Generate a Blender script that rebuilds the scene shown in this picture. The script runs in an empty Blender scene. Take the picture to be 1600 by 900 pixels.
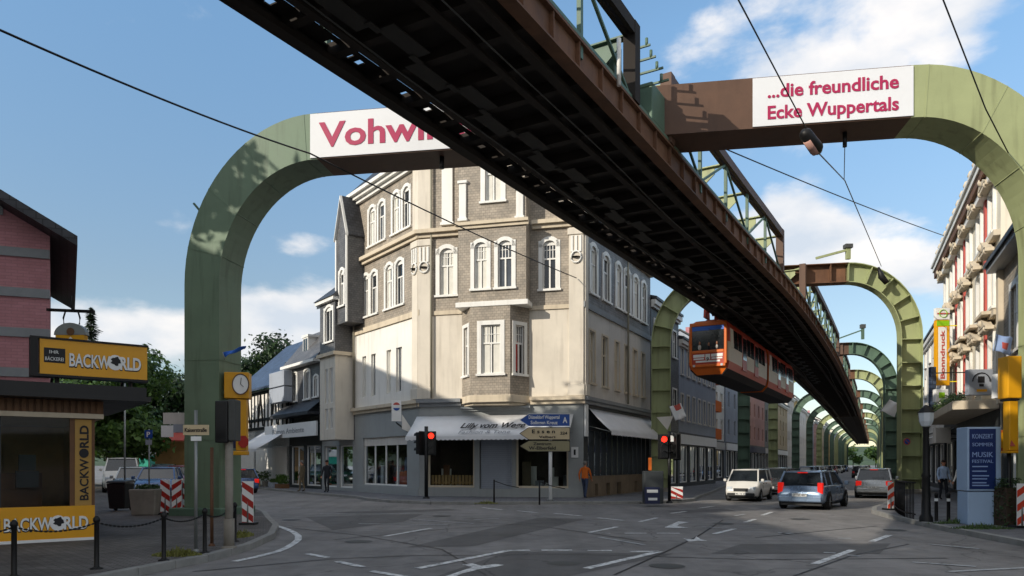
import bpy, bmesh, math, random
from mathutils import Vector, Matrix, noise as mnoise
random.seed(7)
SC = bpy.context.scene
COL = SC.collection
R = math.radians
# ---------------------------------------------------------------- camera, light, exposure
F_PX, EYE, HOR = 1150.0, 1.7, 725.0          # focal length in photo pixels, eye height, horizon row
cam_d = bpy.data.cameras.new('camera')
cam = bpy.data.objects.new('camera', cam_d); COL.objects.link(cam)
cam.location = (0, 0, EYE); cam.rotation_euler = (R(90), 0, 0)
cam_d.sensor_width = 36; cam_d.lens = 36*F_PX/1600; cam_d.shift_y = (HOR-450)/1600
cam_d.clip_start = 0.1; cam_d.clip_end = 4000
SC.camera = cam
SC.render.resolution_x, SC.render.resolution_y = 1024, 576
SUN_EL = 23.0
SUN_DIR = Vector((-0.82, -0.572, 0)).normalized()       # towards the sun, in plan
sun_az = math.atan2(SUN_DIR.x, SUN_DIR.y)              # clockwise from +Y
w = bpy.data.worlds.new('World'); SC.world = w; w.use_nodes = True
nt = w.node_tree; nt.nodes.clear(); L = nt.links.new
def N(t, **k):
    n = nt.nodes.new(t)
    for a, v in k.items(): setattr(n, a, v)
    return n
sky = N('ShaderNodeTexSky', sky_type='NISHITA', sun_disc=False, sun_elevation=R(SUN_EL), sun_rotation=sun_az,
        altitude=150, air_density=1.0, dust_density=0.35, ozone_density=2.2)
tc = N('ShaderNodeTexCoord')
def mth(op, a, b=None, c=None, clamp=False):
    n = N('ShaderNodeMath', operation=op, use_clamp=clamp)
    for i, x in enumerate((a, b, c)):
        if x is None: continue
        if isinstance(x, (int, float)): n.inputs[i].default_value = x
        else: L(x, n.inputs[i])
    return n.outputs[0]
sep = N('ShaderNodeSeparateXYZ'); L(tc.outputs['Generated'], sep.inputs[0])
# clouds: noise over the sky's direction, gathered into banks at given bearings
mp = N('ShaderNodeMapping'); mp.inputs['Scale'].default_value = (1, 1, 1.9); L(tc.outputs['Generated'], mp.inputs[0])
nz = N('ShaderNodeTexNoise'); nz.inputs['Scale'].default_value = 6.0; nz.inputs['Detail'].default_value = 9; nz.inputs['Roughness'].default_value = 0.56
nz.inputs['Distortion'].default_value = 0.15
L(mp.outputs[0], nz.inputs['Vector'])
def bank(px, py, sx, sy):
    d = Vector(((px-800)/F_PX, 1, (HOR-py)/F_PX)); d.normalize()
    az0, el0 = math.atan2(d.x, d.y), math.asin(d.z)
    az = mth('ARCTAN2', sep.outputs[0], sep.outputs[1]); el = mth('ARCSINE', sep.outputs[2])
    a = mth('DIVIDE', mth('SUBTRACT', az, az0), R(sx)); b = mth('DIVIDE', mth('SUBTRACT', el, el0), R(sy))
    q = mth('ADD', mth('MULTIPLY', a, a), mth('MULTIPLY', b, b))
    return mth('POWER', 2.718, mth('MULTIPLY', q, -1.0))
acc = None
for args, s in (((1330, 70, 10, 5.0), 1.1), ((1310, 375, 7, 3.2), 1.3), ((1210, 335, 3, 1.8), .8), ((1450, 430, 4, 2), .6), ((1060, 80, 4, 2.5), .4), ((190, 520, 9, 2.1), 1.25),
                ((460, 500, 5.5, 2.7), 1.4), ((270, 350, 3, 1.0), .5), ((490, 380, 3, 1.2), .5), ((1530, 190, 4, 2), .3), ((900, 580, 40, 1.2), .3)):
    g = mth('MULTIPLY', bank(*args), s)
    acc = g if acc is None else mth('ADD', acc, g)
# unseen broken bright cloud, added over and behind the camera as fill light
acc = mth('ADD', acc, mth('MULTIPLY', mth('MULTIPLY', mth('SUBTRACT', 0.05, sep.outputs[1]), 2.2, clamp=True), 1.0))
acc = mth('ADD', acc, mth('MULTIPLY', mth('MULTIPLY', mth('SUBTRACT', sep.outputs[2], 0.62), 4.0, clamp=True), 0.8))
dens = mth('ADD', mth('MULTIPLY', acc, 0.42), mth('SUBTRACT', nz.outputs[0], 0.5))
mask = N('ShaderNodeMapRange'); mask.interpolation_type = 'SMOOTHSTEP'
mask.inputs[1].default_value = 0.18; mask.inputs[2].default_value = 0.40; L(dens, mask.inputs[0])
# cloud tone: thicker parts greyer, tops warmer
nz2 = N('ShaderNodeTexNoise'); nz2.inputs['Scale'].default_value = 11; nz2.inputs['Detail'].default_value = 5
L(mp.outputs[0], nz2.inputs['Vector'])
cr = N('ShaderNodeValToRGB'); L(mth('ADD', mth('MULTIPLY', nz2.outputs[0], 0.9), mth('MULTIPLY', dens, -0.35)), cr.inputs[0])
cr.color_ramp.elements[0].position = 0.15; cr.color_ramp.elements[0].color = (2.9, 3.15, 3.5, 1)
cr.color_ramp.elements[1].position = 0.55; cr.color_ramp.elements[1].color = (5.0, 4.65, 4.3, 1)
tint = N('ShaderNodeMix', data_type='RGBA', blend_type='MULTIPLY'); tint.inputs['Factor'].default_value = 1
L(sky.outputs[0], tint.inputs['A']); 
hr = N('ShaderNodeValToRGB'); L(sep.outputs[2], hr.inputs[0]); hr.color_ramp.elements[0].position = 0.0; hr.color_ramp.elements[0].color = (.58, .52, .48, 1)
hr.color_ramp.elements[1].position = .5; hr.color_ramp.elements[1].color = (.93, 1.02, .97, 1); e_ = hr.color_ramp.elements.new(.22); e_.color = (.72, .66, .59, 1)
L(hr.outputs[0], tint.inputs['B'])
mx = N('ShaderNodeMix', data_type='RGBA'); L(mth('MULTIPLY', mask.outputs[0], 0.9), mx.inputs['Factor'])
L(tint.outputs['Result'], mx.inputs['A']); L(cr.outputs[0], mx.inputs['B'])
bg = N('ShaderNodeBackground'); bg.inputs['Strength'].default_value = 0.15; L(mx.outputs['Result'], bg.inputs['Color'])
out = N('ShaderNodeOutputWorld'); L(bg.outputs[0], out.inputs[0])
sl = bpy.data.lights.new('sun', 'SUN'); sl.energy = 2.5; sl.angle = R(0.5); sl.color = (1.0, 0.92, 0.79)
so = bpy.data.objects.new('sun', sl); COL.objects.link(so)
to_sun = (SUN_DIR*math.cos(R(SUN_EL)) + Vector((0, 0, math.sin(R(SUN_EL))))).normalized()
so.rotation_euler = to_sun.to_track_quat('Z', 'Y').to_euler(); so.location = (-20, -10, 40)
SC.view_settings.view_transform = 'Standard'; SC.view_settings.look = 'None'
SC.view_settings.gamma = 1; SC.view_settings.exposure = 0.72; SC.view_settings.use_curve_mapping = False
SC.cycles.use_adaptive_sampling = True; SC.cycles.adaptive_threshold = 0.02; SC.cycles.use_denoising = True
SC.cycles.max_bounces = 6; SC.cycles.diffuse_bounces = 3; SC.cycles.glossy_bounces = 3; SC.cycles.transparent_max_bounces = 8
# ---------------------------------------------------------------- materials
def hx(s):
    s = s.lstrip('#')
    c = [int(s[i:i+2], 16)/255 for i in (0, 2, 4)]
    return tuple((x/12.92 if x <= .04045 else ((x+.055)/1.055)**2.4) for x in c) + (1,)
MAT = {}
def mat(name, c, rough=.7, metal=0, var=.25, vs=2.0, bump=0.0, bs=40, spec=.4, dirt=0.0, coat=0, emit=None, es=1.0):
    """A painted or mineral surface: base colour with two scales of noise, optional bump and streaky dirt."""
    m = bpy.data.materials.new(name); m.use_nodes = True; MAT[name] = m
    t = m.node_tree; b = t.nodes['Principled BSDF']; lk = t.links.new
    if isinstance(c, str): c = hx(c)
    if len(c) == 3: c = tuple(c)+(1,)
    b.inputs['Roughness'].default_value = rough; b.inputs['Metallic'].default_value = metal
    b.inputs['Specular IOR Level'].default_value = spec; b.inputs['Coat Weight'].default_value = coat
    b.inputs['Base Color'].default_value = c
    if emit: b.inputs['Emission Color'].default_value = hx(emit); b.inputs['Emission Strength'].default_value = es
    if var > 0:
        co = t.nodes.new('ShaderNodeTexCoord'); n1 = t.nodes.new('ShaderNodeTexNoise'); n1.inputs['Scale'].default_value = vs; n1.inputs['Detail'].default_value = 8
        n1.inputs['Roughness'].default_value = .65
        lk(co.outputs['Object'], n1.inputs['Vector'])
        r = t.nodes.new('ShaderNodeMapRange'); r.inputs[1].default_value = .25; r.inputs[2].default_value = .75
        r.inputs[3].default_value = 1-var; r.inputs[4].default_value = 1+var*.6; lk(n1.outputs[0], r.inputs[0])
        mu = t.nodes.new('ShaderNodeVectorMath'); mu.operation = 'SCALE'; mu.inputs[0].default_value = c[:3]; lk(r.outputs[0], mu.inputs['Scale'])
        res = mu.outputs[0]
        if dirt > 0:
            mpp = t.nodes.new('ShaderNodeMapping'); mpp.inputs['Scale'].default_value = (1.6, 1.6, .16); lk(co.outputs['Object'], mpp.inputs[0])
            n2 = t.nodes.new('ShaderNodeTexNoise'); n2.inputs['Scale'].default_value = 2.4; n2.inputs['Detail'].default_value = 7; lk(mpp.outputs[0], n2.inputs['Vector'])
            r2 = t.nodes.new('ShaderNodeMapRange'); r2.inputs[1].default_value = .52; r2.inputs[2].default_value = .74; r2.inputs[3].default_value = 0; r2.inputs[4].default_value = dirt
            lk(n2.outputs[0], r2.inputs[0])
            mxx = t.nodes.new('ShaderNodeMix'); mxx.data_type = 'RGBA'; lk(r2.outputs[0], mxx.inputs['Factor']); lk(res, mxx.inputs['A']); mxx.inputs['B'].default_value = (c[0]*.32, c[1]*.29, c[2]*.26, 1)
            res = mxx.outputs['Result']
        lk(res, b.inputs['Base Color'])
        rr = t.nodes.new('ShaderNodeMapRange'); rr.inputs[3].default_value = max(.02, rough-.12); rr.inputs[4].default_value = min(1, rough+.12); lk(n1.outputs[0], rr.inputs[0]); lk(rr.outputs[0], b.inputs['Roughness'])
        if bump > 0:
            n3 = t.nodes.new('ShaderNodeTexNoise'); n3.inputs['Scale'].default_value = bs; n3.inputs['Detail'].default_value = 4; lk(co.outputs['Object'], n3.inputs['Vector'])
            bp = t.nodes.new('ShaderNodeBump'); bp.inputs['Strength'].default_value = bump; bp.inputs['Distance'].default_value = .02; lk(n3.outputs[0], bp.inputs['Height']); lk(bp.outputs[0], b.inputs['Normal'])
    return m
def tiled(name, c1, c2, mortar, bw, bh, ms=.012, rough=.75, bump=.4, offset=.5, var=.35, vs=.9, spec=.4):
    """Courses (brick, slate, paving) on the mesh's metric UVs."""
    m = bpy.data.materials.new(name); m.use_nodes = True; MAT[name] = m
    t = m.node_tree; b = t.nodes['Principled BSDF']; lk = t.links.new
    uv = t.nodes.new('ShaderNodeUVMap')
    br = t.nodes.new('ShaderNodeTexBrick'); br.offset = offset
    c1, c2, mortar = [hx(x) if isinstance(x, str) else tuple(x[:3])+(1,) for x in (c1, c2, mortar)]
    br.inputs['Color1'].default_value = c1; br.inputs['Color2'].default_value = c2; br.inputs['Mortar'].default_value = mortar
    br.inputs['Scale'].default_value = 1; br.inputs['Mortar Size'].default_value = ms; br.inputs['Brick Width'].default_value = bw; br.inputs['Row Height'].default_value = bh
    br.inputs['Mortar Smooth'].default_value = .2
    lk(uv.outputs[0], br.inputs['Vector'])
    n1 = t.nodes.new('ShaderNodeTexNoise'); n1.inputs['Scale'].default_value = vs; n1.inputs['Detail'].default_value = 9; n1.inputs['Roughness'].default_value = .7; lk(uv.outputs[0], n1.inputs['Vector'])
    r = t.nodes.new('ShaderNodeMapRange'); r.inputs[1].default_value = .28; r.inputs[2].default_value = .72; r.inputs[3].default_value = 1-var; r.inputs[4].default_value = 1+var*.8; lk(n1.outputs[0], r.inputs[0])
    mu = t.nodes.new('ShaderNodeVectorMath'); mu.operation = 'SCALE'; lk(br.outputs['Color'], mu.inputs[0]); lk(r.outputs[0], mu.inputs['Scale']); lk(mu.outputs[0], b.inputs['Base Color'])
    b.inputs['Roughness'].default_value = rough; b.inputs['Specular IOR Level'].default_value = spec
    bp = t.nodes.new('ShaderNodeBump'); bp.inputs['Strength'].default_value = bump; bp.inputs['Distance'].default_value = .02
    lk(mu.outputs[0], bp.inputs['Height']); lk(bp.outputs[0], b.inputs['Normal'])
    return m
def glass(name, tint=(.35, .4, .42), clear=.55):
    m = bpy.data.materials.new(name); m.use_nodes = True; MAT[name] = m
    t = m.node_tree; t.nodes.remove(t.nodes['Principled BSDF']); o = t.nodes['Material Output']; lk = t.links.new
    g = t.nodes.new('ShaderNodeBsdfGlossy'); g.inputs['Roughness'].default_value = .03; g.inputs['Color'].default_value = (.9, .95, 1, 1)
    tr = t.nodes.new('ShaderNodeBsdfTransparent'); tr.inputs['Color'].default_value = tint+(1,)
    fr = t.nodes.new('ShaderNodeLayerWeight'); fr.inputs['Blend'].default_value = 1-clear
    mx = t.nodes.new('ShaderNodeMixShader'); lk(fr.outputs['Fresnel'], mx.inputs[0]); lk(tr.outputs[0], mx.inputs[1]); lk(g.outputs[0], mx.inputs[2]); lk(mx.outputs[0], o.inputs[0])
    return m
M = mat
# ---------------------------------------------------------------- mesh helper
class Frame:
    """A wall's own axes: u along it, w out of it, z up. (o = plan origin, d = plan direction)"""
    def __init__(s, o, d, n=None):
        s.o = Vector((o[0], o[1], 0)); s.d = Vector((d[0], d[1], 0)).normalized()
        s.n = Vector((s.d.y, -s.d.x, 0)) if n is None else Vector((n[0], n[1], 0)).normalized()
    def P(s, u, w, z): return s.o + s.d*u + s.n*w + Vector((0, 0, z))
    def u(s, px, w=0):
        r = (px-800)/F_PX; o = s.o + s.n*w
        return (r*o.y-o.x)/(s.d.x-r*s.d.y)
    def z(s, px, py, w=0):
        p = s.P(s.u(px, w), w, 0)
        return EYE + (HOR-py)*p.y/F_PX
    def sub(s, u, w=0): p = s.P(u, w, 0); return Frame((p.x, p.y), (s.d.x, s.d.y), (s.n.x, s.n.y))
def gp(px, py, z=0.0):
    """ground point seen at a photo pixel"""
    Y = (EYE-z)*F_PX/(py-HOR); return Vector(((px-800)/F_PX*Y, Y, z))
def at(px, py, Y):
    return Vector(((px-800)/F_PX*Y, Y, EYE+(HOR-py)/F_PX*Y))
def origin_of(o):
    v = Vector((0, 0, 0))
    while o is not None: v = v + o.location; o = o.parent
    return v
class MB:
    def __init__(s): s.v = []; s.f = []; s.mi = []; s.sm = []
    def add(s, vs, fs, mi=0, sm=False):
        b = len(s.v); s.v += [Vector(x) for x in vs]
        for f in fs: s.f.append([b+i for i in f]); s.mi.append(mi); s.sm.append(sm)
        return s
    def quad(s, a, b, c, d, mi=0): return s.add((a, b, c, d), ((0, 1, 2, 3),), mi)
    def poly(s, pts, mi=0): return s.add(pts, (tuple(range(len(pts))),), mi)
    def hexa(s, p, mi=0):   # 8 corners: bottom ring then top ring
        return s.add(p, ((3, 2, 1, 0), (4, 5, 6, 7), (0, 1, 5, 4), (1, 2, 6, 5), (2, 3, 7, 6), (3, 0, 4, 7)), mi)
    def box(s, F, u0, u1, w0, w1, z0, z1, mi=0):
        P = F.P
        return s.hexa([P(u0, w0, z0), P(u1, w0, z0), P(u1, w1, z0), P(u0, w1, z0), P(u0, w0, z1), P(u1, w0, z1), P(u1, w1, z1), P(u0, w1, z1)], mi)
    def bar(s, a, b, t, h, mi=0, up=Vector((0, 0, 1))):
        """rectangular bar from a to b, t across, h along up"""
        a, b = Vector(a), Vector(b); d = (b-a).normalized(); x = d.cross(up)
        if x.length < 1e-4: x = d.cross(Vector((1, 0, 0)))
        x.normalize(); y = x.cross(d).normalized(); x = x*t/2; y = y*h/2
        return s.hexa([a-x-y, a+x-y, a+x+y, a-x+y, b-x-y, b+x-y, b+x+y, b-x+y], mi)
    def tube(s, pts, r, n=8, mi=0, cap=True):
        pts = [Vector(p) for p in pts]; rs = r if isinstance(r, (list, tuple)) else [r]*len(pts)
        vs = []; k = len(pts)
        for i, p in enumerate(pts):
            d = (pts[min(i+1, k-1)]-pts[max(i-1, 0)]).normalized()
            x = d.cross(Vector((0, 0, 1)))
            if x.length < 1e-3: x = Vector((1, 0, 0))
            x.normalize(); y = x.cross(d)
            for j in range(n):
                a = 2*math.pi*j/n; vs.append(p + (x*math.cos(a)+y*math.sin(a))*rs[i])
        fs = [(i*n+j, i*n+(j+1) % n, (i+1)*n+(j+1) % n, (i+1)*n+j) for i in range(k-1) for j in range(n)]
        s.add(vs, fs, mi, True)
        if cap:
            b = len(s.v)-len(vs)
            s.f.append([b+j for j in range(n)][::-1]); s.mi.append(mi); s.sm.append(False)
            s.f.append([b+(k-1)*n+j for j in range(n)]); s.mi.append(mi); s.sm.append(False)
        return s
    def prism(s, pts, vec, mi=0):
        """closed outline pts pushed along vec"""
        n = len(pts); vec = Vector(vec); a = [Vector(p) for p in pts]; b = [p+vec for p in a]
        fs = [tuple(range(n))[::-1], tuple(range(n, 2*n))] + [(i, (i+1) % n, n+(i+1) % n, n+i) for i in range(n)]
        return s.add(a+b, fs, mi)
    def lathe(s, c, prof, n=16, mi=0, sm=True):
        c = Vector(c); vs = [c+Vector((r*math.cos(2*math.pi*j/n), r*math.sin(2*math.pi*j/n), z)) for r, z in prof for j in range(n)]
        fs = [(i*n+j, i*n+(j+1) % n, (i+1)*n+(j+1) % n, (i+1)*n+j) for i in range(len(prof)-1) for j in range(n)]
        s.add(vs, fs, mi, sm)
        if prof[-1][0] > 1e-3: s.add([c+Vector((prof[-1][0]*math.cos(2*math.pi*j/n), prof[-1][0]*math.sin(2*math.pi*j/n), prof[-1][1])) for j in range(n)], (tuple(range(n)),), mi)
        return s
    def ball(s, c, r, n=10, mi=0, sq=(1, 1, 1)):
        c = Vector(c); k = max(4, n//2); vs = []; fs = []
        for i in range(k+1):
            th = math.pi*i/k
            for j in range(n):
                a = 2*math.pi*j/n; vs.append(c+Vector((r*sq[0]*math.sin(th)*math.cos(a), r*sq[1]*math.sin(th)*math.sin(a), r*sq[2]*math.cos(th))))
        for i in range(k):
            for j in range(n): fs.append(((i+1)*n+j, (i+1)*n+(j+1) % n, i*n+(j+1) % n, i*n+j))
        return s.add(vs, fs, mi, True)
    def wall(s, F, u0, u1, z0, z1, holes=(), depth=.2, w=0, mi=0, mr=None):
        """a wall face with real openings (u0,u1,z0,z1) and their reveals"""
        mr = mi if mr is None else mr
        us = sorted({u0, u1, *[h[0] for h in holes], *[h[1] for h in holes]}); zs = sorted({z0, z1, *[h[2] for h in holes], *[h[3] for h in holes]})
        us = [u for u in us if u0-1e-6 <= u <= u1+1e-6]; zs = [z for z in zs if z0-1e-6 <= z <= z1+1e-6]
        for i in range(len(us)-1):
            for j in range(len(zs)-1):
                cu, cz = (us[i]+us[i+1])/2, (zs[j]+zs[j+1])/2
                if any(h[0] < cu < h[1] and h[2] < cz < h[3] for h in holes): continue
                s.quad(F.P(us[i], w, zs[j]), F.P(us[i+1], w, zs[j]), F.P(us[i+1], w, zs[j+1]), F.P(us[i], w, zs[j+1]), mi)
        for a, b, c, d in holes:
            P = F.P; k = w-depth
            s.quad(P(a, w, c), P(a, k, c), P(a, k, d), P(a, w, d), mr); s.quad(P(b, k, c), P(b, w, c), P(b, w, d), P(b, k, d), mr)
            s.quad(P(a, k, d), P(b, k, d), P(b, w, d), P(a, w, d), mr); s.quad(P(a, w, c), P(b, w, c), P(b, k, c), P(a, k, c), mr)
        return s
    def build(s, name, mats, parent=None, bevel=0, weld=False):
        me = bpy.data.meshes.new(name); off = origin_of(parent)
        me.from_pydata([v-off for v in s.v], [], s.f)
        if not isinstance(mats, (list, tuple)): mats = [mats]
        for m in mats: me.materials.append(MAT[m] if isinstance(m, str) else m)
        for p, mi, sm in zip(me.polygons, s.mi, s.sm): p.material_index = mi; p.use_smooth = sm
        uv = me.uv_layers.new(name='UVMap'); me.update()
        for p in me.polygons:
            n = p.normal
            if abs(n.z) > .95: tx, ty = Vector((1, 0, 0)), Vector((0, 1, 0))
            else: tx = Vector((-n.y, n.x, 0)).normalized(); ty = n.cross(tx)
            for li in p.loop_indices:
                co = me.vertices[me.loops[li].vertex_index].co + off; uv.data[li].uv = (co.dot(tx), co.dot(ty))
        o = bpy.data.objects.new(name, me); COL.objects.link(o)
        if parent is not None: o.parent = parent
        if weld:
            bm = bmesh.new(); bm.from_mesh(me); bmesh.ops.remove_doubles(bm, verts=bm.verts, dist=1e-4); bmesh.ops.recalc_face_normals(bm, faces=bm.faces); bm.to_mesh(me); bm.free()
        if bevel:
            md = o.modifiers.new('bevel', 'BEVEL'); md.width = bevel; md.segments = 2; md.limit_method = 'ANGLE'
        return o
def tag(o, label=None, cat=None, group=None, kind=None):
    if label: o['label'] = label
    if cat: o['category'] = cat
    if group: o['group'] = group
    if kind: o['kind'] = kind
    return o
def thing(name, loc, label, cat, group=None):
    o = bpy.data.objects.new(name, None); COL.objects.link(o); o.location = loc; o.empty_display_size = .3
    return tag(o, label, cat, group)
def copy_tree(o, parent=None, kids=None):
    c = o.copy(); COL.objects.link(c); c.parent = parent
    for ch in [x for x in COL.objects if x.parent == o]: copy_tree(ch, c)
    return c
def place_copy(o, loc, rz=None, label=None, group=None):
    c = copy_tree(o); c.location = loc
    if rz is not None: c.rotation_euler = (0, 0, rz)
    if label: c['label'] = label
    if group: c['group'] = group
    return c
def letters(mb, F, text, u, z, size, w=.02, bold=.0, thick=.012, mi=0, width=None, align='LEFT', vert=False, shear=0):
    """lettering as real raised letters on a wall frame; width squeezes or stretches the line to that many metres"""
    cu = bpy.data.curves.new('lettering', 'FONT'); cu.body = text; cu.size = 1; cu.offset = bold; cu.extrude = .001; cu.align_x = 'LEFT'; cu.resolution_u = 3; cu.shear = shear
    ob = bpy.data.objects.new('lettering', cu); COL.objects.link(ob)
    dg = bpy.context.evaluated_depsgraph_get(); me = bpy.data.meshes.new_from_object(ob.evaluated_get(dg))
    xs = [v.co.x for v in me.vertices]; x0, x1 = min(xs), max(xs)
    sx = size if width is None else width/max(1e-6, x1-x0)
    off = 0 if align == 'LEFT' else -(x1-x0)*sx/2
    vs = []
    for v in me.vertices:
        a, b, c = (v.co.x-x0)*sx+off, v.co.y*size, (thick if v.co.z > 0 else 0)
        vs.append(F.P(u-b, w+c, z+a) if vert else F.P(u+a, w+c, z+b))
    mb.add(vs, [tuple(p.vertices) for p in me.polygons], mi)
    COL.objects.unlink(ob); bpy.data.objects.remove(ob); bpy.data.curves.remove(cu); bpy.data.meshes.remove(me)
    return mb
# ---------------------------------------------------------------- palette
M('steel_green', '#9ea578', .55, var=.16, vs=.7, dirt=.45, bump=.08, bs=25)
M('steel_shade_green', '#6d8169', .55, var=.18, vs=.7, dirt=.5, bump=.08, bs=25)  # darker copy of the green; the near left leg's shade put into its paint
M('steel_dark_green', '#58705e', .55, var=.25, vs=1.0, dirt=.3)
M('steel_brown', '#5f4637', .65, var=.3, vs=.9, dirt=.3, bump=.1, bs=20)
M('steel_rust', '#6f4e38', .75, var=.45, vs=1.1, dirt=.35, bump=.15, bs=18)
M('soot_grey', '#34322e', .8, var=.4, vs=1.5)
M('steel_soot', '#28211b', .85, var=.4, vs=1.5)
M('steel_grey', '#4b4c4a', .7, var=.35, vs=2)
M('rail', '#6b6660', .4, metal=.8, var=.2)
M('banner_white', '#dfe0e2', .5, var=.06, vs=.5)
M('banner_pink', '#a8204f', .5, var=.05)
M('plaster_cream', '#d7cebf', .85, var=.14, vs=.6, dirt=.26, bump=.12, bs=30)
M('plaster_white', '#e6e2da', .85, var=.1, vs=.6, dirt=.2, bump=.1, bs=30)
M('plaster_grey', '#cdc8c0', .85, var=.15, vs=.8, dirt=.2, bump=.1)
M('plaster_bluegrey', '#9aa0aa', .85, var=.12, vs=.7, dirt=.2, bump=.1)
M('plaster_sand', '#b9a88a', .85, var=.15, vs=.7, dirt=.25, bump=.1)
M('plaster_rose', '#b98f83', .85, var=.15, vs=.7, dirt=.25, bump=.1)
M('plaster_ochre', '#c4a468', .85, var=.15, vs=.7, dirt=.2, bump=.1)
M('plaster_ivory', '#e3dac6', .85, var=.15, vs=.8, dirt=.3, bump=.15)
M('paint_red', '#b9544a', .6, var=.15, dirt=.15)
M('trim_white', '#e6e4de', .55, var=.1, vs=1.5, dirt=.22)
M('trim_stone', '#cdbfa8', .85, var=.15, vs=1.2, dirt=.25)
M('shop_grey', '#9a9d9c', .6, var=.12, vs=1, dirt=.1)
M('shop_dark', '#34383a', .5, var=.2)
M('interior_dark', '#554c42', .9, var=.3)
M('wood_brown', '#6b4a2e', .6, var=.3, vs=3)
M('wood_pale', '#b08d5c', .6, var=.25, vs=3)
M('stone_plinth', '#7a6a56', .9, var=.3, vs=1.5, dirt=.3, bump=.3, bs=12)
M('pane_dark', (.018, .021, .025), .06, var=.5, vs=1.2, spec=.7)
M('pane_grey', (.06, .07, .085), .06, var=.5, vs=1.2, spec=.7)
M('curtain', '#d9d6cc', .9, var=.12, vs=3)
M('blind_red', '#b03a34', .8, var=.15)
M('lead', '#85888b', .5, var=.2)
M('gutter', '#8d8878', .5, var=.2)
tiled('slate_warm', '#a79b8b', '#938a7d', '#7c7368', .19, .12, .010, .6, .5, var=.42, vs=1.1)
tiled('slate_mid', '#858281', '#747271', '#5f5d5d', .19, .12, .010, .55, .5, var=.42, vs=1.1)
tiled('slate_dark', '#676666', '#565658', '#434346', .19, .12, .010, .5, .5, var=.4, vs=1.1)
tiled('slate_roof', '#43454a', '#33353a', '#1e1f22', .28, .2, .014, .5, .5, var=.4)
tiled('slate_blue', '#4a5870', '#3b475c', '#232a36', .28, .2, .014, .45, .5, var=.35)
tiled('brick_pink', '#b98287', '#b0797e', '#a07378', .26, .08, .008, .8, .25, var=.2)
tiled('sett_paving', '#5a5a5b', '#484849', '#2b2b2b', .22, .11, .012, .85, .4, var=.45, vs=.8)
tiled('slab_paving', '#77777a', '#666669', '#444447', .5, .3, .012, .85, .3, var=.35, vs=.7)
tiled('brick_paving', '#6b6764', '#585450', '#33302e', .2, .1, .01, .85, .4, var=.5, vs=.7)
M('kerb_stone', '#8b8a86', .85, var=.3, vs=2.5, bump=.2)
M('awning', '#e3e3e4', .8, var=.1, vs=1)
M('lettering_dark', '#1b1b1f', .6, var=0)
M('lettering_grey', '#8d9097', .6, var=0)
M('white_paint', '#e8e8e6', .5, var=.08)
M('black_paint', '#141415', .45, var=.2)
M('iron_black', '#1d1c1c', .5, metal=.3, var=.3)
M('galvanised', '#8f9290', .45, metal=.5, var=.2)
M('yellow_paint', '#d79a12', .45, var=.12, vs=1.5, dirt=.1)
M('banner_tan', '#b08a45', .6, var=.1)
M('yellow_sign', '#e0a016', .4, var=.06)
M('hazard_red', '#a8281f', .5, var=.12)
M('hazard_orange', '#d5452a', .5, var=.12)
M('sign_blue', '#1f4d9c', .45, var=.06)
M('sign_beige', '#c9b692', .5, var=.1)
M('sign_olive', '#8f8767', .5, var=.1)
M('navy', '#1c2346', .5, var=.1)
M('poster_blue', '#1b2f63', .35, var=.2, vs=1.5)
M('poster_pale', '#8fa6d0', .4, var=.1)
M('cabinet_blue', '#9db4cf', .45, var=.06)
M('concrete', '#8b857b', .9, var=.3, vs=2, bump=.3, dirt=.3)
M('plastic_black', '#191a1b', .5, var=.2)
M('tail_red', '#b81410', .25, var=.1, coat=.6)
M('tail_amber', '#d8741a', .25, var=.1)
M('head_glass', '#c9d0d6', .12, var=.1, spec=.8)
M('plate_white', '#dfdfdb', .4, var=.04)
M('tyre', '#121212', .85, var=.25)
M('rim', '#8d9094', .35, metal=.7, var=.1)
M('car_glass', (.02, .025, .03), .05, var=.3, spec=.8)
M('car_silverblue', '#7f93ac', .28, metal=.45, var=.06, coat=.7)
M('car_silver', '#a7a9a8', .28, metal=.45, var=.06, coat=.7)
M('car_white', '#d5d2cb', .3, var=.05, coat=.6)
M('car_red', '#7d1a1d', .3, var=.06, coat=.7)
M('car_black', '#17181b', .25, var=.06, coat=.8)
M('car_blue', '#3d5680', .28, metal=.3, var=.06, coat=.7)
M('car_grey', '#54585c', .28, metal=.4, var=.06, coat=.7)
M('car_green', '#24483f', .28, metal=.3, var=.06, coat=.7)
M('trim_plastic', '#222324', .6, var=.15)
M('lamp_red', '#c01008', .3, var=0, emit='#ff2010', es=3)
M('lamp_brake', '#c01008', .3, var=0, emit='#ff2818', es=.25)
M('lamp_off', '#0c0d0c', .3, var=0)
M('train_orange', '#d96a1e', .35, var=.08, vs=1, dirt=.08)
M('train_red', '#b23a22', .4, var=.12, vs=1, dirt=.2)
M('train_under', '#2a2220', .8, var=.3)
M('train_pale', '#c9b9a4', .45, var=.12, vs=1.2, dirt=.15)
M('train_blue', '#2f68c8', .4, var=.05)
M('skin', '#b98468', .6, var=.08)
M('cloth_orange', '#c8641f', .85, var=.15, vs=8)
M('cloth_dark', '#22242a', .9, var=.2, vs=8)
M('cloth_jeans', '#39445c', .9, var=.2, vs=8)
M('cloth_khaki', '#6b5f4c', .9, var=.2, vs=8)
M('cloth_paleblue', '#a7bbd6', .9, var=.12, vs=8)
M('cloth_white', '#d8d4cc', .9, var=.1, vs=8)
M('hair_grey', '#6d6963', .8, var=.2)
M('hair_brown', '#2c2019', .8, var=.2)
M('bark', '#4a3c30', .95, var=.35, vs=3, bump=.4)
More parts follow.
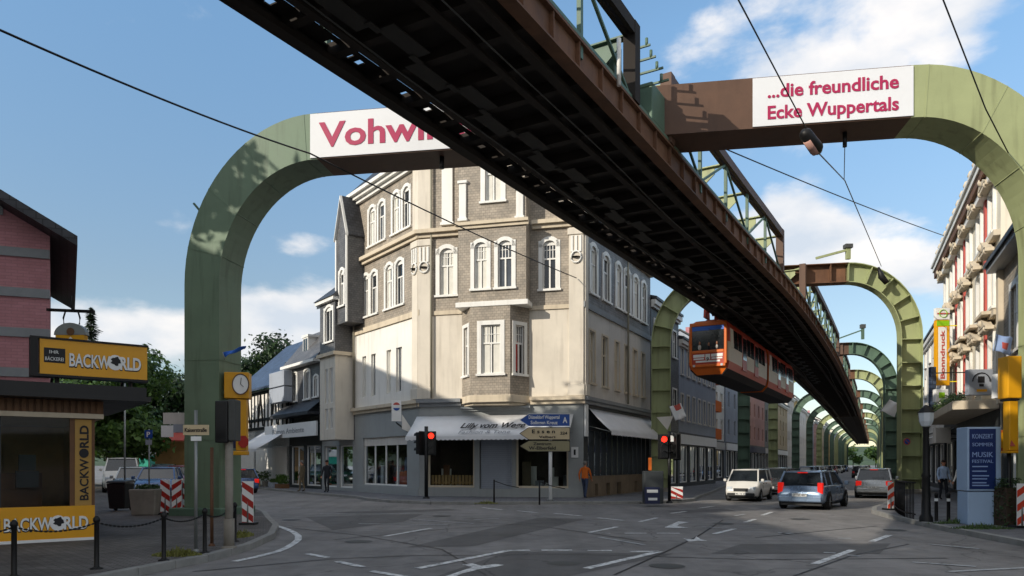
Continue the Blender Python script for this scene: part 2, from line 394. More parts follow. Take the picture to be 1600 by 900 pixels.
def leaf(name, c, c2):
    m = bpy.data.materials.new(name); m.use_nodes = True; MAT[name] = m; t = m.node_tree; b = t.nodes['Principled BSDF']; lk = t.links.new
    g = t.nodes.new('ShaderNodeNewGeometry'); r = t.nodes.new('ShaderNodeValToRGB'); lk(g.outputs['Random Per Island'], r.inputs[0])
    r.color_ramp.elements[0].color = hx(c); r.color_ramp.elements[1].color = hx(c2)
    lk(r.outputs[0], b.inputs['Base Color']); b.inputs['Roughness'].default_value = .55
    tr = t.nodes.new('ShaderNodeBsdfTranslucent'); lk(r.outputs[0], tr.inputs[0]); mx = t.nodes.new('ShaderNodeMixShader'); mx.inputs[0].default_value = .3
    lk(b.outputs[0], mx.inputs[1]); lk(tr.outputs[0], mx.inputs[2]); lk(mx.outputs[0], t.nodes['Material Output'].inputs[0])
leaf('leaf_mid', '#33501f', '#5c7a30'); leaf('leaf_dark', '#1f3420', '#3a5428'); leaf('leaf_conifer', '#2a3d2a', '#46583a'); leaf('leaf_hedge', '#38502a', '#5d7440'); leaf('leaf_weed', '#6b6a35', '#8a8c48')
glass('shop_glass', (.85, .88, .88), .9)
glass('clear_glass', (.82, .84, .84), .82)
def asphalt(name, base, spots, bump=.25, wet=.8):
    m = bpy.data.materials.new(name); m.use_nodes = True; MAT[name] = m; t = m.node_tree; b = t.nodes['Principled BSDF']; lk = t.links.new
    co = t.nodes.new('ShaderNodeTexCoord')
    def nzz(sc, det, ro=.6):
        n = t.nodes.new('ShaderNodeTexNoise'); n.inputs['Scale'].default_value = sc; n.inputs['Detail'].default_value = det; n.inputs['Roughness'].default_value = ro; lk(co.outputs['Object'], n.inputs['Vector']); return n.outputs[0]
    def ml(a, b2, op='MULTIPLY'):
        n = t.nodes.new('ShaderNodeMath'); n.operation = op
        for i, x in enumerate((a, b2)):
            if isinstance(x, (int, float)): n.inputs[i].default_value = x
            else: lk(x, n.inputs[i])
        return n.outputs[0]
    v = ml(ml(nzz(.25, 5), .9), ml(ml(nzz(2.2, 6), .7), ml(nzz(90, 2), .8), 'ADD'), 'ADD')
    r = t.nodes.new('ShaderNodeMapRange'); r.inputs[1].default_value = .85; r.inputs[2].default_value = 1.6; r.inputs[3].default_value = 1-spots; r.inputs[4].default_value = 1+spots; lk(v, r.inputs[0])
    # polished wheel tracks and oil run along the driving direction
    mp2 = t.nodes.new('ShaderNodeMapping'); mp2.inputs['Rotation'].default_value = (0, 0, R(28)); mp2.inputs['Scale'].default_value = (.9, .035, 1); lk(co.outputs['Object'], mp2.inputs[0])
    n4 = t.nodes.new('ShaderNodeTexNoise'); n4.inputs['Scale'].default_value = 1.4; n4.inputs['Detail'].default_value = 4; lk(mp2.outputs[0], n4.inputs['Vector'])
    r4 = t.nodes.new('ShaderNodeMapRange'); r4.inputs[1].default_value = .35; r4.inputs[2].default_value = .65; r4.inputs[3].default_value = .88; r4.inputs[4].default_value = 1.1; lk(n4.outputs[0], r4.inputs[0])
    # cracks
    vo = t.nodes.new('ShaderNodeTexVoronoi'); vo.feature = 'DISTANCE_TO_EDGE'; vo.inputs['Scale'].default_value = .22
    wv = t.nodes.new('ShaderNodeVectorMath'); wv.operation = 'ADD'; nc = t.nodes.new('ShaderNodeTexNoise'); nc.inputs['Scale'].default_value = .9; nc.inputs['Detail'].default_value = 5; lk(co.outputs['Object'], nc.inputs['Vector'])
    lk(co.outputs['Object'], wv.inputs[0]); lk(nc.outputs['Color'], wv.inputs[1]); lk(wv.outputs[0], vo.inputs['Vector'])
    rc = t.nodes.new('ShaderNodeMapRange'); rc.inputs[1].default_value = .002; rc.inputs[2].default_value = .006; rc.inputs[3].default_value = .62; rc.inputs[4].default_value = 1; lk(vo.outputs[0], rc.inputs[0])
    mu = t.nodes.new('ShaderNodeVectorMath'); mu.operation = 'SCALE'; mu.inputs[0].default_value = base; lk(ml(ml(r.outputs[0], r4.outputs[0]), rc.outputs[0]), mu.inputs['Scale']); lk(mu.outputs[0], b.inputs['Base Color'])
    b.inputs['Roughness'].default_value = wet; b.inputs['Specular IOR Level'].default_value = .35
    bp = t.nodes.new('ShaderNodeBump'); bp.inputs['Strength'].default_value = bump; bp.inputs['Distance'].default_value = .01; lk(nzz(120, 2), bp.inputs['Height']); lk(bp.outputs[0], b.inputs['Normal'])
asphalt('asphalt', (.20, .19, .183), .46)
asphalt('asphalt_patch', (.115, .110, .106), .3)
asphalt('asphalt_walk', (.085, .085, .088), .35)
def worn(name, c):
    """road paint with worn-through flecks"""
    m = bpy.data.materials.new(name); m.use_nodes = True; MAT[name] = m; t = m.node_tree; b = t.nodes['Principled BSDF']; lk = t.links.new
    co = t.nodes.new('ShaderNodeTexCoord'); n = t.nodes.new('ShaderNodeTexNoise'); n.inputs['Scale'].default_value = 6; n.inputs['Detail'].default_value = 9; n.inputs['Roughness'].default_value = .75; lk(co.outputs['Object'], n.inputs['Vector'])
    r = t.nodes.new('ShaderNodeValToRGB'); lk(n.outputs[0], r.inputs[0]); r.color_ramp.elements[0].position = .36; r.color_ramp.elements[0].color = (.13, .135, .14, 1); r.color_ramp.elements[1].position = .54; r.color_ramp.elements[1].color = hx(c)
    lk(r.outputs[0], b.inputs['Base Color']); b.inputs['Roughness'].default_value = .6
worn('road_white', '#dcdddc'); worn('road_worn', '#a9abac')
M('tar', '#232324', .6, var=.3, vs=4)
# ---------------------------------------------------------------- ground, road, pavements, markings
PV = .12
g = MB(); g.quad((-900, -300, 0), (1100, -300, 0), (1100, 2200, 0), (-900, 2200, 0)); tag(g.build('road', 'asphalt'), kind='structure')
def track_pts():
    P = [(-38.0, -46.7), (-22.3, -20.0), (-2.74, 13.2), (5.3, 26.9), (13.3, 40.4), (22.2, 57.0), (30.9, 74.0), (44.5, 101.0), (58.5, 129.3), (100, 213.5), (150, 315), (210, 437)]
    out = []
    for i in range(1, len(P)-2):
        p0, p1, p2, p3 = [Vector(p) for p in P[i-1:i+3]]
        n = max(2, int((p2-p1).length/1.0))
        for k in range(n):
            t = k/n; out.append(.5*((2*p1)+(p2-p0)*t+(2*p0-5*p1+4*p2-p3)*t*t+(3*p1-p0-3*p2+p3)*t**3))
    out.append(Vector(P[-2])); return out
TP = track_pts(); TS = [0.0]
for a, b in zip(TP, TP[1:]): TS.append(TS[-1]+(b-a).length)
TLEN = TS[-1]
import bisect
def track(s):
    i = min(max(bisect.bisect_right(TS, s)-1, 0), len(TP)-2); t = (s-TS[i])/(TS[i+1]-TS[i])
    p = TP[i].lerp(TP[i+1], t); d0 = (TP[i+1]-TP[i]).normalized(); j = min(i+1, len(TP)-2); d1 = (TP[j+1]-TP[j]).normalized()
    return p, d0.lerp(d1, t).normalized()
def tpos(s, u, z):
    p, d = track(s); return Vector((p.x+d.y*u, p.y-d.x*u, z))
def s_at_y(y):
    lo, hi = 0, TLEN
    for _ in range(50):
        m = (lo+hi)/2
        if track(m)[0].y < y: lo = m
        else: hi = m
    return lo
def tx(y): return track(s_at_y(y))[0].x
def pavement(name, curb, rest, m):
    mb = MB(); mb.poly([Vector((x, y, PV)) for x, y in curb+rest]); o = tag(mb.build(name, m), kind='structure')
    if o.data.polygons[0].normal.z < 0: o.data.flip_normals()
    k = MB()
    for i in range(len(curb)-1):
        a, b = Vector(curb[i]+(0,)), Vector(curb[i+1]+(0,)); n = max(1, round((b-a).length/1.0)) if a.y < 45 else 1
        for j in range(n):
            p, q = a.lerp(b, j/n), a.lerp(b, (j+1)/n); e = (q-p).normalized()*.006
            k.bar(p+e+Vector((0, 0, .0425)), q-e+Vector((0, 0, .0425)), .16, .17)
    ko = tag(k.build('kerb', 'kerb_stone', bevel=.012), kind='structure')
    return o
cl = [(-46, 90), (-25.5, 63.2), (-18.2, 51.5), (-13.0, 43.6), (-10.3, 39.9), (-7.55, 36.2), (-6.6, 34.0), (-5.3, 32.3), (-3.4, 31.0), (-1.5, 30.7), (1.35, 31.0), (5.4, 31.2), (7.2, 32.2), (8.3, 33.8), (9.2, 36.5), (11.3, 42.0), (15.6, 54.0)]
cl += [(tx(y)-4.9, y) for y in (75, 100, 140, 200, 300, 400)]
pavement('pavement', cl, [(110, 400), (-46, 400)], 'slab_paving')
cr_ = [(7.0, 4.0), (9.0, 11.0), (10.6, 15.2), (11.0, 18.6), (11.7, 22.5), (12.4, 25.2), (13.4, 27.2), (15.0, 29.6), (17.6, 34.0), (20.0, 38.6), (24.0, 49)]
cr_ += [(tx(y)+5.2, y) for y in (62, 75, 100, 140, 200, 300, 400)]
pavement('pavement', cr_[::-1], [(40, 4), (300, 4), (400, 400)], 'slab_paving')
lc = [(-7.6, 2.0), (-6.9, 6.5), (-6.3, 9.0), (-5.75, 11.2), (-5.35, 12.8), (-5.25, 14.6), (-5.5, 16.8), (-6.2, 19.3), (-7.3, 22.0), (-8.3, 24.6), (-9.6, 27.2), (-11.2, 29.6), (-24.5, 47.5), (-60, 95)]
pavement('pavement', lc, [(-120, 95), (-120, 2)], 'brick_paving')
RM = {0: MB(), 1: MB()}
def ln(x0, y0, x1, y1, w_=.13, kind=0):
    a, b = gp(x0, y0, .010), gp(x1, y1, .010); d = (b-a).normalized(); n = Vector((-d.y, d.x, 0))*w_/2
    RM[kind].quad(a-n, b-n, b+n, a+n)
def pg(pts, kind=0): RM[kind].poly([gp(x, y, .010) for x, y in pts][::-1])
for a in ((652, 888, 792, 860.5), (792, 860, 828, 859.5), (846, 859.5, 894, 859.5), (918, 860, 956, 860), (916, 888, 1030, 861.5), (984, 861.5, 1030, 861.5)): ln(*a, w_=.16)
for a in ((600, 838, 674, 825), (920, 832, 964, 823), (1026, 833, 1062, 833), (976, 833, 1010, 833), (866, 802, 908, 806), (934, 809, 974, 813), (1000, 815, 1026, 809), (754, 793, 784, 796.5), (808, 798, 840, 801),
          (1048, 802, 1072, 799), (1164, 816, 1180, 811), (1191, 805, 1206, 800), (1116, 834, 1148, 826), (1273, 881, 1332, 859), (1362, 846, 1390, 836), (1092, 794, 1114, 791), (480, 865, 512, 871), (527, 877, 566, 885.5), (580, 892, 640, 902)): ln(*a, w_=.14)
for a in ((920, 833, 954, 833), (936, 839, 976, 846), (976, 846, 1006, 851), (1098, 823, 1148, 826), (1216, 832, 1234, 834), (1309, 841, 1330, 841), (1287, 863, 1306, 864), (1322, 867, 1344, 869), (1450, 850, 1530, 857), (1425, 878, 1525, 885), (400, 793.5, 470, 793.5),
          (640, 811, 740, 818), (560, 818, 700, 820), (500, 803, 640, 802), (1216, 833, 1240, 833), (740, 812, 780, 810), (1480, 893, 1640, 885), (690, 803, 700, 803), (1148, 806, 1164, 803)): ln(*a, w_=.12, kind=1)
pg([(688, 903), (738, 886), (774, 881), (788, 882.5), (772, 886), (752, 888.5), (722, 896), (706, 903)]); pg([(722, 882.5), (738, 880), (752, 884), (742, 886.5)])
pg([(1038, 824), (1052, 818), (1060, 814.5), (1076, 816), (1062, 818.5), (1058, 822), (1076, 824.5), (1056, 825)])
pg([(1068, 841), (1084, 843), (1088, 838), (1094, 842), (1106, 845), (1092, 845), (1076, 846)])
pts = [(399, 814.5), (424, 819), (444, 825), (458, 831), (466, 837), (466, 843), (459, 849), (447, 856), (432, 862), (400, 870), (366, 877)]
for (a, b), (c, d) in zip(pts, pts[1:]): ln(a, b, c, d, .15)
tag(RM[0].build('road_marking', 'road_white'), kind='structure'); tag(RM[1].build('road_marking', 'road_worn'), kind='structure')
pm = MB()
for pts in ([(636, 855), (840, 809), (916, 810.5), (740, 853)], [(672, 904), (792, 862), (1052, 865), (870, 904)], [(478, 808), (560, 805), (662, 803), (630, 815), (520, 828)], [(1110, 865), (1158, 850), (1392, 849), (1374, 865)],
            [(520, 800), (700, 795), (724, 797), (560, 803)], [(1040, 798), (1130, 795), (1150, 798), (1060, 802)]):
    pm.poly([gp(x, y, .005) for x, y in pts][::-1])
tag(pm.build('road_patch', 'asphalt_patch'), kind='structure')
# tar seams and cuts
ts = MB()
for poly in ([(520, 843), (700, 826), (930, 812), (1160, 806)], [(300, 893), (520, 873), (640, 868), (900, 866), (1180, 874), (1480, 872)], [(960, 898), (1040, 862), (1090, 838), (1130, 812)], [(430, 822), (560, 836), (690, 858), (760, 899)], [(1180, 840), (1300, 828), (1370, 822)], [(1240, 900), (1330, 868), (1420, 850)], [(700, 812), (860, 824), (1010, 846)]):
    for (a, b), (c_, d_) in zip(poly, poly[1:]):
        p_, q_ = gp(a, b, .007), gp(c_, d_, .007); dv = (q_-p_).normalized(); nv = Vector((-dv.y, dv.x, 0))*.022; ts.quad(p_-nv, q_-nv, q_+nv, p_+nv)
tag(ts.build('road_seam', 'tar'), kind='structure')
# manhole covers
mh = MB()
for px, py, r in ((1042, 884, .3), (560, 846, .3), (1250, 811, .3), (1398, 828, .28), (790, 836, .3), (880, 880, .28), (690, 806, .3), (1130, 818, .3), (455, 812, .28)):
    c = gp(px, py, .008); mh.poly([c+Vector((r*math.cos(a*math.pi/10), r*math.sin(a*math.pi/10), 0)) for a in range(20)])
tag(mh.build('road_manhole', 'steel_grey'), kind='structure')
# ---------------------------------------------------------------- the elevated track
ZB = 10.0
rail_root = thing('elevated_railway', tpos(s_at_y(13), 0, 0), 'long dark elevated railway track running diagonally overhead down the street', 'elevated railway')
S_END = s_at_y(415)
def sweep(mb, s0, s1, ua, ub, za, zb, step=2.0, mi=0):
    n = max(1, int(round((s1-s0)/step))); ring = []
    for i in range(n+1):
        s = s0+(s1-s0)*i/n; ring.append([tpos(s, ua, za), tpos(s, ub, za), tpos(s, ub, zb), tpos(s, ua, zb)])
    vs = [p for r in ring for p in r]; fs = []
    for i in range(n):
        for j in range(4): fs.append((i*4+j, i*4+(j+1) % 4, i*4+4+(j+1) % 4, i*4+4+j))
    fs += [(3, 2, 1, 0), tuple(n*4+j for j in range(4))]
    mb.add(vs, fs, mi); return mb
def sbox(mb, s0, s1, ua, ub, za, zb, mi=0):
    P = tpos; mb.hexa([P(s0, ua, za), P(s0, ub, za), P(s1, ub, za), P(s1, ua, za), P(s0, ua, zb), P(s0, ub, zb), P(s1, ub, zb), P(s1, ua, zb)], mi)
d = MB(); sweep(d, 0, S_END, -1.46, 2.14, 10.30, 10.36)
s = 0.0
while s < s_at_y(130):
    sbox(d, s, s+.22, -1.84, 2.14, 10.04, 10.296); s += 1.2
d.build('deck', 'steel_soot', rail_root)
d = MB(); s = 0.0                       # gap beside the left girder, covered by plates that leave slits
k = 0
while s < s_at_y(100):
    sbox(d, s, s+1.05, -1.84, -1.465, 10.24, 10.27); sbox(d, s+1.75, s+1.92, -1.84, -1.465, 10.24, 10.27); sbox(d, s+2.08, s+2.4, -1.84, -1.465, 10.24, 10.27)
    sbox(d, s+1.05, s+1.75, -1.60, -1.465, 10.24, 10.27); sbox(d, s+1.92, s+2.08, -1.60, -1.465, 10.24, 10.27); sbox(d, s+1.05, s+2.08, -1.84, -1.80, 10.24, 10.27); s += 2.4; k += 1
sweep(d, s, S_END, -1.84, -1.465, 10.24, 10.27, 4)
d.build('gap_cover', 'steel_soot', rail_root)
d = MB(); sweep(d, 0, S_END, -2.12, -1.86, 9.98, 10.02); sweep(d, 0, S_END, -2.0, -1.96, 10.022, 10.28); sweep(d, 0, S_END, -2.12, -1.86, 10.282, 10.32)
s = .6
while s < s_at_y(90): sbox(d, s, s+.03, -2.11, -2.002, 10.024, 10.28); s += 1.2
d.build('edge_girder', 'steel_soot', rail_root)
d = MB(); sweep(d, 0, S_END, 2.16, 2.46, 9.98, 10.02); sweep(d, 0, S_END, 2.28, 2.34, 10.022, 10.60); sweep(d, 0, S_END, 2.16, 2.46, 10.602, 10.66)
s = .6
while s < s_at_y(110): sbox(d, s, s+.03, 2.342, 2.44, 10.024, 10.60); s += 1.2
d.build('edge_girder', 'steel_rust', rail_root)
d = MB(); sweep(d, 0, S_END, 2.20, 2.30, 10.70, 10.84); sweep(d, 0, S_END, 2.36, 2.42, 10.72, 10.80); d.build('handrail_beam', 'steel_dark_green', rail_root)
for u in (-1.76, 1.86):
    d = MB(); sweep(d, 0, S_END, u-.06, u+.06, 9.90, 10.02); sweep(d, 0, S_END, u-.10, u+.10, 9.86, 9.898); d.build('rail', 'steel_soot', rail_root)
for u in (-1.0, .95):
    d = MB(); sweep(d, 0, S_END, u-.09, u+.09, 9.97, 10.035); d.build('stringer', 'steel_soot', rail_root)
d = MB(); s = .3; k = 0
while s < s_at_y(75):
    o = -.42 if k % 2 else -.05
    sbox(d, s, s+1.15, o-.20, o+.20, 9.945, 9.965); sbox(d, s+1.0, s+1.36, -.30, -.16, 9.92, 9.943); s += 1.3; k += 1
d.build('underside_plate', 'soot_grey', rail_root)
for u, z in ((1.35, 9.86), (-.75, 9.84)):
    d = MB(); pts = []; s = 0
    while s < s_at_y(90):
        pts.append(tpos(s, u+.12*math.sin(s*.21), z-.05*math.sin(s*.5))); s += 1.5
    d.tube(pts, .018, 5); d.build('cable', 'steel_grey', rail_root)
# side trusses, one per span on either side, with their cross brackets
Y1, Y2, Y3 = 21.4, 40.9, 67.3
arch_y = [Y1, Y2, Y3, 86.5]
while arch_y[-1] < 395: arch_y.append(arch_y[-1]+23.5)
arch_s = [s_at_y(y) for y in arch_y]
ends = [(0.5, s_at_y(19.5))]
for i in range(len(arch_s)-1): ends.append((arch_s[i]+.6, arch_s[i+1]-5.2))
ends[1] = (s_at_y(21.9), s_at_y(35.6))
for i, (a, b) in enumerate(ends):
    near = i < 5
    for side in (1, -1):
        U = 2.34 if side > 0 else -2.02; t = MB(); tw = MB(); sweep(t, a, b, U-.15*1, U-.04, 12.30, 12.62, 3); sweep(t, a, b, U+.04, U+.15, 12.30, 12.62, 3)
        n = max(2, round((b-a)/3.05))
        for q in range(n+1):
            s = a+(b-a)*q/n; endp = q in (0, n)
            if endp: sbox(t, s-.17, s+.17, U-.16, U+.16, 10.34 if side < 0 else 10.67, 12.63)
            else: sbox(tw, s-.06, s+.06, U-.05, U+.05, 10.34, 12.299)
            if q < n and near:
                s2 = a+(b-a)*(q+1)/n
                tw.bar(tpos(s+.1, U, 10.75 if q % 2 else 12.3), tpos(s2-.1, U, 12.3 if q % 2 else 10.75), .07, .07)
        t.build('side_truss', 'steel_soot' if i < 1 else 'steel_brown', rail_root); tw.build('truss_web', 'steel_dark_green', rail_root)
    if i > 9: continue
    n = max(2, round((b-a)/3.05))
    for q in range(n+1):
        t = MB(); s = a+(b-a)*q/n
        for side in (1, -1):
            for ds in (-.025,):
                pr = [tpos(s+ds, side*1.95, 12.34), tpos(s+ds, side*1.95, 12.10), tpos(s+ds, side*1.55, 11.75), tpos(s+ds, side*.85, 11.2), tpos(s+ds, side*.75, 12.34)]
                dd = track(s)[1]; t.prism(pr, Vector((dd.x, dd.y, 0))*.05)
            p0 = tpos(s, side*2.2 if side > 0 else -1.88, 12.36); p1 = tpos(s, side*.7, 12.36); t.bar(p0, p1, .26, .04)
        t.bar(tpos(s, .7, 12.25), tpos(s, -.7, 12.25), .12, .14)
        for u in (.8, -.8): sbox(t, s-.07, s+.07, u-.06, u+.06, 10.37, 12.33)
        if q < n and near:
            s2 = a+(b-a)*(q+1)/n
            t.bar(tpos(s, .8, 10.5), tpos(s2, .8, 12.2), .06, .06); t.bar(tpos(s, -.8, 12.2), tpos(s2, -.8, 10.5), .06, .06)
            t.bar(tpos(s, 2.2, 12.45), tpos(s2, -1.9, 12.45), .05, .05)
        t.build('cross_bracket', 'steel_dark_green' if i == 0 else 'steel_green', rail_root)
    
# switch box and insulator arms over the first arch
t = MB(); s = s_at_y(20.0)
sbox(t, s-.25, s+.25, 1.35, 1.75, 10.7, 12.6); sbox(t, s+.9, s+2.2, 1.6, 2.35, 10.9, 11.9); t.build('switch_box', 'steel_dark_green', rail_root, bevel=.03)
t = MB()
for z, l in ((12.7, .5), (12.35, .65), (12.0, .85), (11.65, 1.0)):
    t.bar(tpos(s+.6, 1.9, z), tpos(s+.6, 1.9+l, z), .05, .05); t.tube([tpos(s+.6, 1.9+l*.8, z), tpos(s+.6, 1.9+l*.8, z+.2)], .04, 6)
t.bar(tpos(s+.6, 1.95, 10.7), tpos(s+.6, 1.95, 12.8), .08, .08, up=Vector((1, 0, 0)))
t.bar(tpos(s+.6, 1.0, 12.0), tpos(s+.6, 1.95, 12.0), .06, .06)
t.build('insulator_arm', 'steel_dark_green', rail_root)
t = MB(); t.tube([tpos(s_at_y(18.4), 2.52, 10.5), tpos(s_at_y(18.4), 2.52, 11.6)], .05, 8); t.build('downpipe', 'trim_white', rail_root)

# ---------------------------------------------------------------- the portal arches
def arch(cx, cy, dx, dy, Lh, H, hb, wp, a, b, t, box, brown, label, greens=('steel_green', 'steel_brown'), ribs=True, seg=14, group='green arches carrying the railway'):
    F = Frame((cx, cy), (dx, dy)); root = thing('portal_arch', F.P(0, 0, 0), label, 'support arch', group)
    ai, bi = a-wp, b-hb
    def outline(sgn):
        o, i_ = [(-Lh, 0.0)], [(-Lh+wp, 0.0)]
        for k in range(seg+1):
            th = math.pi/2*k/seg
            o.append((-Lh+a*(1-math.cos(th)), H-b+b*math.sin(th))); i_.append((-Lh+wp+ai*(1-math.cos(th)), H-b+bi*math.sin(th)))
        o.append((-brown, H)); i_.append((-brown, H-hb))
        return [(-sgn*u, z) for u, z in o], [(-sgn*u, z) for u, z in i_]
    def strip(mb, A, B, w0, w1):
        for (u0, z0), (u1, z1), (p0, q0), (p1, q1) in zip(A, A[1:], B, B[1:]):
            P = F.P; mb.add([P(u0, w0, z0), P(p0, w0, q0), P(p1, w0, q1), P(u1, w0, z1), P(u0, w1, z0), P(p0, w1, q0), P(p1, w1, q1), P(u1, w1, z1)],
                            ((0, 1, 2, 3), (7, 6, 5, 4), (0, 3, 7, 4), (1, 5, 6, 2)))
    def off(A, B, f): return [(x+(p-x)*f, y+(q-y)*f) for (x, y), (p, q) in zip(A, B)]
    def section(mb, A, B):
        if box: strip(mb, A, B, -t/2, t/2)
        else:
            fl = .035/wp*1.2
            strip(mb, A, off(A, B, fl), -t/2, t/2); strip(mb, off(A, B, 1-fl), B, -t/2, t/2); strip(mb, off(A, B, fl), off(A, B, 1-fl), -.03, .03)
            if ribs:
                acc_ = 0.9
                for i in range(len(A)-1):
                    ma, mb_ = A[i], B[i]; ln_ = ((A[i+1][0]-A[i][0])**2+(A[i+1][1]-A[i][1])**2)**.5
                    while acc_ < ln_:
                        f = acc_/ln_; pa = (A[i][0]+(A[i+1][0]-A[i][0])*f, A[i][1]+(A[i+1][1]-A[i][1])*f); pb = (B[i][0]+(B[i+1][0]-B[i][0])*f, B[i][1]+(B[i+1][1]-B[i][1])*f)
                        q0 = F.P(pa[0]+(pb[0]-pa[0])*.06, 0, pa[1]+(pb[1]-pa[1])*.06); q1 = F.P(pa[0]+(pb[0]-pa[0])*.94, 0, pa[1]+(pb[1]-pa[1])*.94)
                        for sg in (-1, 1): mb.bar(q0+F.n*sg*(t*.25+.015), q1+F.n*sg*(t*.25+.015), .05, t*.5-.05, up=F.n)
                        acc_ += 1.25
                    acc_ -= ln_
    for sgn in (1, -1):
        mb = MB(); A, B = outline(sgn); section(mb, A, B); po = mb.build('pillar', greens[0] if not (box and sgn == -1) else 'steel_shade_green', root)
        if box:      # raised weld seams and bolted joint plates between the plates of the box
            for i in (0, 4, 9, 14, 20):
                for f in ((.34, .68) if i == 0 else (0.0,)):
                    sm = MB(); pa = (A[i][0]+(A[i+1][0]-A[i][0])*f, A[i][1]+(A[i+1][1]-A[i][1])*f); pb = (B[i][0]+(B[i+1][0]-B[i][0])*f, B[i][1]+(B[i+1][1]-B[i][1])*f)
                    for sg in (-1, 1): sm.bar(F.P(pa[0], sg*t/2, pa[1]), F.P(pb[0], sg*t/2, pb[1]), .035, .02, up=F.n)
                    sm.bar(F.P(pb[0], -t/2, pb[1]), F.P(pb[0], t/2, pb[1]), .035, .02)
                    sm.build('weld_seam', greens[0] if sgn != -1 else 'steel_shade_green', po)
        pb = MB(); u = -sgn*(Lh-wp/2)*1; pb.box(F, u-wp*.75, u+wp*.75, -t*.8, t*.8, 0.0, .35); pb.build('footing', 'steel_dark_green' if box else 'concrete', root, bevel=.03)
    mb = MB(); section(mb, [(-brown, H), (0, H), (brown, H)], [(-brown, H-hb), (0, H-hb), (brown, H-hb)]); mb.build('beam', greens[1], root)
    return root, F
# first, wide box arch over the junction
A1, F1 = arch(2.45, 21.4, .987, -.16, 12.65, 12.23, 1.38, 1.16, 4.25, 5.0, 1.3, True, 8.3, 'huge green box arch nearest the camera carrying two white banners', seg=20)
def banner(u0, u1, name_, rows, label):
    b = MB(); b.box(F1, u0, u1, .66, .685, 12.23-1.35, 12.23-.03); o = b.build('banner', 'banner_white', A1, bevel=.004); o['label'] = label
    t = MB()
    for txt, u, z, size, width in rows: letters(t, F1, txt, u, z, size, w=.688, bold=.022, width=width)
    t.build('lettering', 'banner_pink', o); return o
ul = F1.u(485, .66); ur = F1.u(1176, .66); ur2 = F1.u(1427, .66)
banner(ul, ul+7.6, 'Vohwinkel', [('Vohwinkel', ul+.28, 11.20, 1.02, 5.35)], 'white banner with pink Vohwinkel lettering')
wd = ur2-ur
banner(ur, ur2, 'ecke', [('...die freundliche', ur+wd*.095, 11.64, .50, wd*.815), ('Ecke Wuppertals', ur+wd*.095, 11.06, .50, wd*.815)], 'white banner with two lines of pink lettering')
m_ = MB(); ub = F1.u(1176, .66)
# hanging insulators under the beam
m_.tube([F1.P(F1.u(1320), 0, 10.85), F1.P(F1.u(1320), 0, 10.45)], .06, 8); m_.tube([F1.P(F1.u(693), .2, 10.85), F1.P(F1.u(693), .2, 10.5)], .07, 8); m_.build('hanger', 'black_paint', A1)
m_ = MB(); q = F1.u(325); m_.bar(F1.P(-12.4, 0, 9.6), F1.P(-12.75, 0, 10.0), .06, .06); m_.build('bracket', 'steel_dark_green', A1)
# pillar cladding marks on the near left pillar
arch(15.0, 40.95, .982, -.189, 7.12, 12.65, 1.06, 1.08, 3.8, 4.1, .75, False, 3.4, 'second green ribbed arch, its right leg beside the ornate red and white house', ('steel_green', 'steel_rust'))
arch(27.75, 67.3, .967, -.255, 6.8, 12.65, 1.06, 1.08, 3.8, 4.1, .75, False, 2.8, 'third green ribbed arch straddling the street behind the hanging train', ('steel_dark_green', 'steel_brown'))
for i, y in enumerate(arch_y[3:]):
    p, dd = track(s_at_y(y)); nd = Vector((dd.y, -dd.x)); ang = math.atan2(nd.y, nd.x)+R(8)
    lab = ('fourth green arch from the camera, mostly seen in full sun past the track' if i == 0 else 'green arch far down the street in the receding row under the track')
    arch(p.x, p.y, math.cos(ang), math.sin(ang), 6.7, 12.65, 1.06, 1.08, 3.8, 4.1, .75, False, 2.8, lab, ('steel_green' if i % 3 == 0 else 'steel_dark_green', 'steel_rust'), ribs=i < 5, seg=14 if i < 4 else 8)  # darker green on most far arches stands in for shaded legs, and varies them
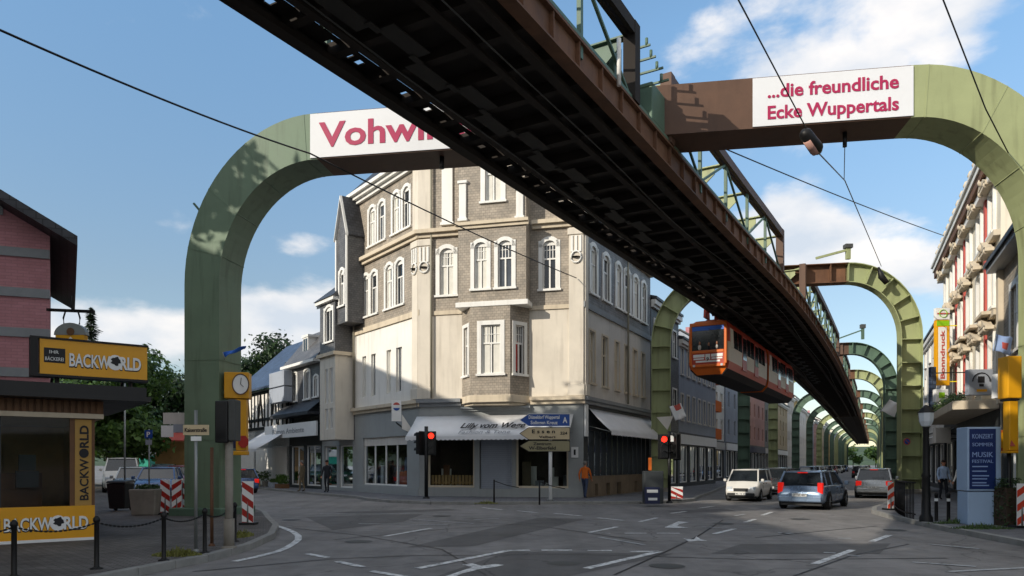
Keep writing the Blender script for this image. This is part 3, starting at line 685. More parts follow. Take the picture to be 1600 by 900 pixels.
# stay masts on top of the nearer arches
# ---------------------------------------------------------------- the hanging train
def train():
    sf = s_at_y(39.0); p, dd = track(sf); f0 = tpos(sf, -2.12, .12)
    rt = thing('suspension_train', f0, 'orange and red train hanging below the left side of the overhead track', 'hanging train')
    X = Vector((dd.x, dd.y, 0)); Yv = Vector((dd.y, -dd.x, 0))     # X goes away from the camera, Yv to the right
    class TF:
        pass
    def P(x, y, z): return f0 + X*x + Yv*y + Vector((0, 0, z))
    ring = [(-.72, 6.42), (.72, 6.42), (1.02, 6.75), (1.11, 7.15), (1.12, 8.2), (1.08, 9.0), (.98, 9.28), (.70, 9.42), (-.70, 9.42), (-.98, 9.28), (-1.08, 9.0), (-1.12, 8.2), (-1.11, 7.15), (-1.02, 6.75)]
    mats_of = {0: 2, 1: 2, 13: 2, 2: 1, 12: 1, 3: 0, 11: 0, 4: 1, 10: 1, 5: 1, 6: 1, 7: 3, 8: 1, 9: 1}
    def body(x0, x1, nm, nose=0, tail=0):
        b = MB(); n = len(ring)
        st = [(x0, .93 if nose else 1, .04 if nose else 0), (x0+.18, 1, 0), (x1-.18, 1, 0), (x1, .93 if tail else 1, .04 if tail else 0)]
        vs = []
        for x, k, _ in st:
            for y, z in ring:
                sl = .0
                if nose and x < x0+.1: sl = .35*max(0, (7.2-z))+.05*max(0, z-8.6)
                if tail and x > x1-.1: sl = -.35*max(0, (7.2-z))-.05*max(0, z-8.6)
                vs.append(P(x+sl, y*k, 7.9+(z-7.9)*(1-(1-k)*.4)))
        for i in range(3):
            for j in range(n):
                m_i = mats_of[j]
                b.add([vs[i*n+j], vs[i*n+(j+1) % n], vs[i*n+n+(j+1) % n], vs[i*n+n+j]], ((0, 1, 2, 3),), m_i)
        b.add(vs[:n], (tuple(range(n))[::-1],), 4); b.add(vs[-n:], (tuple(range(n)),), 4)
        return b.build(nm, ['train_pale', 'train_red', 'train_under', 'train_under', 'train_orange'], rt, weld=True)
    body(0, 10.6, 'front_car', nose=1); body(11.3, 21.8, 'rear_car', tail=1)
    b = MB()
    for i in range(9):
        x = 10.6+.7*i/9; k = .93 if i % 2 else .86
        b.prism([P(x, y*k, 7.9+(z-7.9)*k) for y, z in ring], X*.077)
    b.build('bellows', 'plastic_black', rt)
    # front face
    fr = MB()
    def fbox(mb, y0, y1, z0, z1, x=-.03, th=.04, mi=0): mb.hexa([P(x, y0, z0), P(x, y1, z0), P(x+th, y1, z0), P(x+th, y0, z0), P(x, y0, z1), P(x, y1, z1), P(x+th, y1, z1), P(x+th, y0, z1)], mi)
    for a in ((-1.0, 1.0, 9.10, 9.30), (-1.02, -.87, 7.0, 9.10), (.87, 1.02, 7.0, 9.10), (-.87, .87, 7.62, 7.78), (-.95, .95, 6.86, 7.02)): fbox(fr, *a, x=-.06, th=.07)
    o = fr.build('front_frame', 'train_orange', rt, bevel=.03)
    pn = MB(); fbox(pn, -.87, .87, 7.02, 7.62); po = pn.build('front_panel', 'train_red', rt)
    st_ = MB(); fbox(st_, -.80, -.18, 7.40, 7.56, x=-.04, th=.008); fbox(st_, .18, .80, 7.40, 7.56, x=-.04, th=.008); fbox(st_, -.66, .66, 7.12, 7.22, x=-.04, th=.008); fbox(st_, -.78, -.2, 7.28, 7.36, x=-.04, th=.008); fbox(st_, .2, .78, 7.28, 7.36, x=-.04, th=.008)
    st_.build('stripe', 'white_paint', po)
    hb_ = MB(); fbox(hb_, -.13, .13, 7.26, 7.56, x=-.055, th=.02); no = hb_.build('number_box', 'plate_white', po)
    TFr = Frame((f0.x, f0.y), (Yv.x, Yv.y), (-X.x, -X.y)); lt = MB(); letters(lt, TFr, '9', -.07, 7.31, .28, w=.06, bold=.02); lt.build('numeral', 'lettering_dark', no)
    ws = MB(); fbox(ws, -.87, .87, 7.78, 9.10, x=-.012, th=.02); wo = ws.build('windscreen', 'pane_dark', rt)
    bl = MB(); fbox(bl, -.86, .86, 8.86, 9.09, x=-.025, th=.01); bl.build('blue_sunband', 'train_blue', wo)
    wp_ = MB(); wp_.bar(P(-.05, .05, 8.95), P(-.05, .62, 8.45), .03, .02); wp_.build('wiper', 'black_paint', wo)
    for yy, hh, c in ((-.45, .38, 'cloth_white'), (.48, .34, 'cloth_white'), (.05, .28, 'cloth_dark')):
        hd = MB(); hd.ball(P(-.02, yy, 7.82+hh*.35), hh*.5, 10, sq=(.5, .5, .75)); hd.ball(P(-.02, yy, 7.86+hh*.8), .10, 10, sq=(.5, .9, 1.1), mi=1); hd.build('passenger_figure', [c, 'skin'], wo)  # passengers' heads and shoulders, set flat against the opaque windscreen
    for yy in (-.75, .75):
        h_ = MB(); h_.lathe(P(0, 0, 0), [(0, 0)], 3) if False else None
        h_.tube([P(-.07, yy, 6.95), P(-.02, yy, 6.95)], .07, 10); h_.build('headlight', 'head_glass', rt)
    # side windows and doors, both sides
    for sd in (1, -1):
        for car0 in (0.0, 11.3):
            x = car0+.35
            items = [('cab', .8)] + [('win', 1.05)]*2 + [('door', 1.25)] + [('win', 1.05)]*2 + [('door', 1.25)] + [('win', 1.05)]*2
            for kind, wdt in items:
                a, c = x+.06, x+wdt-.06; x += wdt
                q = MB(); y = sd*1.105
                z0, z1 = (7.95, 8.95)
                if kind == 'door':
                    dq = MB(); dq.hexa([P(a, sd*1.09, 6.98), P(c, sd*1.09, 6.98), P(c, sd*1.135, 6.98), P(a, sd*1.135, 6.98), P(a, sd*1.07, 9.0), P(c, sd*1.07, 9.0), P(c, sd*1.12, 9.0), P(a, sd*1.12, 9.0)])
                    do = dq.build('door', 'train_red', rt); q.hexa([P(a+.1, sd*1.12, 7.6), P(c-.1, sd*1.12, 7.6), P(c-.1, sd*1.147, 7.6), P(a+.1, sd*1.147, 7.6), P(a+.1, sd*1.09, 8.85), P(c-.1, sd*1.09, 8.85), P(c-.1, sd*1.132, 8.85), P(a+.1, sd*1.132, 8.85)]); q.build('door_window', 'pane_dark', do)
                else:
                    q.hexa([P(a, sd*1.06, z0), P(c, sd*1.06, z0), P(c, sd*1.135, z0), P(a, sd*1.135, z0), P(a, sd*1.05, z1), P(c, sd*1.05, z1), P(c, sd*1.10, z1), P(a, sd*1.10, z1)]); q.build('side_window', 'pane_dark' if kind == 'win' else 'curtain', rt)
    # hangers to the rail
    for x in (1.6, 8.6, 13.4, 20.2):
        h_ = MB(); h_.prism([P(x-.35, 0, 9.40), P(x+.35, 0, 9.40), P(x+.2, 0, 10.1), P(x-.2, 0, 10.1)], Yv*.12)
        h_.prism([P(x-.5, -.55, 9.80), P(x+.5, -.55, 9.80), P(x+.3, -.55, 10.75), P(x-.3, -.55, 10.75)], Yv*.12); h_.bar(P(x, -.5, 9.6), P(x, .1, 9.6), .3, .2)
        for xx in (x-.5, x+.5): h_.tube([P(xx, -.30, 10.25), P(xx, -.12, 10.25)], .24, 12)
        h_.build('hanger', 'train_red', rt)
train()
# ---------------------------------------------------------------- window kit
def window(parent, F, u0, u1, z0, z1, depth=.16, sur=.13, arch_=0.0, style='cross', pane='pane_dark', proud=.04, sill=True, name='window', frame='trim_white', mat_sur=None, w=0, curtain_=None):
    """a real window in an opening of a wall: surround, sash frame, pane; arch_ is the rise of a segmental head"""
    s = MB(); ms = mat_sur or frame; n = 8
    if sur > 0:
        for a, b in ((u0-sur, u0), (u1, u1+sur)): s.box(F, a, b, w+.002, w+proud, z0-.0, z1+(sur if not arch_ else 0))
        if arch_:
            uc, hw = (u0+u1)/2, (u1-u0)/2
            inn = [(uc-hw*math.cos(math.pi*k/n), z1-arch_+arch_*math.sin(math.pi*k/n)) for k in range(n+1)]
            ow = hw+sur; outr = [(uc-ow*math.cos(math.pi*k/n), z1-arch_+(arch_+sur)*max(0, math.sin(math.pi*k/n))) for k in range(n+1)]
            for k in range(n):
                pts = [inn[k], inn[k+1], outr[k+1], outr[k]]
                s.prism([F.P(u, w-.03, z) for u, z in pts], F.n*(proud+.03))
            # spandrels that close the corners of the square opening under the arched head
            for sg in (-1, 1):
                pts = [(uc+sg*hw, z1+.0)]+[(uc+sg*hw*math.cos(math.pi/2*k/4), z1-arch_+arch_*math.sin(math.pi/2*k/4)) for k in range(5)]
                s.prism([F.P(u, w-.05, z) for u, z in pts], F.n*.045)
        else: s.box(F, u0, u1, w+.002, w+proud, z1, z1+sur)
        if sill: s.box(F, u0-sur*1.25, u1+sur*1.25, w+.002, w+proud+.07, z0-.10, z0-.001)
    fw = .055; k = w-depth
    for a, b, c, d in ((u0, u0+fw, z0, z1), (u1-fw, u1, z0, z1), (u0+fw, u1-fw, z0, z0+fw), (u0+fw, u1-fw, z1-fw-arch_*.5, z1-arch_*.0)): s.box(F, a, b, k+.005, k+.075, c, d)
    zc = z0+(z1-z0)*.63
    if style in ('cross', 'bars'):
        s.box(F, u0+fw, u1-fw, k+.005, k+.07, zc-.035, zc+.035); s.box(F, (u0+u1)/2-.035, (u0+u1)/2+.035, k+.005, k+.07, z0+fw, zc-.035)
    if style == 'bars':
        for t in (.28, .5, .72): s.box(F, u0+(u1-u0)*t-.018, u0+(u1-u0)*t+.018, k+.005, k+.05, zc+.035, z1-fw)
        zz = zc+(z1-zc)*.5; s.box(F, u0+fw, u1-fw, k+.006, k+.045, zz-.012, zz+.012)
    if style == 'mull': s.box(F, (u0+u1)/2-.03, (u0+u1)/2+.03, k+.005, k+.07, z0+fw, z1-fw)
    o = s.build(name, [ms], parent)
    p = MB(); p.box(F, u0+.01, u1-.01, k-.02, k+.012, z0+.01, z1-.01); po = p.build('pane', pane, o)
    if curtain_:
        q = MB(); q.box(F, u0+fw, u0+(u1-u0)*.42, k+.0125, k+.018, z0+fw, z1-fw-arch_*.5); q.box(F, u0+(u1-u0)*.6, u1-fw, k+.0125, k+.018, z0+fw, z1-fw-arch_*.5); q.build('curtain', curtain_, po)
    return o
def pw(F, x0, x1, y0, y1, w=0):
    """pixel rectangle -> (u0,u1,z0,z1) on wall F, heights read at the rectangle's middle"""
    u0, u1 = F.u(x0, w), F.u(x1, w); xm = (x0+x1)/2
    return (u0, u1, F.z(xm, y1, w), F.z(xm, y0, w))
# ---------------------------------------------------------------- the corner house
CF = Frame((-4.6, 36.5), (7.96, -2.0))                 # chamfered front
P1 = CF.P(8.2, 0, 0)
LD = Vector((-.607, .794)); CL = Frame((-4.6-.607*30, 36.5+.794*30), (.607, -.794))     # left face; u=30 at the corner
CR = Frame((P1.x, P1.y), (.457, .889))                  # right face, u=0 at the corner
ch = thing('corner_house', CF.P(4, -6, 0), 'large corner house with slate upper storeys, cream walls and white window surrounds', 'house')
ZS, Z2, Z3, ZE = 4.55, 9.15, 13.0, 16.45               # shop cornice, string courses, eaves
UL, UR0, UR1 = 30-7.3, 0.0, 10.8
Wn = []     # windows to add (F, rect, kwargs)
def storey(F, u0, u1, z0, z1, m, rects, depth, **kw):
    mb = MB(); mb.wall(F, u0, u1, z0, z1, [r[:4] for r in rects], depth); mb.build('wall', m, ch)
    for r in rects: Wn.append((F, r[:4], dict(depth=depth-.02, **kw, **(r[4] if len(r) > 4 else {}))))
def rw(F, *a, **k):
    r = pw(F, *a); return r + ((k,) if k else ())
# left face: the pixel rows fall with distance, so level each storey on its corner-most window
def level(rs, zz): return [(r[0], r[1], zz[0], zz[1]) + tuple(r[4:]) for r in rs]
l2 = level([rw(CL, 567, 576, 420, 480), rw(CL, 580, 589, 416, 476), rw(CL, 603, 613, 402, 468), rw(CL, 619, 630, 395, 460)], (9.95, 12.25))
l3 = level([rw(CL, 577, 586, 320, 372), rw(CL, 592, 601, 312, 364), rw(CL, 614, 624, 298, 352), rw(CL, 630, 640, 288, 344)], (13.75, 15.85))
l1 = level([rw(CL, 566, 572, 540, 610), rw(CL, 580, 587, 537, 610), rw(CL, 604, 611, 530, 605), rw(CL, 619, 628, 526, 605)], (5.45, 7.75))
storey(CL, UL, 30, ZS, Z2, 'plaster_white', l1, .22, sur=0.0, style='mull')
storey(CL, UL, 30, Z2, Z3, 'slate_warm', l2, .16, arch_=.3, style='cross', sur=.17)
storey(CL, UL, 30, Z3, ZE, 'slate_warm', l3, .16, arch_=.3, style='cross', sur=.17)
# front
w1 = rw(CF, 687, 709, 388, 447); w4 = rw(CF, 848, 869, 381, 440)
f2 = level([w1, w4], (10.0, 12.3))
storey(CF, 0, 8.2, ZS, Z2, 'plaster_cream', [], .2)
storey(CF, 0, 8.2, Z2, Z3, 'slate_warm', f2, .18, arch_=.32, style='bars', sur=.2)
storey(CF, 0, 8.2, Z3, ZE, 'slate_warm', [], .2)
# upper bay of two storeys, 0.85 m proud of the front
ba, bb_ = CF.u(716, .85), CF.u(822, .85); BP = .85
def baywall(z0, z1, rects, m, **kw):
    mb = MB(); Fb = CF.sub(0, BP); mb.wall(Fb, ba, bb_, z0, z1, [r[:4] for r in rects], .18)
    P = CF.P; mb.quad(P(ba, 0, z0), P(ba, BP, z0), P(ba, BP, z1), P(ba, 0, z1)); mb.quad(P(bb_, BP, z0), P(bb_, 0, z0), P(bb_, 0, z1), P(bb_, BP, z1)); mb.quad(P(ba, 0, z0), P(bb_, 0, z0), P(bb_, BP, z0), P(ba, BP, z0))
    mb.build('bay_wall', m, ch)
    for r in rects: Wn.append((Fb, r[:4], dict(depth=.16, **kw)))
Fb = CF.sub(0, BP)
b2 = level([rw(Fb, 741, 761, 377, 438), rw(Fb, 778, 800, 375, 436)], (10.0, 12.2)); baywall(Z2+.15, Z3, b2, 'slate_warm', arch_=.3, style='bars', sur=.18)
b3 = level([rw(Fb, 758, 783, 262, 318)], (14.1, 16.2)); baywall(Z3, 17.2, b3, 'slate_warm', style='cross', sur=.22)
mb = MB(); Fz = CF.sub(0, 0)
mb.box(CF, ba-.1, bb_+.12, 0, BP+.14, Z2-.02, Z2+.22); mb.build('bay_ledge', 'trim_white', ch, bevel=.02)
# white slate-free panels and small pilasters of the top storey
for x0, x1, y0, y1, w_ in ((691, 708, 256, 348, .0), (718, 729, 288, 342, BP), (807, 818, 298, 338, BP)):
    r = pw(CF, x0, x1, y0, y1, w_); mb = MB(); mb.box(CF, r[0], r[1], w_+.002, w_+.10, r[2], r[3]); mb.box(CF, r[0]-.06, r[1]+.06, w_+.002, w_+.16, r[2]-.14, r[2]-.002); mb.box(CF, r[0]-.06, r[1]+.06, w_+.002, w_+.16, r[3]+.002, r[3]+.14); mb.build('panel', 'trim_white', ch, bevel=.015)
# lower oriel with slanted cheeks
oa, ob_ = CF.u(722), CF.u(827); od = .95; i0, i1 = CF.u(735, od), CF.u(797, od)
OZ0, OZ1 = 4.95, Z2-.03
pA, pB, pC, pD = CF.P(oa, 0, 0), CF.P(i0, od, 0), CF.P(i1, od, 0), CF.P(ob_, 0, 0)
FA = Frame((pA.x, pA.y), (pB-pA).to_2d()); FB = Frame((pB.x, pB.y), (pC-pB).to_2d()); FC = Frame((pC.x, pC.y), (pD-pC).to_2d())
la, lb, lcn = (pB-pA).length, (pC-pB).length, (pD-pC).length
zz = (5.95, 8.25)
for Fo, ln_, hole in ((FA, la, (.26*la, .74*la)), (FB, lb, (FB.u(752), FB.u(782))), (FC, lcn, (.26*lcn, .72*lcn))):
    mb = MB(); r = (hole[0], hole[1])+zz; mb.wall(Fo, 0, ln_, OZ0, OZ1, [r], .16); mb.build('oriel_wall', 'slate_warm', ch)
    Wn.append((Fo, r, dict(depth=.14, sur=.2 if Fo is FB else .17, style='bars')))
mb = MB()
def oriel_slab(z0, z1, g_): 
    mb.prism([CF.P(oa-g_, .01, z0), CF.P(i0-g_*.6, od+g_, z0), CF.P(i1+g_*.6, od+g_, z0), CF.P(ob_+g_, .01, z0)], (0, 0, z1-z0))
oriel_slab(OZ0-.34, OZ0-.002, .06); oriel_slab(OZ0-.46, OZ0-.342, -.12); mb.build('oriel_base', 'trim_stone', ch, bevel=.02)
# right face
def lev(xs, y0, y1, zz): return [(CR.u(a), CR.u(b))+zz for a, b in xs]
r2 = lev([(923, 932), (943, 952), (963, 970), (976, 984), (990, 997), (1003, 1009)], 0, 0, (9.95, 12.25))
r3 = lev([(923, 932), (943, 952), (963, 970), (976, 984), (990, 997), (1003, 1009)], 0, 0, (13.75, 15.85))
r1 = lev([(921, 929), (941, 949), (961, 967), (976, 982), (989, 995), (1002, 1007)], 0, 0, (5.6, 8.1))
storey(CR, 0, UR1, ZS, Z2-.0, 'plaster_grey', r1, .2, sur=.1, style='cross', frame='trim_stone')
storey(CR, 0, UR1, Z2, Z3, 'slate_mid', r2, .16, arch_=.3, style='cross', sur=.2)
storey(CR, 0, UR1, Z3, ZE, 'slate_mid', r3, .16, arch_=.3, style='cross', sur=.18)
for i, (F, r, k) in enumerate(Wn):
    pan = 'pane_grey' if F is CR or i % 3 == 0 else 'pane_dark'
    o = window(ch, F, *r, pane=pan, curtain_='curtain' if i % 2 == 0 and r[1]-r[0] > .35 else None, **k)
q = MB(); q.box(FC, lcn*.32, lcn*.5, -.13, -.121, zz[0]+.15, zz[1]-.75); q.build('blind', 'blind_red', ch)
# string courses and cornices: profile runs along each face
def course(F, u0, u1, z, h, out_, m, w=0, name='cornice', steps=2):
    mb = MB()
    for k in range(steps): mb.box(F, u0-.0, u1+.0, w+.002, w+out_*(k+1)/steps, z+h*k/steps+(.001 if k else 0), z+h*(k+1)/steps)
    return mb.build(name, m, ch)
for F, a, b in ((CL, UL, 30.1), (CR, -.1, UR1)):
    course(F, a, b, Z3-.15, .38, .34, 'trim_stone'); course(F, a, b, ZS-.02, .34, .28, 'lead' if F is CR else 'trim_stone'); course(F, a, b, ZE-.02, .55, .55, 'trim_white', steps=3)
    course(F, a, b, Z2-.1, .28, .10, 'trim_stone' if F is CL else 'lead', steps=1)
for a, b in ((-.12, ba-.13), (bb_+.14, 8.3)): course(CF, a, b, Z3-.14, .37, .34, 'trim_stone')
course(CF, ba-.12, bb_+.13, Z3-.14, .30, .2, 'trim_stone', w=BP)
course(CF, -.12, 8.3, ZE-.02, .55, .55, 'trim_white', steps=3); course(CF, -.1, oa-.02, ZS-.02, .36, .28, 'lead'); course(CF, ob_+.08, 8.3, ZS-.02, .36, .30, 'trim_stone'); course(CF, oa-.018, ob_+.078, ZS-.28, .2, .2, 'shop_grey')
course(CF, .46, oa, Z2-.12, .2, .07, 'trim_stone', steps=1); course(CF, ob_, 7.6, Z2-.12, .2, .07, 'trim_stone', steps=1)
# corner pilasters
def pil(F, a, b, w_=.12):
    mb = MB(); mb.box(F, a, b, .003, w_, ZS+.36, Z3-.2); mb.box(F, a-.05, b+.05, .003, w_+.06, ZS+.355, ZS+.9); mb.box(F, a-.05, b+.05, .003, w_+.06, Z3-.55, Z3-.25)
    mb.box(F, a, b, .003, w_*.7, Z3+.3, ZE-.05); mb.build('pilaster', 'plaster_cream', ch, bevel=.02)
pil(CF, -.02, .62); pil(CL, 29.45, 30.02); pil(CF, 7.52, 8.22); pil(CR, -.02, .35)
for F, u, z in ((CF, .3, 11.75), (CF, 7.87, 11.75), (CL, 29.74, 11.75)):
    mb = MB()
    for du in (-.2, 0, .2): mb.box(F, u+du-.05, u+du+.05, .121, .17, z-.1, z+.65)
    mb.lathe(F.P(u, .13, z-.35), [(0, -.0), (.22, .0)], 12); mb.tube([F.P(u+.24*math.cos(a*.5236), .16, z-.35+.27*math.sin(a*.5236)) for a in range(13)], .045, 6); mb.build('stucco_ornament', 'trim_white', ch)
# roof and its pieces
top = MB(); ins = 3.2; zr = ZE+.55
q = [CL.P(UL, .5, zr), CF.P(-.15, .5, zr), CF.P(8.35, .5, zr), CR.P(UR1, .5, zr), CR.P(UR1, -9.5, zr), CL.P(UL, -9.5, zr)]
q2 = [CL.P(UL, -ins, zr+3.4), CF.P(.9, -ins*.7, zr+3.4), CF.P(7.0, -ins*.7, zr+3.4), CR.P(UR1, -ins, zr+3.4), CR.P(UR1, -8.5, zr+3.4), CL.P(UL, -8.5, zr+3.4)]
n_ = len(q); top.add(q+q2, [tuple(range(n_, 2*n_))]+[(i, (i+1) % n_, n_+(i+1) % n_, n_+i) for i in range(n_)])
ro = top.build('roof', 'slate_roof', ch)
c_ = MB(); cp = CF.P(2.2, -4.5, 0); Fc = CF.sub(2.2, -4.5); c_.box(Fc, 0, 1.2, -.7, 0, zr+2.2, zr+5.0); c_.box(Fc, -.06, 1.26, -.76, .06, zr+5.0, zr+5.15); c_.build('chimney', 'brick_pink', ro)
mb = MB(); mb.wall(CR, -.0, .0, 0, 0) if False else None
P = CR.P; mb.quad(P(UR1, 0, 0), P(UR1, -9.5, 0), P(UR1, -9.5, zr), P(UR1, 0, zr)); mb.quad(CL.P(UL, -9.5, 0), CL.P(UL, 0, 0), CL.P(UL, 0, zr), CL.P(UL, -9.5, zr)); mb.quad(P(UR1, -9.5, 0), CL.P(UL, -9.5, 0), CL.P(UL, -9.5, zr), P(UR1, -9.5, zr)); mb.build('end_wall', 'slate_dark', ch)
# left end: small gabled bay on the upper floors, window in it
gu0, gu1, gw = UL-.25, UL+1.15, 1.0
gb = MB(); Fg = CL.sub(0, gw); gr = (gu0+.42, gu1-.42, 10.6, 12.6); zg0, zg1, zg2 = 9.6, 14.6, 16.6
gb.wall(Fg, gu0, gu1, zg0, zg1, [gr], .15); gb.poly([Fg.P(gu0, 0, zg1), Fg.P(gu1, 0, zg1), Fg.P((gu0+gu1)/2, 0, zg2)])
gb.quad(Fg.P(gu1, 0, zg0), Fg.P(gu1, -gw, zg0), Fg.P(gu1, -gw, zg1), Fg.P(gu1, 0, zg1)); gb.quad(Fg.P(gu0, -gw, zg0), Fg.P(gu0, 0, zg0), Fg.P(gu0, 0, zg1), Fg.P(gu0, -gw, zg1)); gb.quad(Fg.P(gu0, 0, zg0), Fg.P(gu0, -gw, zg0), Fg.P(gu1, -gw, zg0), Fg.P(gu1, 0, zg0)); gb.build('gable_bay', 'slate_dark', ch)
window(ch, Fg, *gr, depth=.13, arch_=.4, sur=.16)
gm = (gu0+gu1)/2; gt = MB()
for sg, ge in ((1, gu0-.12), (-1, gu1+.12)):
    gt.prism([Fg.P(gm, .14, zg2+.16), Fg.P(ge, .14, zg1-.12), Fg.P(ge, .14, zg1-.28), Fg.P(gm, .14, zg2-.02)], Fg.n*-.14)
gt.box(Fg, gu0-.06, gu0+.08, .002, .08, zg0, zg1-.2); gt.box(Fg, gu1-.08, gu1+.06, .002, .08, zg0, zg1-.2); gt.build('bargeboard', 'trim_white', ch)
gr_ = MB()
for ge in (gu0-.12, gu1+.12):
    gr_.prism([Fg.P(gm, -.005, zg2+.17), Fg.P(ge, -.005, zg1-.1), Fg.P(ge, -.005, zg1-.2), Fg.P(gm, -.005, zg2+.07)], Fg.n*-3.2)
gr_.build('gable_roof', 'slate_roof', ch)
# shop level: piers, fascia, windows with goods
def shopfront(F, parent, spans, u0, u1, z1, fascia_z, m='shop_grey', sill=.55, deep=1.6, dark='interior_dark'):
    mb = MB(); holes = [(a, b, sill, fascia_z) for a, b in spans]; mb.wall(F, u0, u1, 0, z1, holes, .25); mb.build('shop_wall', m, parent)
    for a, b in spans:
        r = MB(); P = F.P; k0, k1 = -.26, -deep
        r.quad(P(a, k1, sill), P(b, k1, sill), P(b, k1, fascia_z), P(a, k1, fascia_z)); r.quad(P(a, k0, sill), P(b, k0, sill), P(b, k1, sill), P(a, k1, sill)); r.quad(P(a, k1, fascia_z), P(b, k1, fascia_z), P(b, k0, fascia_z), P(a, k0, fascia_z))
        r.quad(P(a, k0, sill), P(a, k1, sill), P(a, k1, fascia_z), P(a, k0, fascia_z)); r.quad(P(b, k1, sill), P(b, k0, sill), P(b, k0, fascia_z), P(b, k1, fascia_z)); r.build('shop_interior', dark, parent)
        fr = MB()
        for c, d, e, f in ((a, a+.07, sill, fascia_z), (b-.07, b, sill, fascia_z), (a+.07, b-.07, sill, sill+.08), (a+.07, b-.07, fascia_z-.07, fascia_z)): fr.box(F, c, d, -.2, -.12, e, f)
        nm = max(0, round((b-a)/1.3)-1)
        for k in range(nm): u = a+(b-a)*(k+1)/(nm+1); fr.box(F, u-.035, u+.035, -.2, -.12, sill+.08, fascia_z-.07)
        o = fr.build('shop_window', 'trim_white', parent); g_ = MB(); g_.box(F, a+.03, b-.03, -.17, -.155, sill+.03, fascia_z-.03); g_.build('pane', 'shop_glass', o)
def goods(F, parent, u0, u1, z0, n, rnd, cols, hmax=.9, w0=-.5, w1=-1.2):
    for _ in range(n):
        m = rnd.choice(cols); u = rnd.uniform(u0+.15, u1-.15); w_ = rnd.uniform(w1, w0); h = rnd.uniform(.2, hmax); b_ = rnd.uniform(.1, .26); g_ = MB()
        if rnd.random() < .5: g_.box(F, u-b_, u+b_, w_-.05, w_+.05, z0+.02, z0+h)
        else: g_.lathe(F.P(u, w_, z0+.02), [(b_*.6, 0), (b_*.7, h*.3), (b_*.35, h*.6), (b_*.5, h*.8), (b_*.2, h)], 10)
        g_.build('display_item', m, parent)
rs = random.Random(3)
sl_ = [(CL.u(568), CL.u(583)), (CL.u(584), CL.u(634))]
shopfront(CL, ch, [(CL.u(567), CL.u(636))], UL, 30, ZS, 3.15)
ua_, ub_ = CL.u(567), CL.u(636)
goods(CL, ch, ua_, ub_, .55, 12, rs, ['sign_blue', 'poster_pale', 'white_paint', 'cloth_orange', 'cloth_white', 'poster_blue'], 1.6)
fs = MB(); fs.box(CL, ua_, ub_, -.116, -.10, 2.7, 3.14); fs.build('shop_sign_panel', 'plaster_grey', ch)
cs = [(CF.u(668), CF.u(741)), (CF.u(806), CF.u(888))]
dr = (CF.u(749), CF.u(800))
mbw = MB(); mbw.wall(CF, 0, 8.2, 0, ZS, [(cs[0][0], cs[0][1], .55, 3.0), (cs[1][0], cs[1][1], .55, 3.0), (dr[0], dr[1], .1, 3.0)], .25); mbw.build('shop_wall', 'shop_grey', ch)
for a, b in cs:
    r = MB(); P = CF.P; k0, k1 = -.26, -1.8; sill, fz = .55, 3.0
    for qd in ((P(a, k1, sill), P(b, k1, sill), P(b, k1, fz), P(a, k1, fz)), (P(a, k0, sill), P(b, k0, sill), P(b, k1, sill), P(a, k1, sill)), (P(a, k1, fz), P(b, k1, fz), P(b, k0, fz), P(a, k0, fz)), (P(a, k0, sill), P(a, k1, sill), P(a, k1, fz), P(a, k0, fz)), (P(b, k1, sill), P(b, k0, sill), P(b, k0, fz), P(b, k1, fz))): r.quad(*qd)
    r.build('shop_interior', 'interior_dark', ch); fr = MB()
    for c, d, e, f in ((a, a+.09, sill, fz), (b-.09, b, sill, fz), (a+.09, b-.09, sill, sill+.1)): fr.box(CF, c, d, -.2, -.1, e, f)
    o = fr.build('shop_window', 'trim_stone', ch); g_ = MB(); g_.box(CF, a+.03, b-.03, -.17, -.155, sill+.03, fz-.03); g_.build('pane', 'shop_glass', o)
goods(CF, ch, cs[0][0], cs[0][1], .55, 7, rs, ['lead', 'cloth_dark', 'wood_brown', 'cloth_khaki', 'curtain'], 1.2); goods(CF, ch, cs[1][0], cs[1][1], .55, 6, rs, ['lead', 'cloth_dark', 'curtain', 'cloth_khaki'], 1.3)
pf = MB(); a, b = cs[0]; n_ = 13
for k in range(n_): u = a+.15+(b-a-.3)*k/(n_-1); pf.box(CF, u-.065, u+.065, -.36, -.33, .68, 1.15)
pf.box(CF, a+.1, b-.1, -.40, -.365, .75, .82); pf.build('slatted_screen', 'wood_pale', ch)
sh = MB()
for k in range(28): z = .11+k*.1; sh.box(CF, dr[0]+.03, dr[1]-.03, -.2, -.185 if k % 2 else -.18, z, z+.095)
sh.build('roller_shutter', 'plaster_bluegrey', ch)
mb = MB(); mb.box(CF, 0, 8.2, .003, .05, 0, .5); mb.box(CL, UL, 30, .003, .05, 0, .5); mb.build('plinth', 'shop_grey', ch)
# right face shop: stone plinth with cellar openings, dark glazed band
a0, a1 = .5, UR1-.1
hs = [(CR.u(x0), CR.u(x1), .15, .75) for x0, x1 in ((926, 931), (944, 950), (961, 967), (988, 993))]
mb = MB(); mb.wall(CR, 0, UR1, 0, 1.05, hs, .2, w=.12); mb.box(CR, 0, UR1, .0, .13, 1.05, 1.12); mb.build('stone_plinth', 'stone_plinth', ch)
mb = MB(); P = CR.P
for h in hs: mb.quad(P(h[0], -.06, h[2]), P(h[1], -.06, h[2]), P(h[1], -.06, h[3]), P(h[0], -.06, h[3]))
mb.build('cellar_grating', 'black_paint', ch)
n_ = 12; spans = [(a0+(a1-a0)*k/n_+.05, a0+(a1-a0)*(k+1)/n_-.05) for k in range(n_)]
mb = MB(); mb.wall(CR, 0, UR1, 1.05, ZS, [(a, b, 1.13, 3.3) for a, b in spans], .2); mb.build('shop_wall', 'shop_dark', ch)
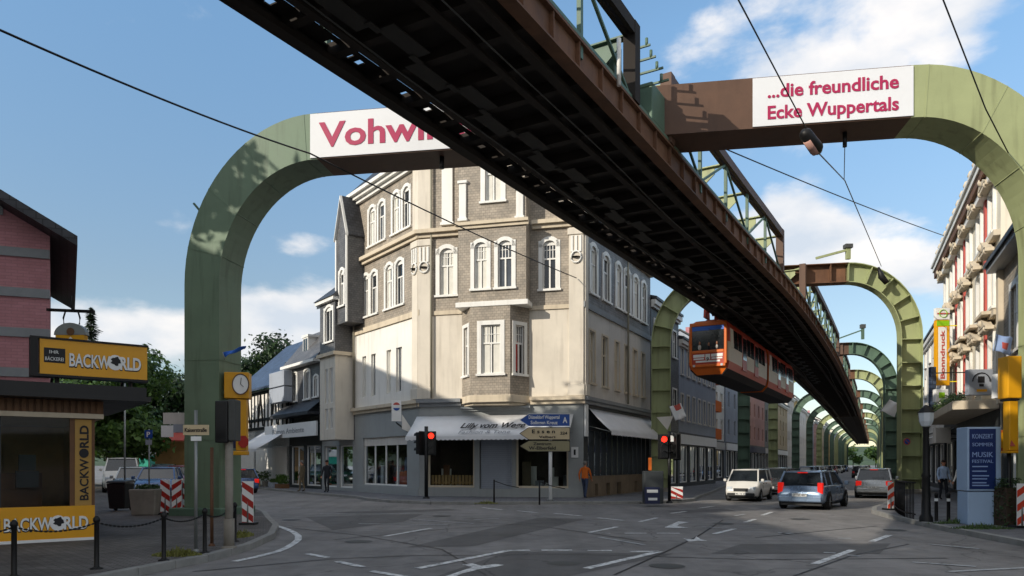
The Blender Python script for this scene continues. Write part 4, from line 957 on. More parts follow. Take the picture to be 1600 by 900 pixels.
mb = MB(); mb.quad(P(0, -1.5, 1.1), P(UR1, -1.5, 1.1), P(UR1, -1.5, 3.4), P(0, -1.5, 3.4)); mb.quad(P(0, -.21, 1.1), P(UR1, -.21, 1.1), P(UR1, -1.5, 1.1), P(0, -1.5, 1.1)); mb.quad(P(0, -1.5, 3.4), P(UR1, -1.5, 3.4), P(UR1, -.21, 3.4), P(0, -.21, 3.4)); mb.build('shop_interior', 'interior_dark', ch)
for a, b in spans: g_ = MB(); g_.box(CR, a, b, -.14, -.125, 1.13, 3.3); g_.build('shop_pane', 'shop_glass', ch)
goods(CR, ch, .6, 8, 1.15, 13, rs, ['plaster_rose', 'plaster_ochre', 'white_paint', 'wood_pale', 'cloth_white', 'curtain'], 1.7, -.35, -.8)
# downpipes
for F, u in ((CL, UL+.12), (CF, .68), (CR, 6.2)): mb = MB(); mb.tube([F.P(u, .14, ZS+.4), F.P(u, .14, ZE-.1)], .055, 8); mb.build('downpipe', 'gutter', ch)
# the boarded sign on the corner pier
mb = MB(); mb.box(CR, .05, .38, .003, .10, 3.0, 4.5); mb.build('light_box', 'white_paint', ch)
mb = MB(); mb.box(CF, CF.u(893), CF.u(904), .06, .09, 2.0, 2.5); o = mb.build('number_plate', 'white_paint', ch); mb = MB(); mb.box(CF, CF.u(897), CF.u(900), .09, .1, 2.12, 2.38); mb.build('numeral', 'black_paint', o)
# awnings
def awning(F, u0, u1, zt, zb, out_, label, m='awning', rows=(), name='awning'):
    r = thing(name, F.P((u0+u1)/2, out_/2, zb), label, 'awning'); a = MB(); P = F.P; n = max(3, int((u1-u0)/.5))
    for i in range(n):
        for k in range(3):
            def q_(i_, k_): return P(u0+(u1-u0)*i_/n, .06+out_*k_/3, zt+(zb-zt)*k_/3 - .05*math.sin(math.pi*k_/3))
            a.add([q_(i, k), q_(i+1, k), q_(i+1, k+1), q_(i, k+1)], ((3, 2, 1, 0),), 0, True)
    c = a.build('cloth', m, r, weld=True); sd = c.modifiers.new('thick', 'SOLIDIFY'); sd.thickness = .02
    v = MB(); n2 = int((u1-u0)/.22)
    for i in range(n2):
        x0, x1 = u0+(u1-u0)*i/n2, u0+(u1-u0)*(i+1)/n2; v.poly([P(x0, .06+out_, zb-.005), P(x0, .06+out_, zb-.15), P((x0+x1)/2, .06+out_, zb-.20), P(x1, .06+out_, zb-.15), P(x1, .06+out_, zb-.005)])
    v.build('valance', m, r)
    f = MB()
    for u in (u0+.05, u1-.05): f.bar(P(u, .03, zb+.25), P(u, out_, zb-.02), .03, .03)
    f.build('arm', 'galvanised', r)
    for txt, u, t, size, width, mm, shr in rows:   # lettering lies on the sloping cloth
        sl_n = Vector(F.P(0, out_, zb-zt)-F.P(0, 0, 0)); dn = sl_n.normalized()
        class SF: pass
        s_ = SF(); s_.P = lambda uu, ww, z_: P(uu, .06, zt) + dn*(sl_n.length*t - z_) + (F.d.cross(dn)*-1)*(ww+.03)
        l_ = MB(); letters(l_, s_, txt, u, 0, size, w=.05, width=width, bold=.02 if mm == 'lettering_dark' else 0, thick=.006, shear=shr); l_.build('lettering', mm, c)
    return r
awning(CF, CF.u(645, .6), CF.u(893, .6), 4.05, 3.0, 1.5, 'pale grey awning with script lettering over the corner shop front', rows=[('Lilly vom Wege', CF.u(722, .8), .68, .62, 3.15, 'lettering_dark', .3), ('Fashion & Tone', CF.u(722, .9), .95, .40, 2.5, 'lettering_grey', .2)])
awning(CR, .6, UR1-.4, 4.35, 3.25, 1.1, 'plain grey awning on the shaded side of the corner house')
# ---------------------------------------------------------------- street houses
def gable_roof(mb, F, u0, u1, dep, z, rise, over=.35, mi=0):
    """ridge parallel to the street"""
    P = F.P
    a = [P(u0-.0, over, z-.08), P(u1, over, z-.08), P(u1, -dep/2, z+rise), P(u0, -dep/2, z+rise), P(u0, -dep-over, z-.08), P(u1, -dep-over, z-.08)]
    up = Vector((0, 0, .16)); b = [p+up for p in a]
    mb.add(a+b, ((0, 1, 2, 3), (3, 2, 5, 4), (7, 6, 9, 8), (8, 9, 10, 11) if False else (8, 9, 11, 10), (0, 6, 7, 1), (4, 5, 11, 10), (0, 3, 9, 6), (3, 4, 10, 9), (1, 7, 8, 2), (2, 8, 11, 5)), mi)
def house(name, F, u0, u1, H, storeys, m, label, cat='house', roof='slate_roof', rise=2.6, dep=9, nwin=4, z0s=None, win=(.95, 1.5), frame='trim_white', shop=True, shop_m='shop_dark', detail=True, side=None, group=None, arch_=0, band=None, shop_cols=('curtain', 'wood_pale', 'plaster_rose', 'sign_blue')):
    rt = thing(name, F.P((u0+u1)/2, -dep/2, 0), label, cat, group); P = F.P; z1 = 3.9 if shop else .3
    sh = (H-z1)/storeys; holes = []; W_ = (u1-u0)/nwin
    for k in range(storeys):
        for i in range(nwin):
            uc = u0+W_*(i+.5); zb_ = z1+sh*k+sh*.27; holes.append((uc-win[0]/2, uc+win[0]/2, zb_, min(zb_+win[1], z1+sh*(k+1)-.25)))
    mb = MB(); mb.wall(F, u0, u1, z1, H, holes, .18)
    mb.build('wall', m, rt)
    mb = MB(); mb.quad(P(u1, 0, 0), P(u1, -dep, 0), P(u1, -dep, H), P(u1, 0, H)); mb.quad(P(u0, -dep, 0), P(u0, 0, 0), P(u0, 0, H), P(u0, -dep, H)); mb.quad(P(u1, -dep, 0), P(u0, -dep, 0), P(u0, -dep, H), P(u1, -dep, H))
    for u in (u0, u1): mb.poly([P(u, 0, H), P(u, -dep/2, H+rise), P(u, -dep, H)])
    mb.build('side_wall', side or m, rt)
    for i, h in enumerate(holes):
        if detail: window(rt, F, *h, depth=.16, sur=.12, style='cross', pane='pane_grey' if i % 3 else 'pane_dark', frame=frame, arch_=arch_, curtain_='curtain' if i % 3 == 0 else None)
        else:
            w_ = MB(); w_.box(F, h[0], h[1], -.17, -.12, h[2], h[3]); o = w_.build('window', frame, rt); q = MB(); c = (h[0]+h[1])/2
            for a, b in ((h[0]+.07, c-.04), (c+.04, h[1]-.07)): q.box(F, a, b, -.119, -.11, h[2]+.08, h[3]-.08)
            q.build('pane', 'pane_grey', o)
    rf = MB(); gable_roof(rf, F, u0, u1, dep, H+.1, rise); ro = rf.build('roof', roof, rt)
    if rise > 1:
        c = MB(); Fc = F.sub(u0+(u1-u0)*.3, -dep/2); c.box(Fc, -.3, .3, -.3, .3, H+rise-.6, H+rise+1.0); c.build('chimney', 'brick_pink', ro)
    course(F, u0+.01, u1-.01, H-.3, .38, .3, frame, name='cornice') if False else None
    k = MB(); k.box(F, u0+.01, u1-.01, .002, .28, H-.28, H+.0); k.box(F, u0+.01, u1-.01, .002, .16, H-.45, H-.281); k.build('cornice', frame, rt)
    if shop:
        n = max(2, int((u1-u0)/2.6)); w_ = (u1-u0)/n; sp = [(u0+w_*i+.25, u0+w_*(i+1)-.25) for i in range(n)]
        shopfront(F, rt, sp, u0, u1, z1, 3.0, m=shop_m, sill=.4, deep=1.4)
        if detail:
            for a, b in sp: goods(F, rt, a, b, .4, 4, rs, list(shop_cols), 1.4)
        f = MB(); f.box(F, u0+.1, u1-.1, .002, .12, 3.08, 3.75); f.build('fascia', rs.choice(['plaster_grey', 'shop_grey', 'sign_beige', 'navy', 'white_paint']), rt)
    return rt
# --- the street going off left behind the arch (CL frame, u falls with distance)
LH = CL
bay = thing('bay_house', CL.P(20, -4, 0), 'narrow grey slated house with a tall two-storey oriel, left of the corner house', 'house'); P = CL.P
b0, b1, bw = 20.42, 22.55, 1.15; Fq = CL.sub(0, bw); uw = (Fq.u(508), Fq.u(520)); su = [(Fq.u(508), Fq.u(512.5)), (Fq.u(515), Fq.u(520))]
mb = MB(); hU = (uw[0], uw[1], 8.75, 10.75); mb.wall(Fq, b0, b1, 7.95, 11.0, [hU], .14); mb.quad(P(b1, bw, 7.95), P(b1, 0, 7.95), P(b1, 0, 11.0), P(b1, bw, 11.0)); mb.quad(P(b0, 0, 7.95), P(b0, bw, 7.95), P(b0, bw, 11), P(b0, 0, 11)); mb.build('upper_oriel', 'slate_dark', bay)
hl = [(a, b, 5.2, 7.2) for a, b in su]+[(a, b, 3.7, 4.9) for a, b in su]
mb = MB(); mb.wall(Fq, b0, b1, 3.1, 7.95, hl, .14); mb.quad(P(b1, bw, 3.1), P(b1, 0, 3.1), P(b1, 0, 7.95), P(b1, bw, 7.95)); mb.quad(P(b0, 0, 3.1), P(b0, bw, 3.1), P(b0, bw, 7.95), P(b0, 0, 7.95)); mb.quad(P(b0, bw, 3.1), P(b0, 0, 3.1), P(b1, 0, 3.1), P(b1, bw, 3.1)); mb.build('lower_oriel', 'plaster_cream', bay)
window(bay, Fq, *hU, depth=.12, arch_=.35, sur=.14, style='mull')
for h in hl: window(bay, Fq, *h, depth=.12, sur=0, style='mull')
for z, o_ in ((7.9, .16), (11.0, .22)):
    mb = MB(); mb.box(CL, b0-o_, b1+o_, .01, bw+o_, z, z+.2); mb.build('cornice', 'trim_stone' if z < 9 else 'trim_white', bay)
mb = MB(); mb.add([P(b0-.3, bw+.3, 11.2), P(b1+.3, bw+.3, 11.2), P(b1+.3, -.01, 11.2), P(b0-.3, -.01, 11.2), P(b0+.4, .1, 12.4), P(b1-.3, .1, 12.4)], ((0, 1, 5, 4), (1, 2, 5), (3, 0, 4), (2, 3, 4, 5), (3, 2, 1, 0))); mb.build('oriel_roof', 'slate_roof', bay)
shopfront(CL, bay, [(18.3, 20.2), (20.5, 22.4)], 18.0, UL-.02, 3.1, 2.8, m='shop_grey', sill=.3)
goods(CL, bay, 18.3, 22.4, .3, 9, rs, ['plaster_rose', 'curtain', 'wood_pale', 'cloth_khaki'], 1.5)
mb = MB(); mb.quad(P(18, .0, 3.1), P(UL-.02, 0, 3.1), P(UL-.02, 0, 11.4), P(18, 0, 11.4)); mb.quad(P(18, -8, 0), P(18, 0, 0), P(18, 0, 11.4), P(18, -8, 11.4)); mb.build('wall', 'slate_dark', bay)
mb = MB(); gable_roof(mb, CL, 18, UL-.02, 8, 11.4, 1.6); mb.build('roof', 'slate_roof', bay)
sl3 = thing('slate_house', CL.P(15, -4, 0), 'low dark slated house with long white windows and a bracketed shop board', 'house')
s0, s1 = CL.u(452), 17.98; hw_ = [(CL.u(a), CL.u(b), 5.95, 7.85) for a, b in ((457, 464), (476, 484))]+[(CL.u(491), CL.u(497), 6.0, 7.3)]
mb = MB(); mb.wall(CL, s0, s1, 5.4, 8.25, hw_, .14); mb.quad(P(s0, -7, 0), P(s0, 0, 0), P(s0, 0, 8.25), P(s0, -7, 8.25)); mb.build('wall', 'slate_dark', sl3)
for h in hw_: window(sl3, CL, *h, depth=.12, sur=.14, arch_=.2, style='mull', pane='pane_grey')
mb = MB(); k = [P(s0-.2, .45, 8.3), P(s1, .45, 8.3), P(s1, -1.3, 10.6), P(s0+.3, -1.3, 10.6), P(s1, -3.5, 11.4), P(s0+.8, -3.5, 11.4), P(s1, -7, 8.3), P(s0-.2, -7, 8.3)]; mb.add(k, ((0, 1, 2, 3), (3, 2, 4, 5), (5, 4, 6, 7), (0, 3, 5, 7), (1, 6, 4, 2))); ro = mb.build('mansard_roof', 'slate_dark', sl3)
mb = MB(); mb.box(CL, s0-.25, s1, .002, .55, 8.12, 8.3); mb.build('gutter', 'trim_white', sl3)
mb = MB(); du = CL.u(472); mb.box(CL, du-.5, du+.4, -1.6, -.25, 9.0, 10.1); mb.box(CL, du-.6, du+.5, -1.7, -.2, 10.1, 10.25); dm = mb.build('dormer', 'trim_white', ro); q = MB(); q.box(CL, du-.38, du-.08, -.24, -.23, 9.15, 10.0); q.box(CL, du+.0, du+.3, -.24, -.23, 9.15, 10.0); q.build('pane', 'pane_dark', dm)
mb = MB(); cu_ = CL.u(462); mb.box(CL, cu_-.6, cu_+.7, -3.6, -2.6, 10.6, 12.3); mb.build('chimney', 'slate_warm', ro)
mb = MB(); mb.add([P(s0-1.2, .9, 5.0), P(s1, .9, 5.0), P(s1, .0, 5.75), P(s0-.5, .0, 5.75)], ((0, 1, 2, 3),)); mb.box(CL, s0-1.2, s1, .1, .92, 4.8, 4.999); mb.build('skirt_roof', 'slate_roof', sl3)
shopfront(CL, sl3, [(s0+.2, s0+2.6), (s0+2.9, s1-.2)], s0, s1, 4.8, 2.9, m='shop_dark', sill=.3)
goods(CL, sl3, s0+.2, s1-.2, .3, 12, rs, ['plaster_rose', 'curtain', 'wood_pale', 'cloth_khaki', 'poster_pale'], 1.6)
bd = thing('shop_board', CL.P(14, .7, 3.6), 'long white shop board over the dark shop windows left of the corner house', 'sign'); q = MB(); c0, c1 = CL.u(414, .7), CL.u(494, .7); q.box(CL, c0, c1, .6, .72, 3.45, 4.35); q.build('board', 'white_paint', bd)
q = MB(); letters(q, CL, 'Blumen Ambiente', c0+1.6, 3.72, .5, w=.725, width=(c1-c0)*.62); q.build('lettering', 'lettering_grey', bd); q = MB()
for u in (c0+.8, (c0+c1)/2, c1-.8): q.bar(CL.P(u, .02, 4.2), CL.P(u, .6, 4.2), .05, .05)
q.build('bracket', 'iron_black', bd)
ht = thing('half_timbered_house', CL.P(8, -4, 0), 'white half timbered house with a steep blue grey roof', 'house'); t0, t1 = 1.5, s0-.05
mb = MB(); mb.quad(P(t0, 0, 0), P(t1, 0, 0), P(t1, 0, 7.2), P(t0, 0, 7.2)); mb.quad(P(t0, -8, 0), P(t0, 0, 0), P(t0, 0, 7.2), P(t0, -8, 7.2)); mb.build('wall', 'plaster_white', ht)
mb = MB(); tt = t0
for z in (4.35, 5.0, 7.0): mb.box(CL, t0, t1, .003, .06, z-.1, z+.1)
k = 0
while tt < t1-.3:
    mb.box(CL, tt, tt+.18, .004, .05, 4.45, 6.9); k += 1
    if k % 3 == 0: mb.bar(CL.P(tt+.2, .03, 4.5), CL.P(tt+.75, .03, 6.9), .05, .16, up=CL.n); mb.bar(CL.P(tt+1.3, .03, 4.5), CL.P(tt+.75, .03, 6.9), .05, .16, up=CL.n)
    tt += 1.45 if k % 3 == 0 else .75
mb.build('timber_frame', 'black_paint', ht)
mb = MB(); gable_roof(mb, CL, t0-.3, t1, 8, 7.2, 4.2, .6); rfh = mb.build('roof', 'slate_blue', ht)
mb = MB(); mb.bar(P(t1-3.2, -1.0, 9.1), P(t1-3.2, -3.4, 11.1), .5, .08); mb.build('skylight', 'pane_grey', rfh)
shopfront(CL, ht, [(t0+.3, t0+3.5), (t0+4, t1-.4)], t0, t1, 4.25, 2.9, m='shop_grey', sill=.2)
bx = thing('grey_panel_sign', CL.P(CL.u(437), .6, 5.6), 'pair of pale grey sign boxes between the half timbered and slate houses', 'sign'); u0_, u1_ = CL.u(426, .5), CL.u(449, .5)
for z0_, z1_ in ((5.9, 6.9), (6.98, 8.0)): q = MB(); q.box(CL, u0_, u1_, .15, .75, z0_, z1_); q.build('panel', 'plaster_bluegrey', bx, bevel=.03)
q = MB(); q.box(CL, u0_+.3, u0_+.5, .02, .15, 6.4, 7.5); q.build('bracket', 'iron_black', bx)
awning(CL, CL.u(392, 1.2), CL.u(430, 1.2), 4.2, 2.7, 2.4, 'grey blue awning sloping over plants outside the half timbered house', rows=[])
# --- the street on the right of the corner house
def road_frame(y0, y1, off):
    a, b = tpos(s_at_y(y0), off, 0), tpos(s_at_y(y1), off, 0); return Frame((a.x, a.y), (b-a).to_2d()), (b-a).length
h = house('slate_gabled_house', CR, UR1+.15, 17.4, 11.6, 2, 'slate_dark', 'dark slate clad house directly behind the left leg of the second arch', nwin=3, win=(.9, 1.7), shop_m='shop_dark', rise=1.2, dep=9)
h = house('rendered_house', CR, 17.5, 29.3, 10.2, 2, 'plaster_bluegrey', 'pale blue grey rendered house with narrow windows, below the hanging train', nwin=7, win=(.62, 1.75), frame='plaster_grey', shop_m='shop_dark', rise=1.0)
F4, l4 = road_frame(61.5, 68, -8.1)
st = house('striped_house', F4, 0, l4, 11.5, 3, 'plaster_white', 'white house front with stacked orange balcony panels beyond the grey house', nwin=3, win=(.9, 1.3), shop_m='shop_dark', rise=1.2)
q = MB(); sh_ = (11.5-3.9)/3
for k in range(3): q.box(F4, .3, l4*.5, .02, .5, 3.95+sh_*k, 3.95+sh_*k+.95)
q.build('balcony_panel', 'cloth_orange', st)
cols = ['plaster_bluegrey', 'plaster_sand', 'plaster_white', 'plaster_rose', 'plaster_grey', 'plaster_ivory', 'slate_dark', 'plaster_ochre']
adj = {'plaster_bluegrey': 'blue grey', 'plaster_sand': 'sand coloured', 'plaster_white': 'white', 'plaster_rose': 'dusky rose', 'plaster_grey': 'grey', 'plaster_ivory': 'ivory', 'slate_dark': 'dark slated', 'plaster_ochre': 'ochre'}
y = 68.3; k = 0; rr = random.Random(11)
while y < 330:
    ln_ = rr.uniform(9, 15); F_, l_ = road_frame(y, y+ln_, -8.0); c = cols[(k*3) % 8]; d_ = y < 105
    house('terraced_house', F_, 0, l_-.08, rr.uniform(10.5, 13.5), 3, c, '%s terraced house far along the left side of the street under the arches' % adj[c], nwin=4, win=(.9, 1.5), detail=False, shop=d_, rise=rr.uniform(1.5, 3), group='terraced houses on the left of the street')
    y += ln_; k += 1
# right-hand side
RFm = Frame((33.27, 60.0), (-.415, -.91), (-.91, .415))
def rz(y): return (60-y)/.91
hc = house('corner_terrace', RFm, rz(57), rz(45.3), 10.6, 3, 'plaster_white', 'white rendered house with a dark roof behind the vertical yellow sign', nwin=4, win=(.9, 1.6), rise=3.2, roof='slate_roof', shop_m='shop_dark', detail=True)
# ornate house
oh = thing('ornate_house', RFm.P(rz(37), -6, 0), 'tall ivory house with red window bands, stucco ornament and heavy brown eaves', 'house'); o0, o1, HO = rz(45.2), rz(28.4), 13.6; P = RFm.P
nb = 6; wb = (o1-o0)/nb; holes = []; 
for k, (za, zb_) in enumerate(((4.9, 6.9), (8.0, 10.0), (11.0, 12.7))):
    for i in range(nb): uc = o0+wb*(i+.5); holes.append((uc-.5, uc+.5, za, zb_))
mb = MB(); mb.wall(RFm, o0, o1, 4.1, HO, holes, .2); mb.quad(P(o1, 0, 0), P(o1, -10, 0), P(o1, -10, HO), P(o1, 0, HO)); mb.quad(P(o0, -10, 0), P(o0, 0, 0), P(o0, 0, HO), P(o0, -10, HO)); mb.build('wall', 'plaster_ivory', oh)
for i, h_ in enumerate(holes):
    window(oh, RFm, *h_, depth=.18, sur=.18, proud=.12, style='cross', frame='trim_white', pane='pane_grey', arch_=.25 if i >= 6 and i < 12 else 0)
for i in range(nb+1):
    if i not in (2, 3, 5): continue
    u = o0+wb*i
    q = MB(); q.box(RFm, u-.2, u+.2, .003, .10, 4.8, 7.3); q.box(RFm, u-.2, u+.2, .003, .10, 7.9, 10.4); q.box(RFm, u-.2, u+.2, .003, .10, 10.9, 12.9); q.build('red_band', 'paint_red', oh)
for i in range(nb):
    uc = o0+wb*(i+.5)
    for z in (7.2, 10.3, 12.95):
        q = MB(); q.prism([P(uc-.85, .15, z), P(uc+.85, .15, z), P(uc, .15, z+.42)], RFm.n*.3); q.box(RFm, uc-.85, uc+.85, .1, .42, z-.14, z-.002); q.ball(P(uc, .42, z+.2), .16, 8); q.ball(P(uc-.6, .36, z-.1), .12, 8); q.ball(P(uc+.6, .36, z-.1), .12, 8); q.build('stucco_pediment', 'trim_stone', oh)
    q = MB(); q.box(RFm, uc-.95, uc+.95, .1, .55, 7.62, 7.75); q.build('window_ledge', 'trim_stone', oh)
    q = MB(); q.box(RFm, uc-.95, uc+.95, .1, .55, 4.25, 4.425)
    for k in range(7): q.lathe(P(uc-.8+k*.266, .42, 4.42), [(.05, 0), (.1, .15), (.045, .35), (.07, .5)], 8)
    q.box(RFm, uc-.9, uc+.9, .32, .52, 4.921, 5.0); q.build('window_balustrade', 'trim_stone', oh)
q = MB(); q.box(RFm, o0-.2, o1+.2, .003, .35, HO-.75, HO-.45); q.build('cornice', 'trim_white', oh)
q = MB(); q.box(RFm, o0-.3, o1+.3, .003, .5, HO-.42, HO-.05); q.build('eaves_soffit', 'steel_rust', oh)
q = MB(); q.box(RFm, o0-.35, o1+.35, -.1, .58, HO-.048, HO+.22); q.box(RFm, o0-.35, o1+.35, -.1, .68, HO+.221, HO+.36); q.build('gutter', 'trim_white', oh)
q = MB(); n = 14
for k in range(n): u = o0+(o1-o0)*(k+.5)/n; q.box(RFm, u-.2, u+.2, .1, .5, HO+.37, HO+.75); q.ball(P(u, .3, HO+.95), .24, 8)
q.box(RFm, o0, o1, .05, .35, HO+.37, HO+.55); q.build('roof_parapet', 'trim_stone', oh)
q = MB(); gable_roof(q, RFm, o0, o1, 10, HO+.3, 2.2, .0); q.build('roof', 'slate_roof', oh)
for z in (7.55, 10.62):
    q = MB(); q.box(RFm, o0, o1, .003, .24, z-.06, z+.16); q.build('string_course', 'trim_stone', oh)
shopfront(RFm, oh, [(o0+.4+k*4.4, o0+4.2+k*4.4) for k in range(4)], o0, o1, 4.1, 3.0, m='shop_dark', sill=.3, deep=1.8)
goods(RFm, oh, o0+.5, o1-.6, .3, 16, rs, ['cloth_white', 'curtain', 'plaster_rose', 'wood_pale', 'sign_blue'], 1.6)
# near slated house
nh = thing('grey_slated_house', RFm.P(rz(22), -5, 0), 'grey slated house with black framed window nearest on the right', 'house'); n0, n1, HN = rz(28.3), rz(15.0), 9.3
hn = [(RFm.u(1580), RFm.u(1600), 5.7, 8.0)]+[(n0+3.2+k*3.1, n0+4.5+k*3.1, 5.7, 7.9) for k in range(3)]
mb = MB(); mb.wall(RFm, n0, n1, 4.0, HN, hn, .2); mb.quad(P(n1, 0, 0), P(n1, -9, 0), P(n1, -9, HN), P(n1, 0, HN)); mb.build('wall', 'slate_warm', nh)
for h_ in hn: window(nh, RFm, *h_, depth=.16, sur=.22, style='cross', pane='pane_dark', frame='trim_white')
q = MB(); gable_roof(q, RFm, n0, n1, 9, HN, 2.4, .6); q.build('roof', 'slate_roof', nh)
q = MB(); q.box(RFm, n0+.05, n0+.5, .003, .18, 4.0, HN-.1); q.build('quoin', 'trim_stone', nh)
q = MB(); q.box(RFm, n0, n1, .003, .5, HN-.25, HN-.02); q.build('gutter', 'lead', nh)
shopfront(RFm, nh, [(n0+.4, n0+4), (n0+4.4, n0+8), (n0+8.4, n1-.4)], n0, n1, 4.0, 2.9, m='shop_dark', sill=.3)
goods(RFm, nh, n0+.5, n1-.5, .3, 12, rs, ['cloth_orange', 'curtain', 'paint_red', 'wood_pale', 'yellow_sign'], 1.6)
y = 57.2; k = 0
while y < 330:
    ln_ = rr.uniform(10, 16); a, b = tpos(s_at_y(y), 10.2, 0), tpos(s_at_y(y+ln_), 10.2, 0); F_ = Frame((b.x, b.y), (a-b).to_2d(), (a-b).to_2d().orthogonal()*-1 if False else None)
    c = cols[(k*5+1) % 8]
    house('terraced_house', F_, 0, (b-a).length-.08, rr.uniform(10, 12.5), 3, c, '%s terraced house far along the right side of the street beyond the arches' % adj[c], nwin=4, win=(.9, 1.5), detail=False, shop=y < 100, rise=rr.uniform(1.5, 3), group='terraced houses on the right of the street')
    y += ln_; k += 1
# --- pink house at the left edge
PH = Frame((-11.9-.94*12, 19-.347*12), (.94, .347)); ph = thing('pink_house', PH.P(6, -4, 0), 'dark pink clad house gable with grey bands behind the bakery kiosk', 'house')
sd_ = Vector((-.53, .85, 0)).normalized()*8; pk = []
P = PH.P; ridge_u, ez, rzq = 4.5, 7.6, 12.0
mb = MB(); mb.poly([P(-3, 0, 0), P(12, 0, 0), P(12, 0, ez), P(ridge_u, 0, rzq), P(-3, 0, ez)]); mb.quad(P(12, 0, 0), P(12, 0, 0)+sd_, P(12, 0, ez)+sd_, P(12, 0, ez)); mb.quad(P(-3, 0, 0)+sd_, P(-3, 0, 0), P(-3, 0, ez), P(-3, 0, ez)+sd_)
mb.poly([P(-3, 0, 0)+sd_, P(-3, 0, ez)+sd_, P(ridge_u, 0, rzq)+sd_, P(12, 0, ez)+sd_, P(12, 0, 0)+sd_]); mb.build('wall', 'brick_pink', ph)
q = MB()
for z in (2.9, 3.92, 4.94, 5.96, 6.98, 8.0): 
    ue = 12 if z < ez else 12-(z+.2-ez)*(12-ridge_u)/(rzq-ez); q.box(PH, -3, ue, .003, .05, z, z+.23)
q.build('grey_band', 'lead', ph)
sl_ = (rzq-ez)/(12-ridge_u)
for sg, ue in ((1, 12.75), (-1, -3.75)):
    q = MB(); zt = ez-.75*sl_; nn = PH.n*.7
    a = [P(ridge_u, .7, rzq+.05), P(ue, .7, zt+.05), P(ue, .7, zt+.30), P(ridge_u, .7, rzq+.30)]; q.prism(a, sd_*1.06-nn); q.build('roof', 'slate_roof', ph)

# --- tall block beyond the left edge of the view (its shadow lies over the junction)
bk = Frame((-27.0, -16.0), (-.04, 1.0), (1, .04))
house('apartment_block', bk, 0, 49.5, 17.6, 4, 'plaster_sand', 'tall sand coloured apartment block standing left of the view', nwin=14, win=(1.1, 1.6), shop=True, detail=False, rise=1.0, dep=12)
# ---------------------------------------------------------------- bakery kiosk
KF = Frame((-8.73-.8*6, 15.4-.6*6), (.8, .6)); P = KF.P; K1 = 6.0
kk = thing('bakery_kiosk', P(4, -2, PV), 'glass fronted bakery kiosk with a dark flat roof and yellow base strip', 'kiosk')
mb = MB(); mb.box(KF, -1, K1, -.12, 0, PV, .22); mb.box(KF, K1-.45, K1, -.1, 0, .841, 2.64); mb.box(KF, K1-.1, K1, -4.5, -.1, PV, 2.64); mb.box(KF, -1, K1, -4.6, -4.5, PV, 2.64); mb.build('kiosk_wall', 'wood_brown', kk)
mb = MB(); mb.box(KF, -1, K1-.002, -.02, .03, .18, .84); ys = mb.build('base_strip', 'yellow_sign', kk); mb = MB(); mb.box(KF, -1, K1, -.02, .04, PV+.002, .18); mb.build('plinth', 'white_paint', kk)
mb = MB()
for u in (.8, 2.6, 4.35): mb.box(KF, u-.035, u+.035, -.09, -.02, .841, 2.64)
mb.build('mullion', 'shop_dark', kk)
mb = MB(); mb.box(KF, -1, K1-.45, -.065, -.05, .841, 2.64); mb.build('glazing', 'clear_glass', kk)
mb = MB(); mb.box(KF, -1, K1+.15, -4.7, .12, 2.642, 2.74); mb.build('fascia_trim', 'trim_stone', kk)
mb = MB(); n = 60
for k in range(n): u = -1+(K1+1.15)*k/n; mb.box(KF, u, u+(K1+1.15)/n*.6, .05, .10, 2.742, 3.0)
mb.box(KF, -1, K1+.15, -4.7, .06, 2.742, 3.0); mb.build('corrugated_fascia', 'wood_brown', kk)
mb = MB(); mb.box(KF, -1, K1+.95, -5, .7, 3.002, 3.10); mb.box(KF, -1, K1+.88, -4.9, .58, 3.101, 3.30); mb.build('roof', 'black_paint', kk)
mb = MB(); mb.box(KF, -1, K1-.12, -4.4, -.3, PV+.001, PV+.02); mb.build('interior_floor', 'wood_brown', kk)
mb = MB(); mb.box(KF, -1, K1-.12, -4.49, -4.46, PV+.03, 2.63); mb.box(KF, K1-.13, K1-.105, -4.45, -.5, PV+.03, 2.63); mb.build('interior_wall', 'wood_pale', kk)
mb = MB(); mb.box(KF, 2.2, 2.9, -1.65, -1.25, .95, 1.3); mb.box(KF, 2.95, 3.4, -1.65, -1.2, .95, 1.7); mb.build('baked_goods', 'wood_pale', kk)
mb = MB(); mb.box(KF, 1.5, 5.2, -2.4, -1.7, PV+.02, 1.15); mb.box(KF, 1.5, 5.2, -2.35, -1.75, 1.151, 1.5); mb.build('counter', 'wood_brown', kk)
mb = MB(); mb.box(KF, 3.6, 4.5, -4.45, -4.1, PV+.02, 2.2); mb.build('oven', 'shop_dark', kk); mb = MB(); mb.box(KF, 1.6, 3.2, -4.45, -4.1, .9, 2.3); mb.build('shelf', 'wood_pale', kk)
mb = MB(); mb.box(KF, 4.7, 5.1, -1.6, -1.2, 1.2, 1.55); mb.box(KF, 4.75, 5.05, -1.55, -1.25, 1.56, 1.9); mb.build('coffee_machine', 'shop_dark', kk)
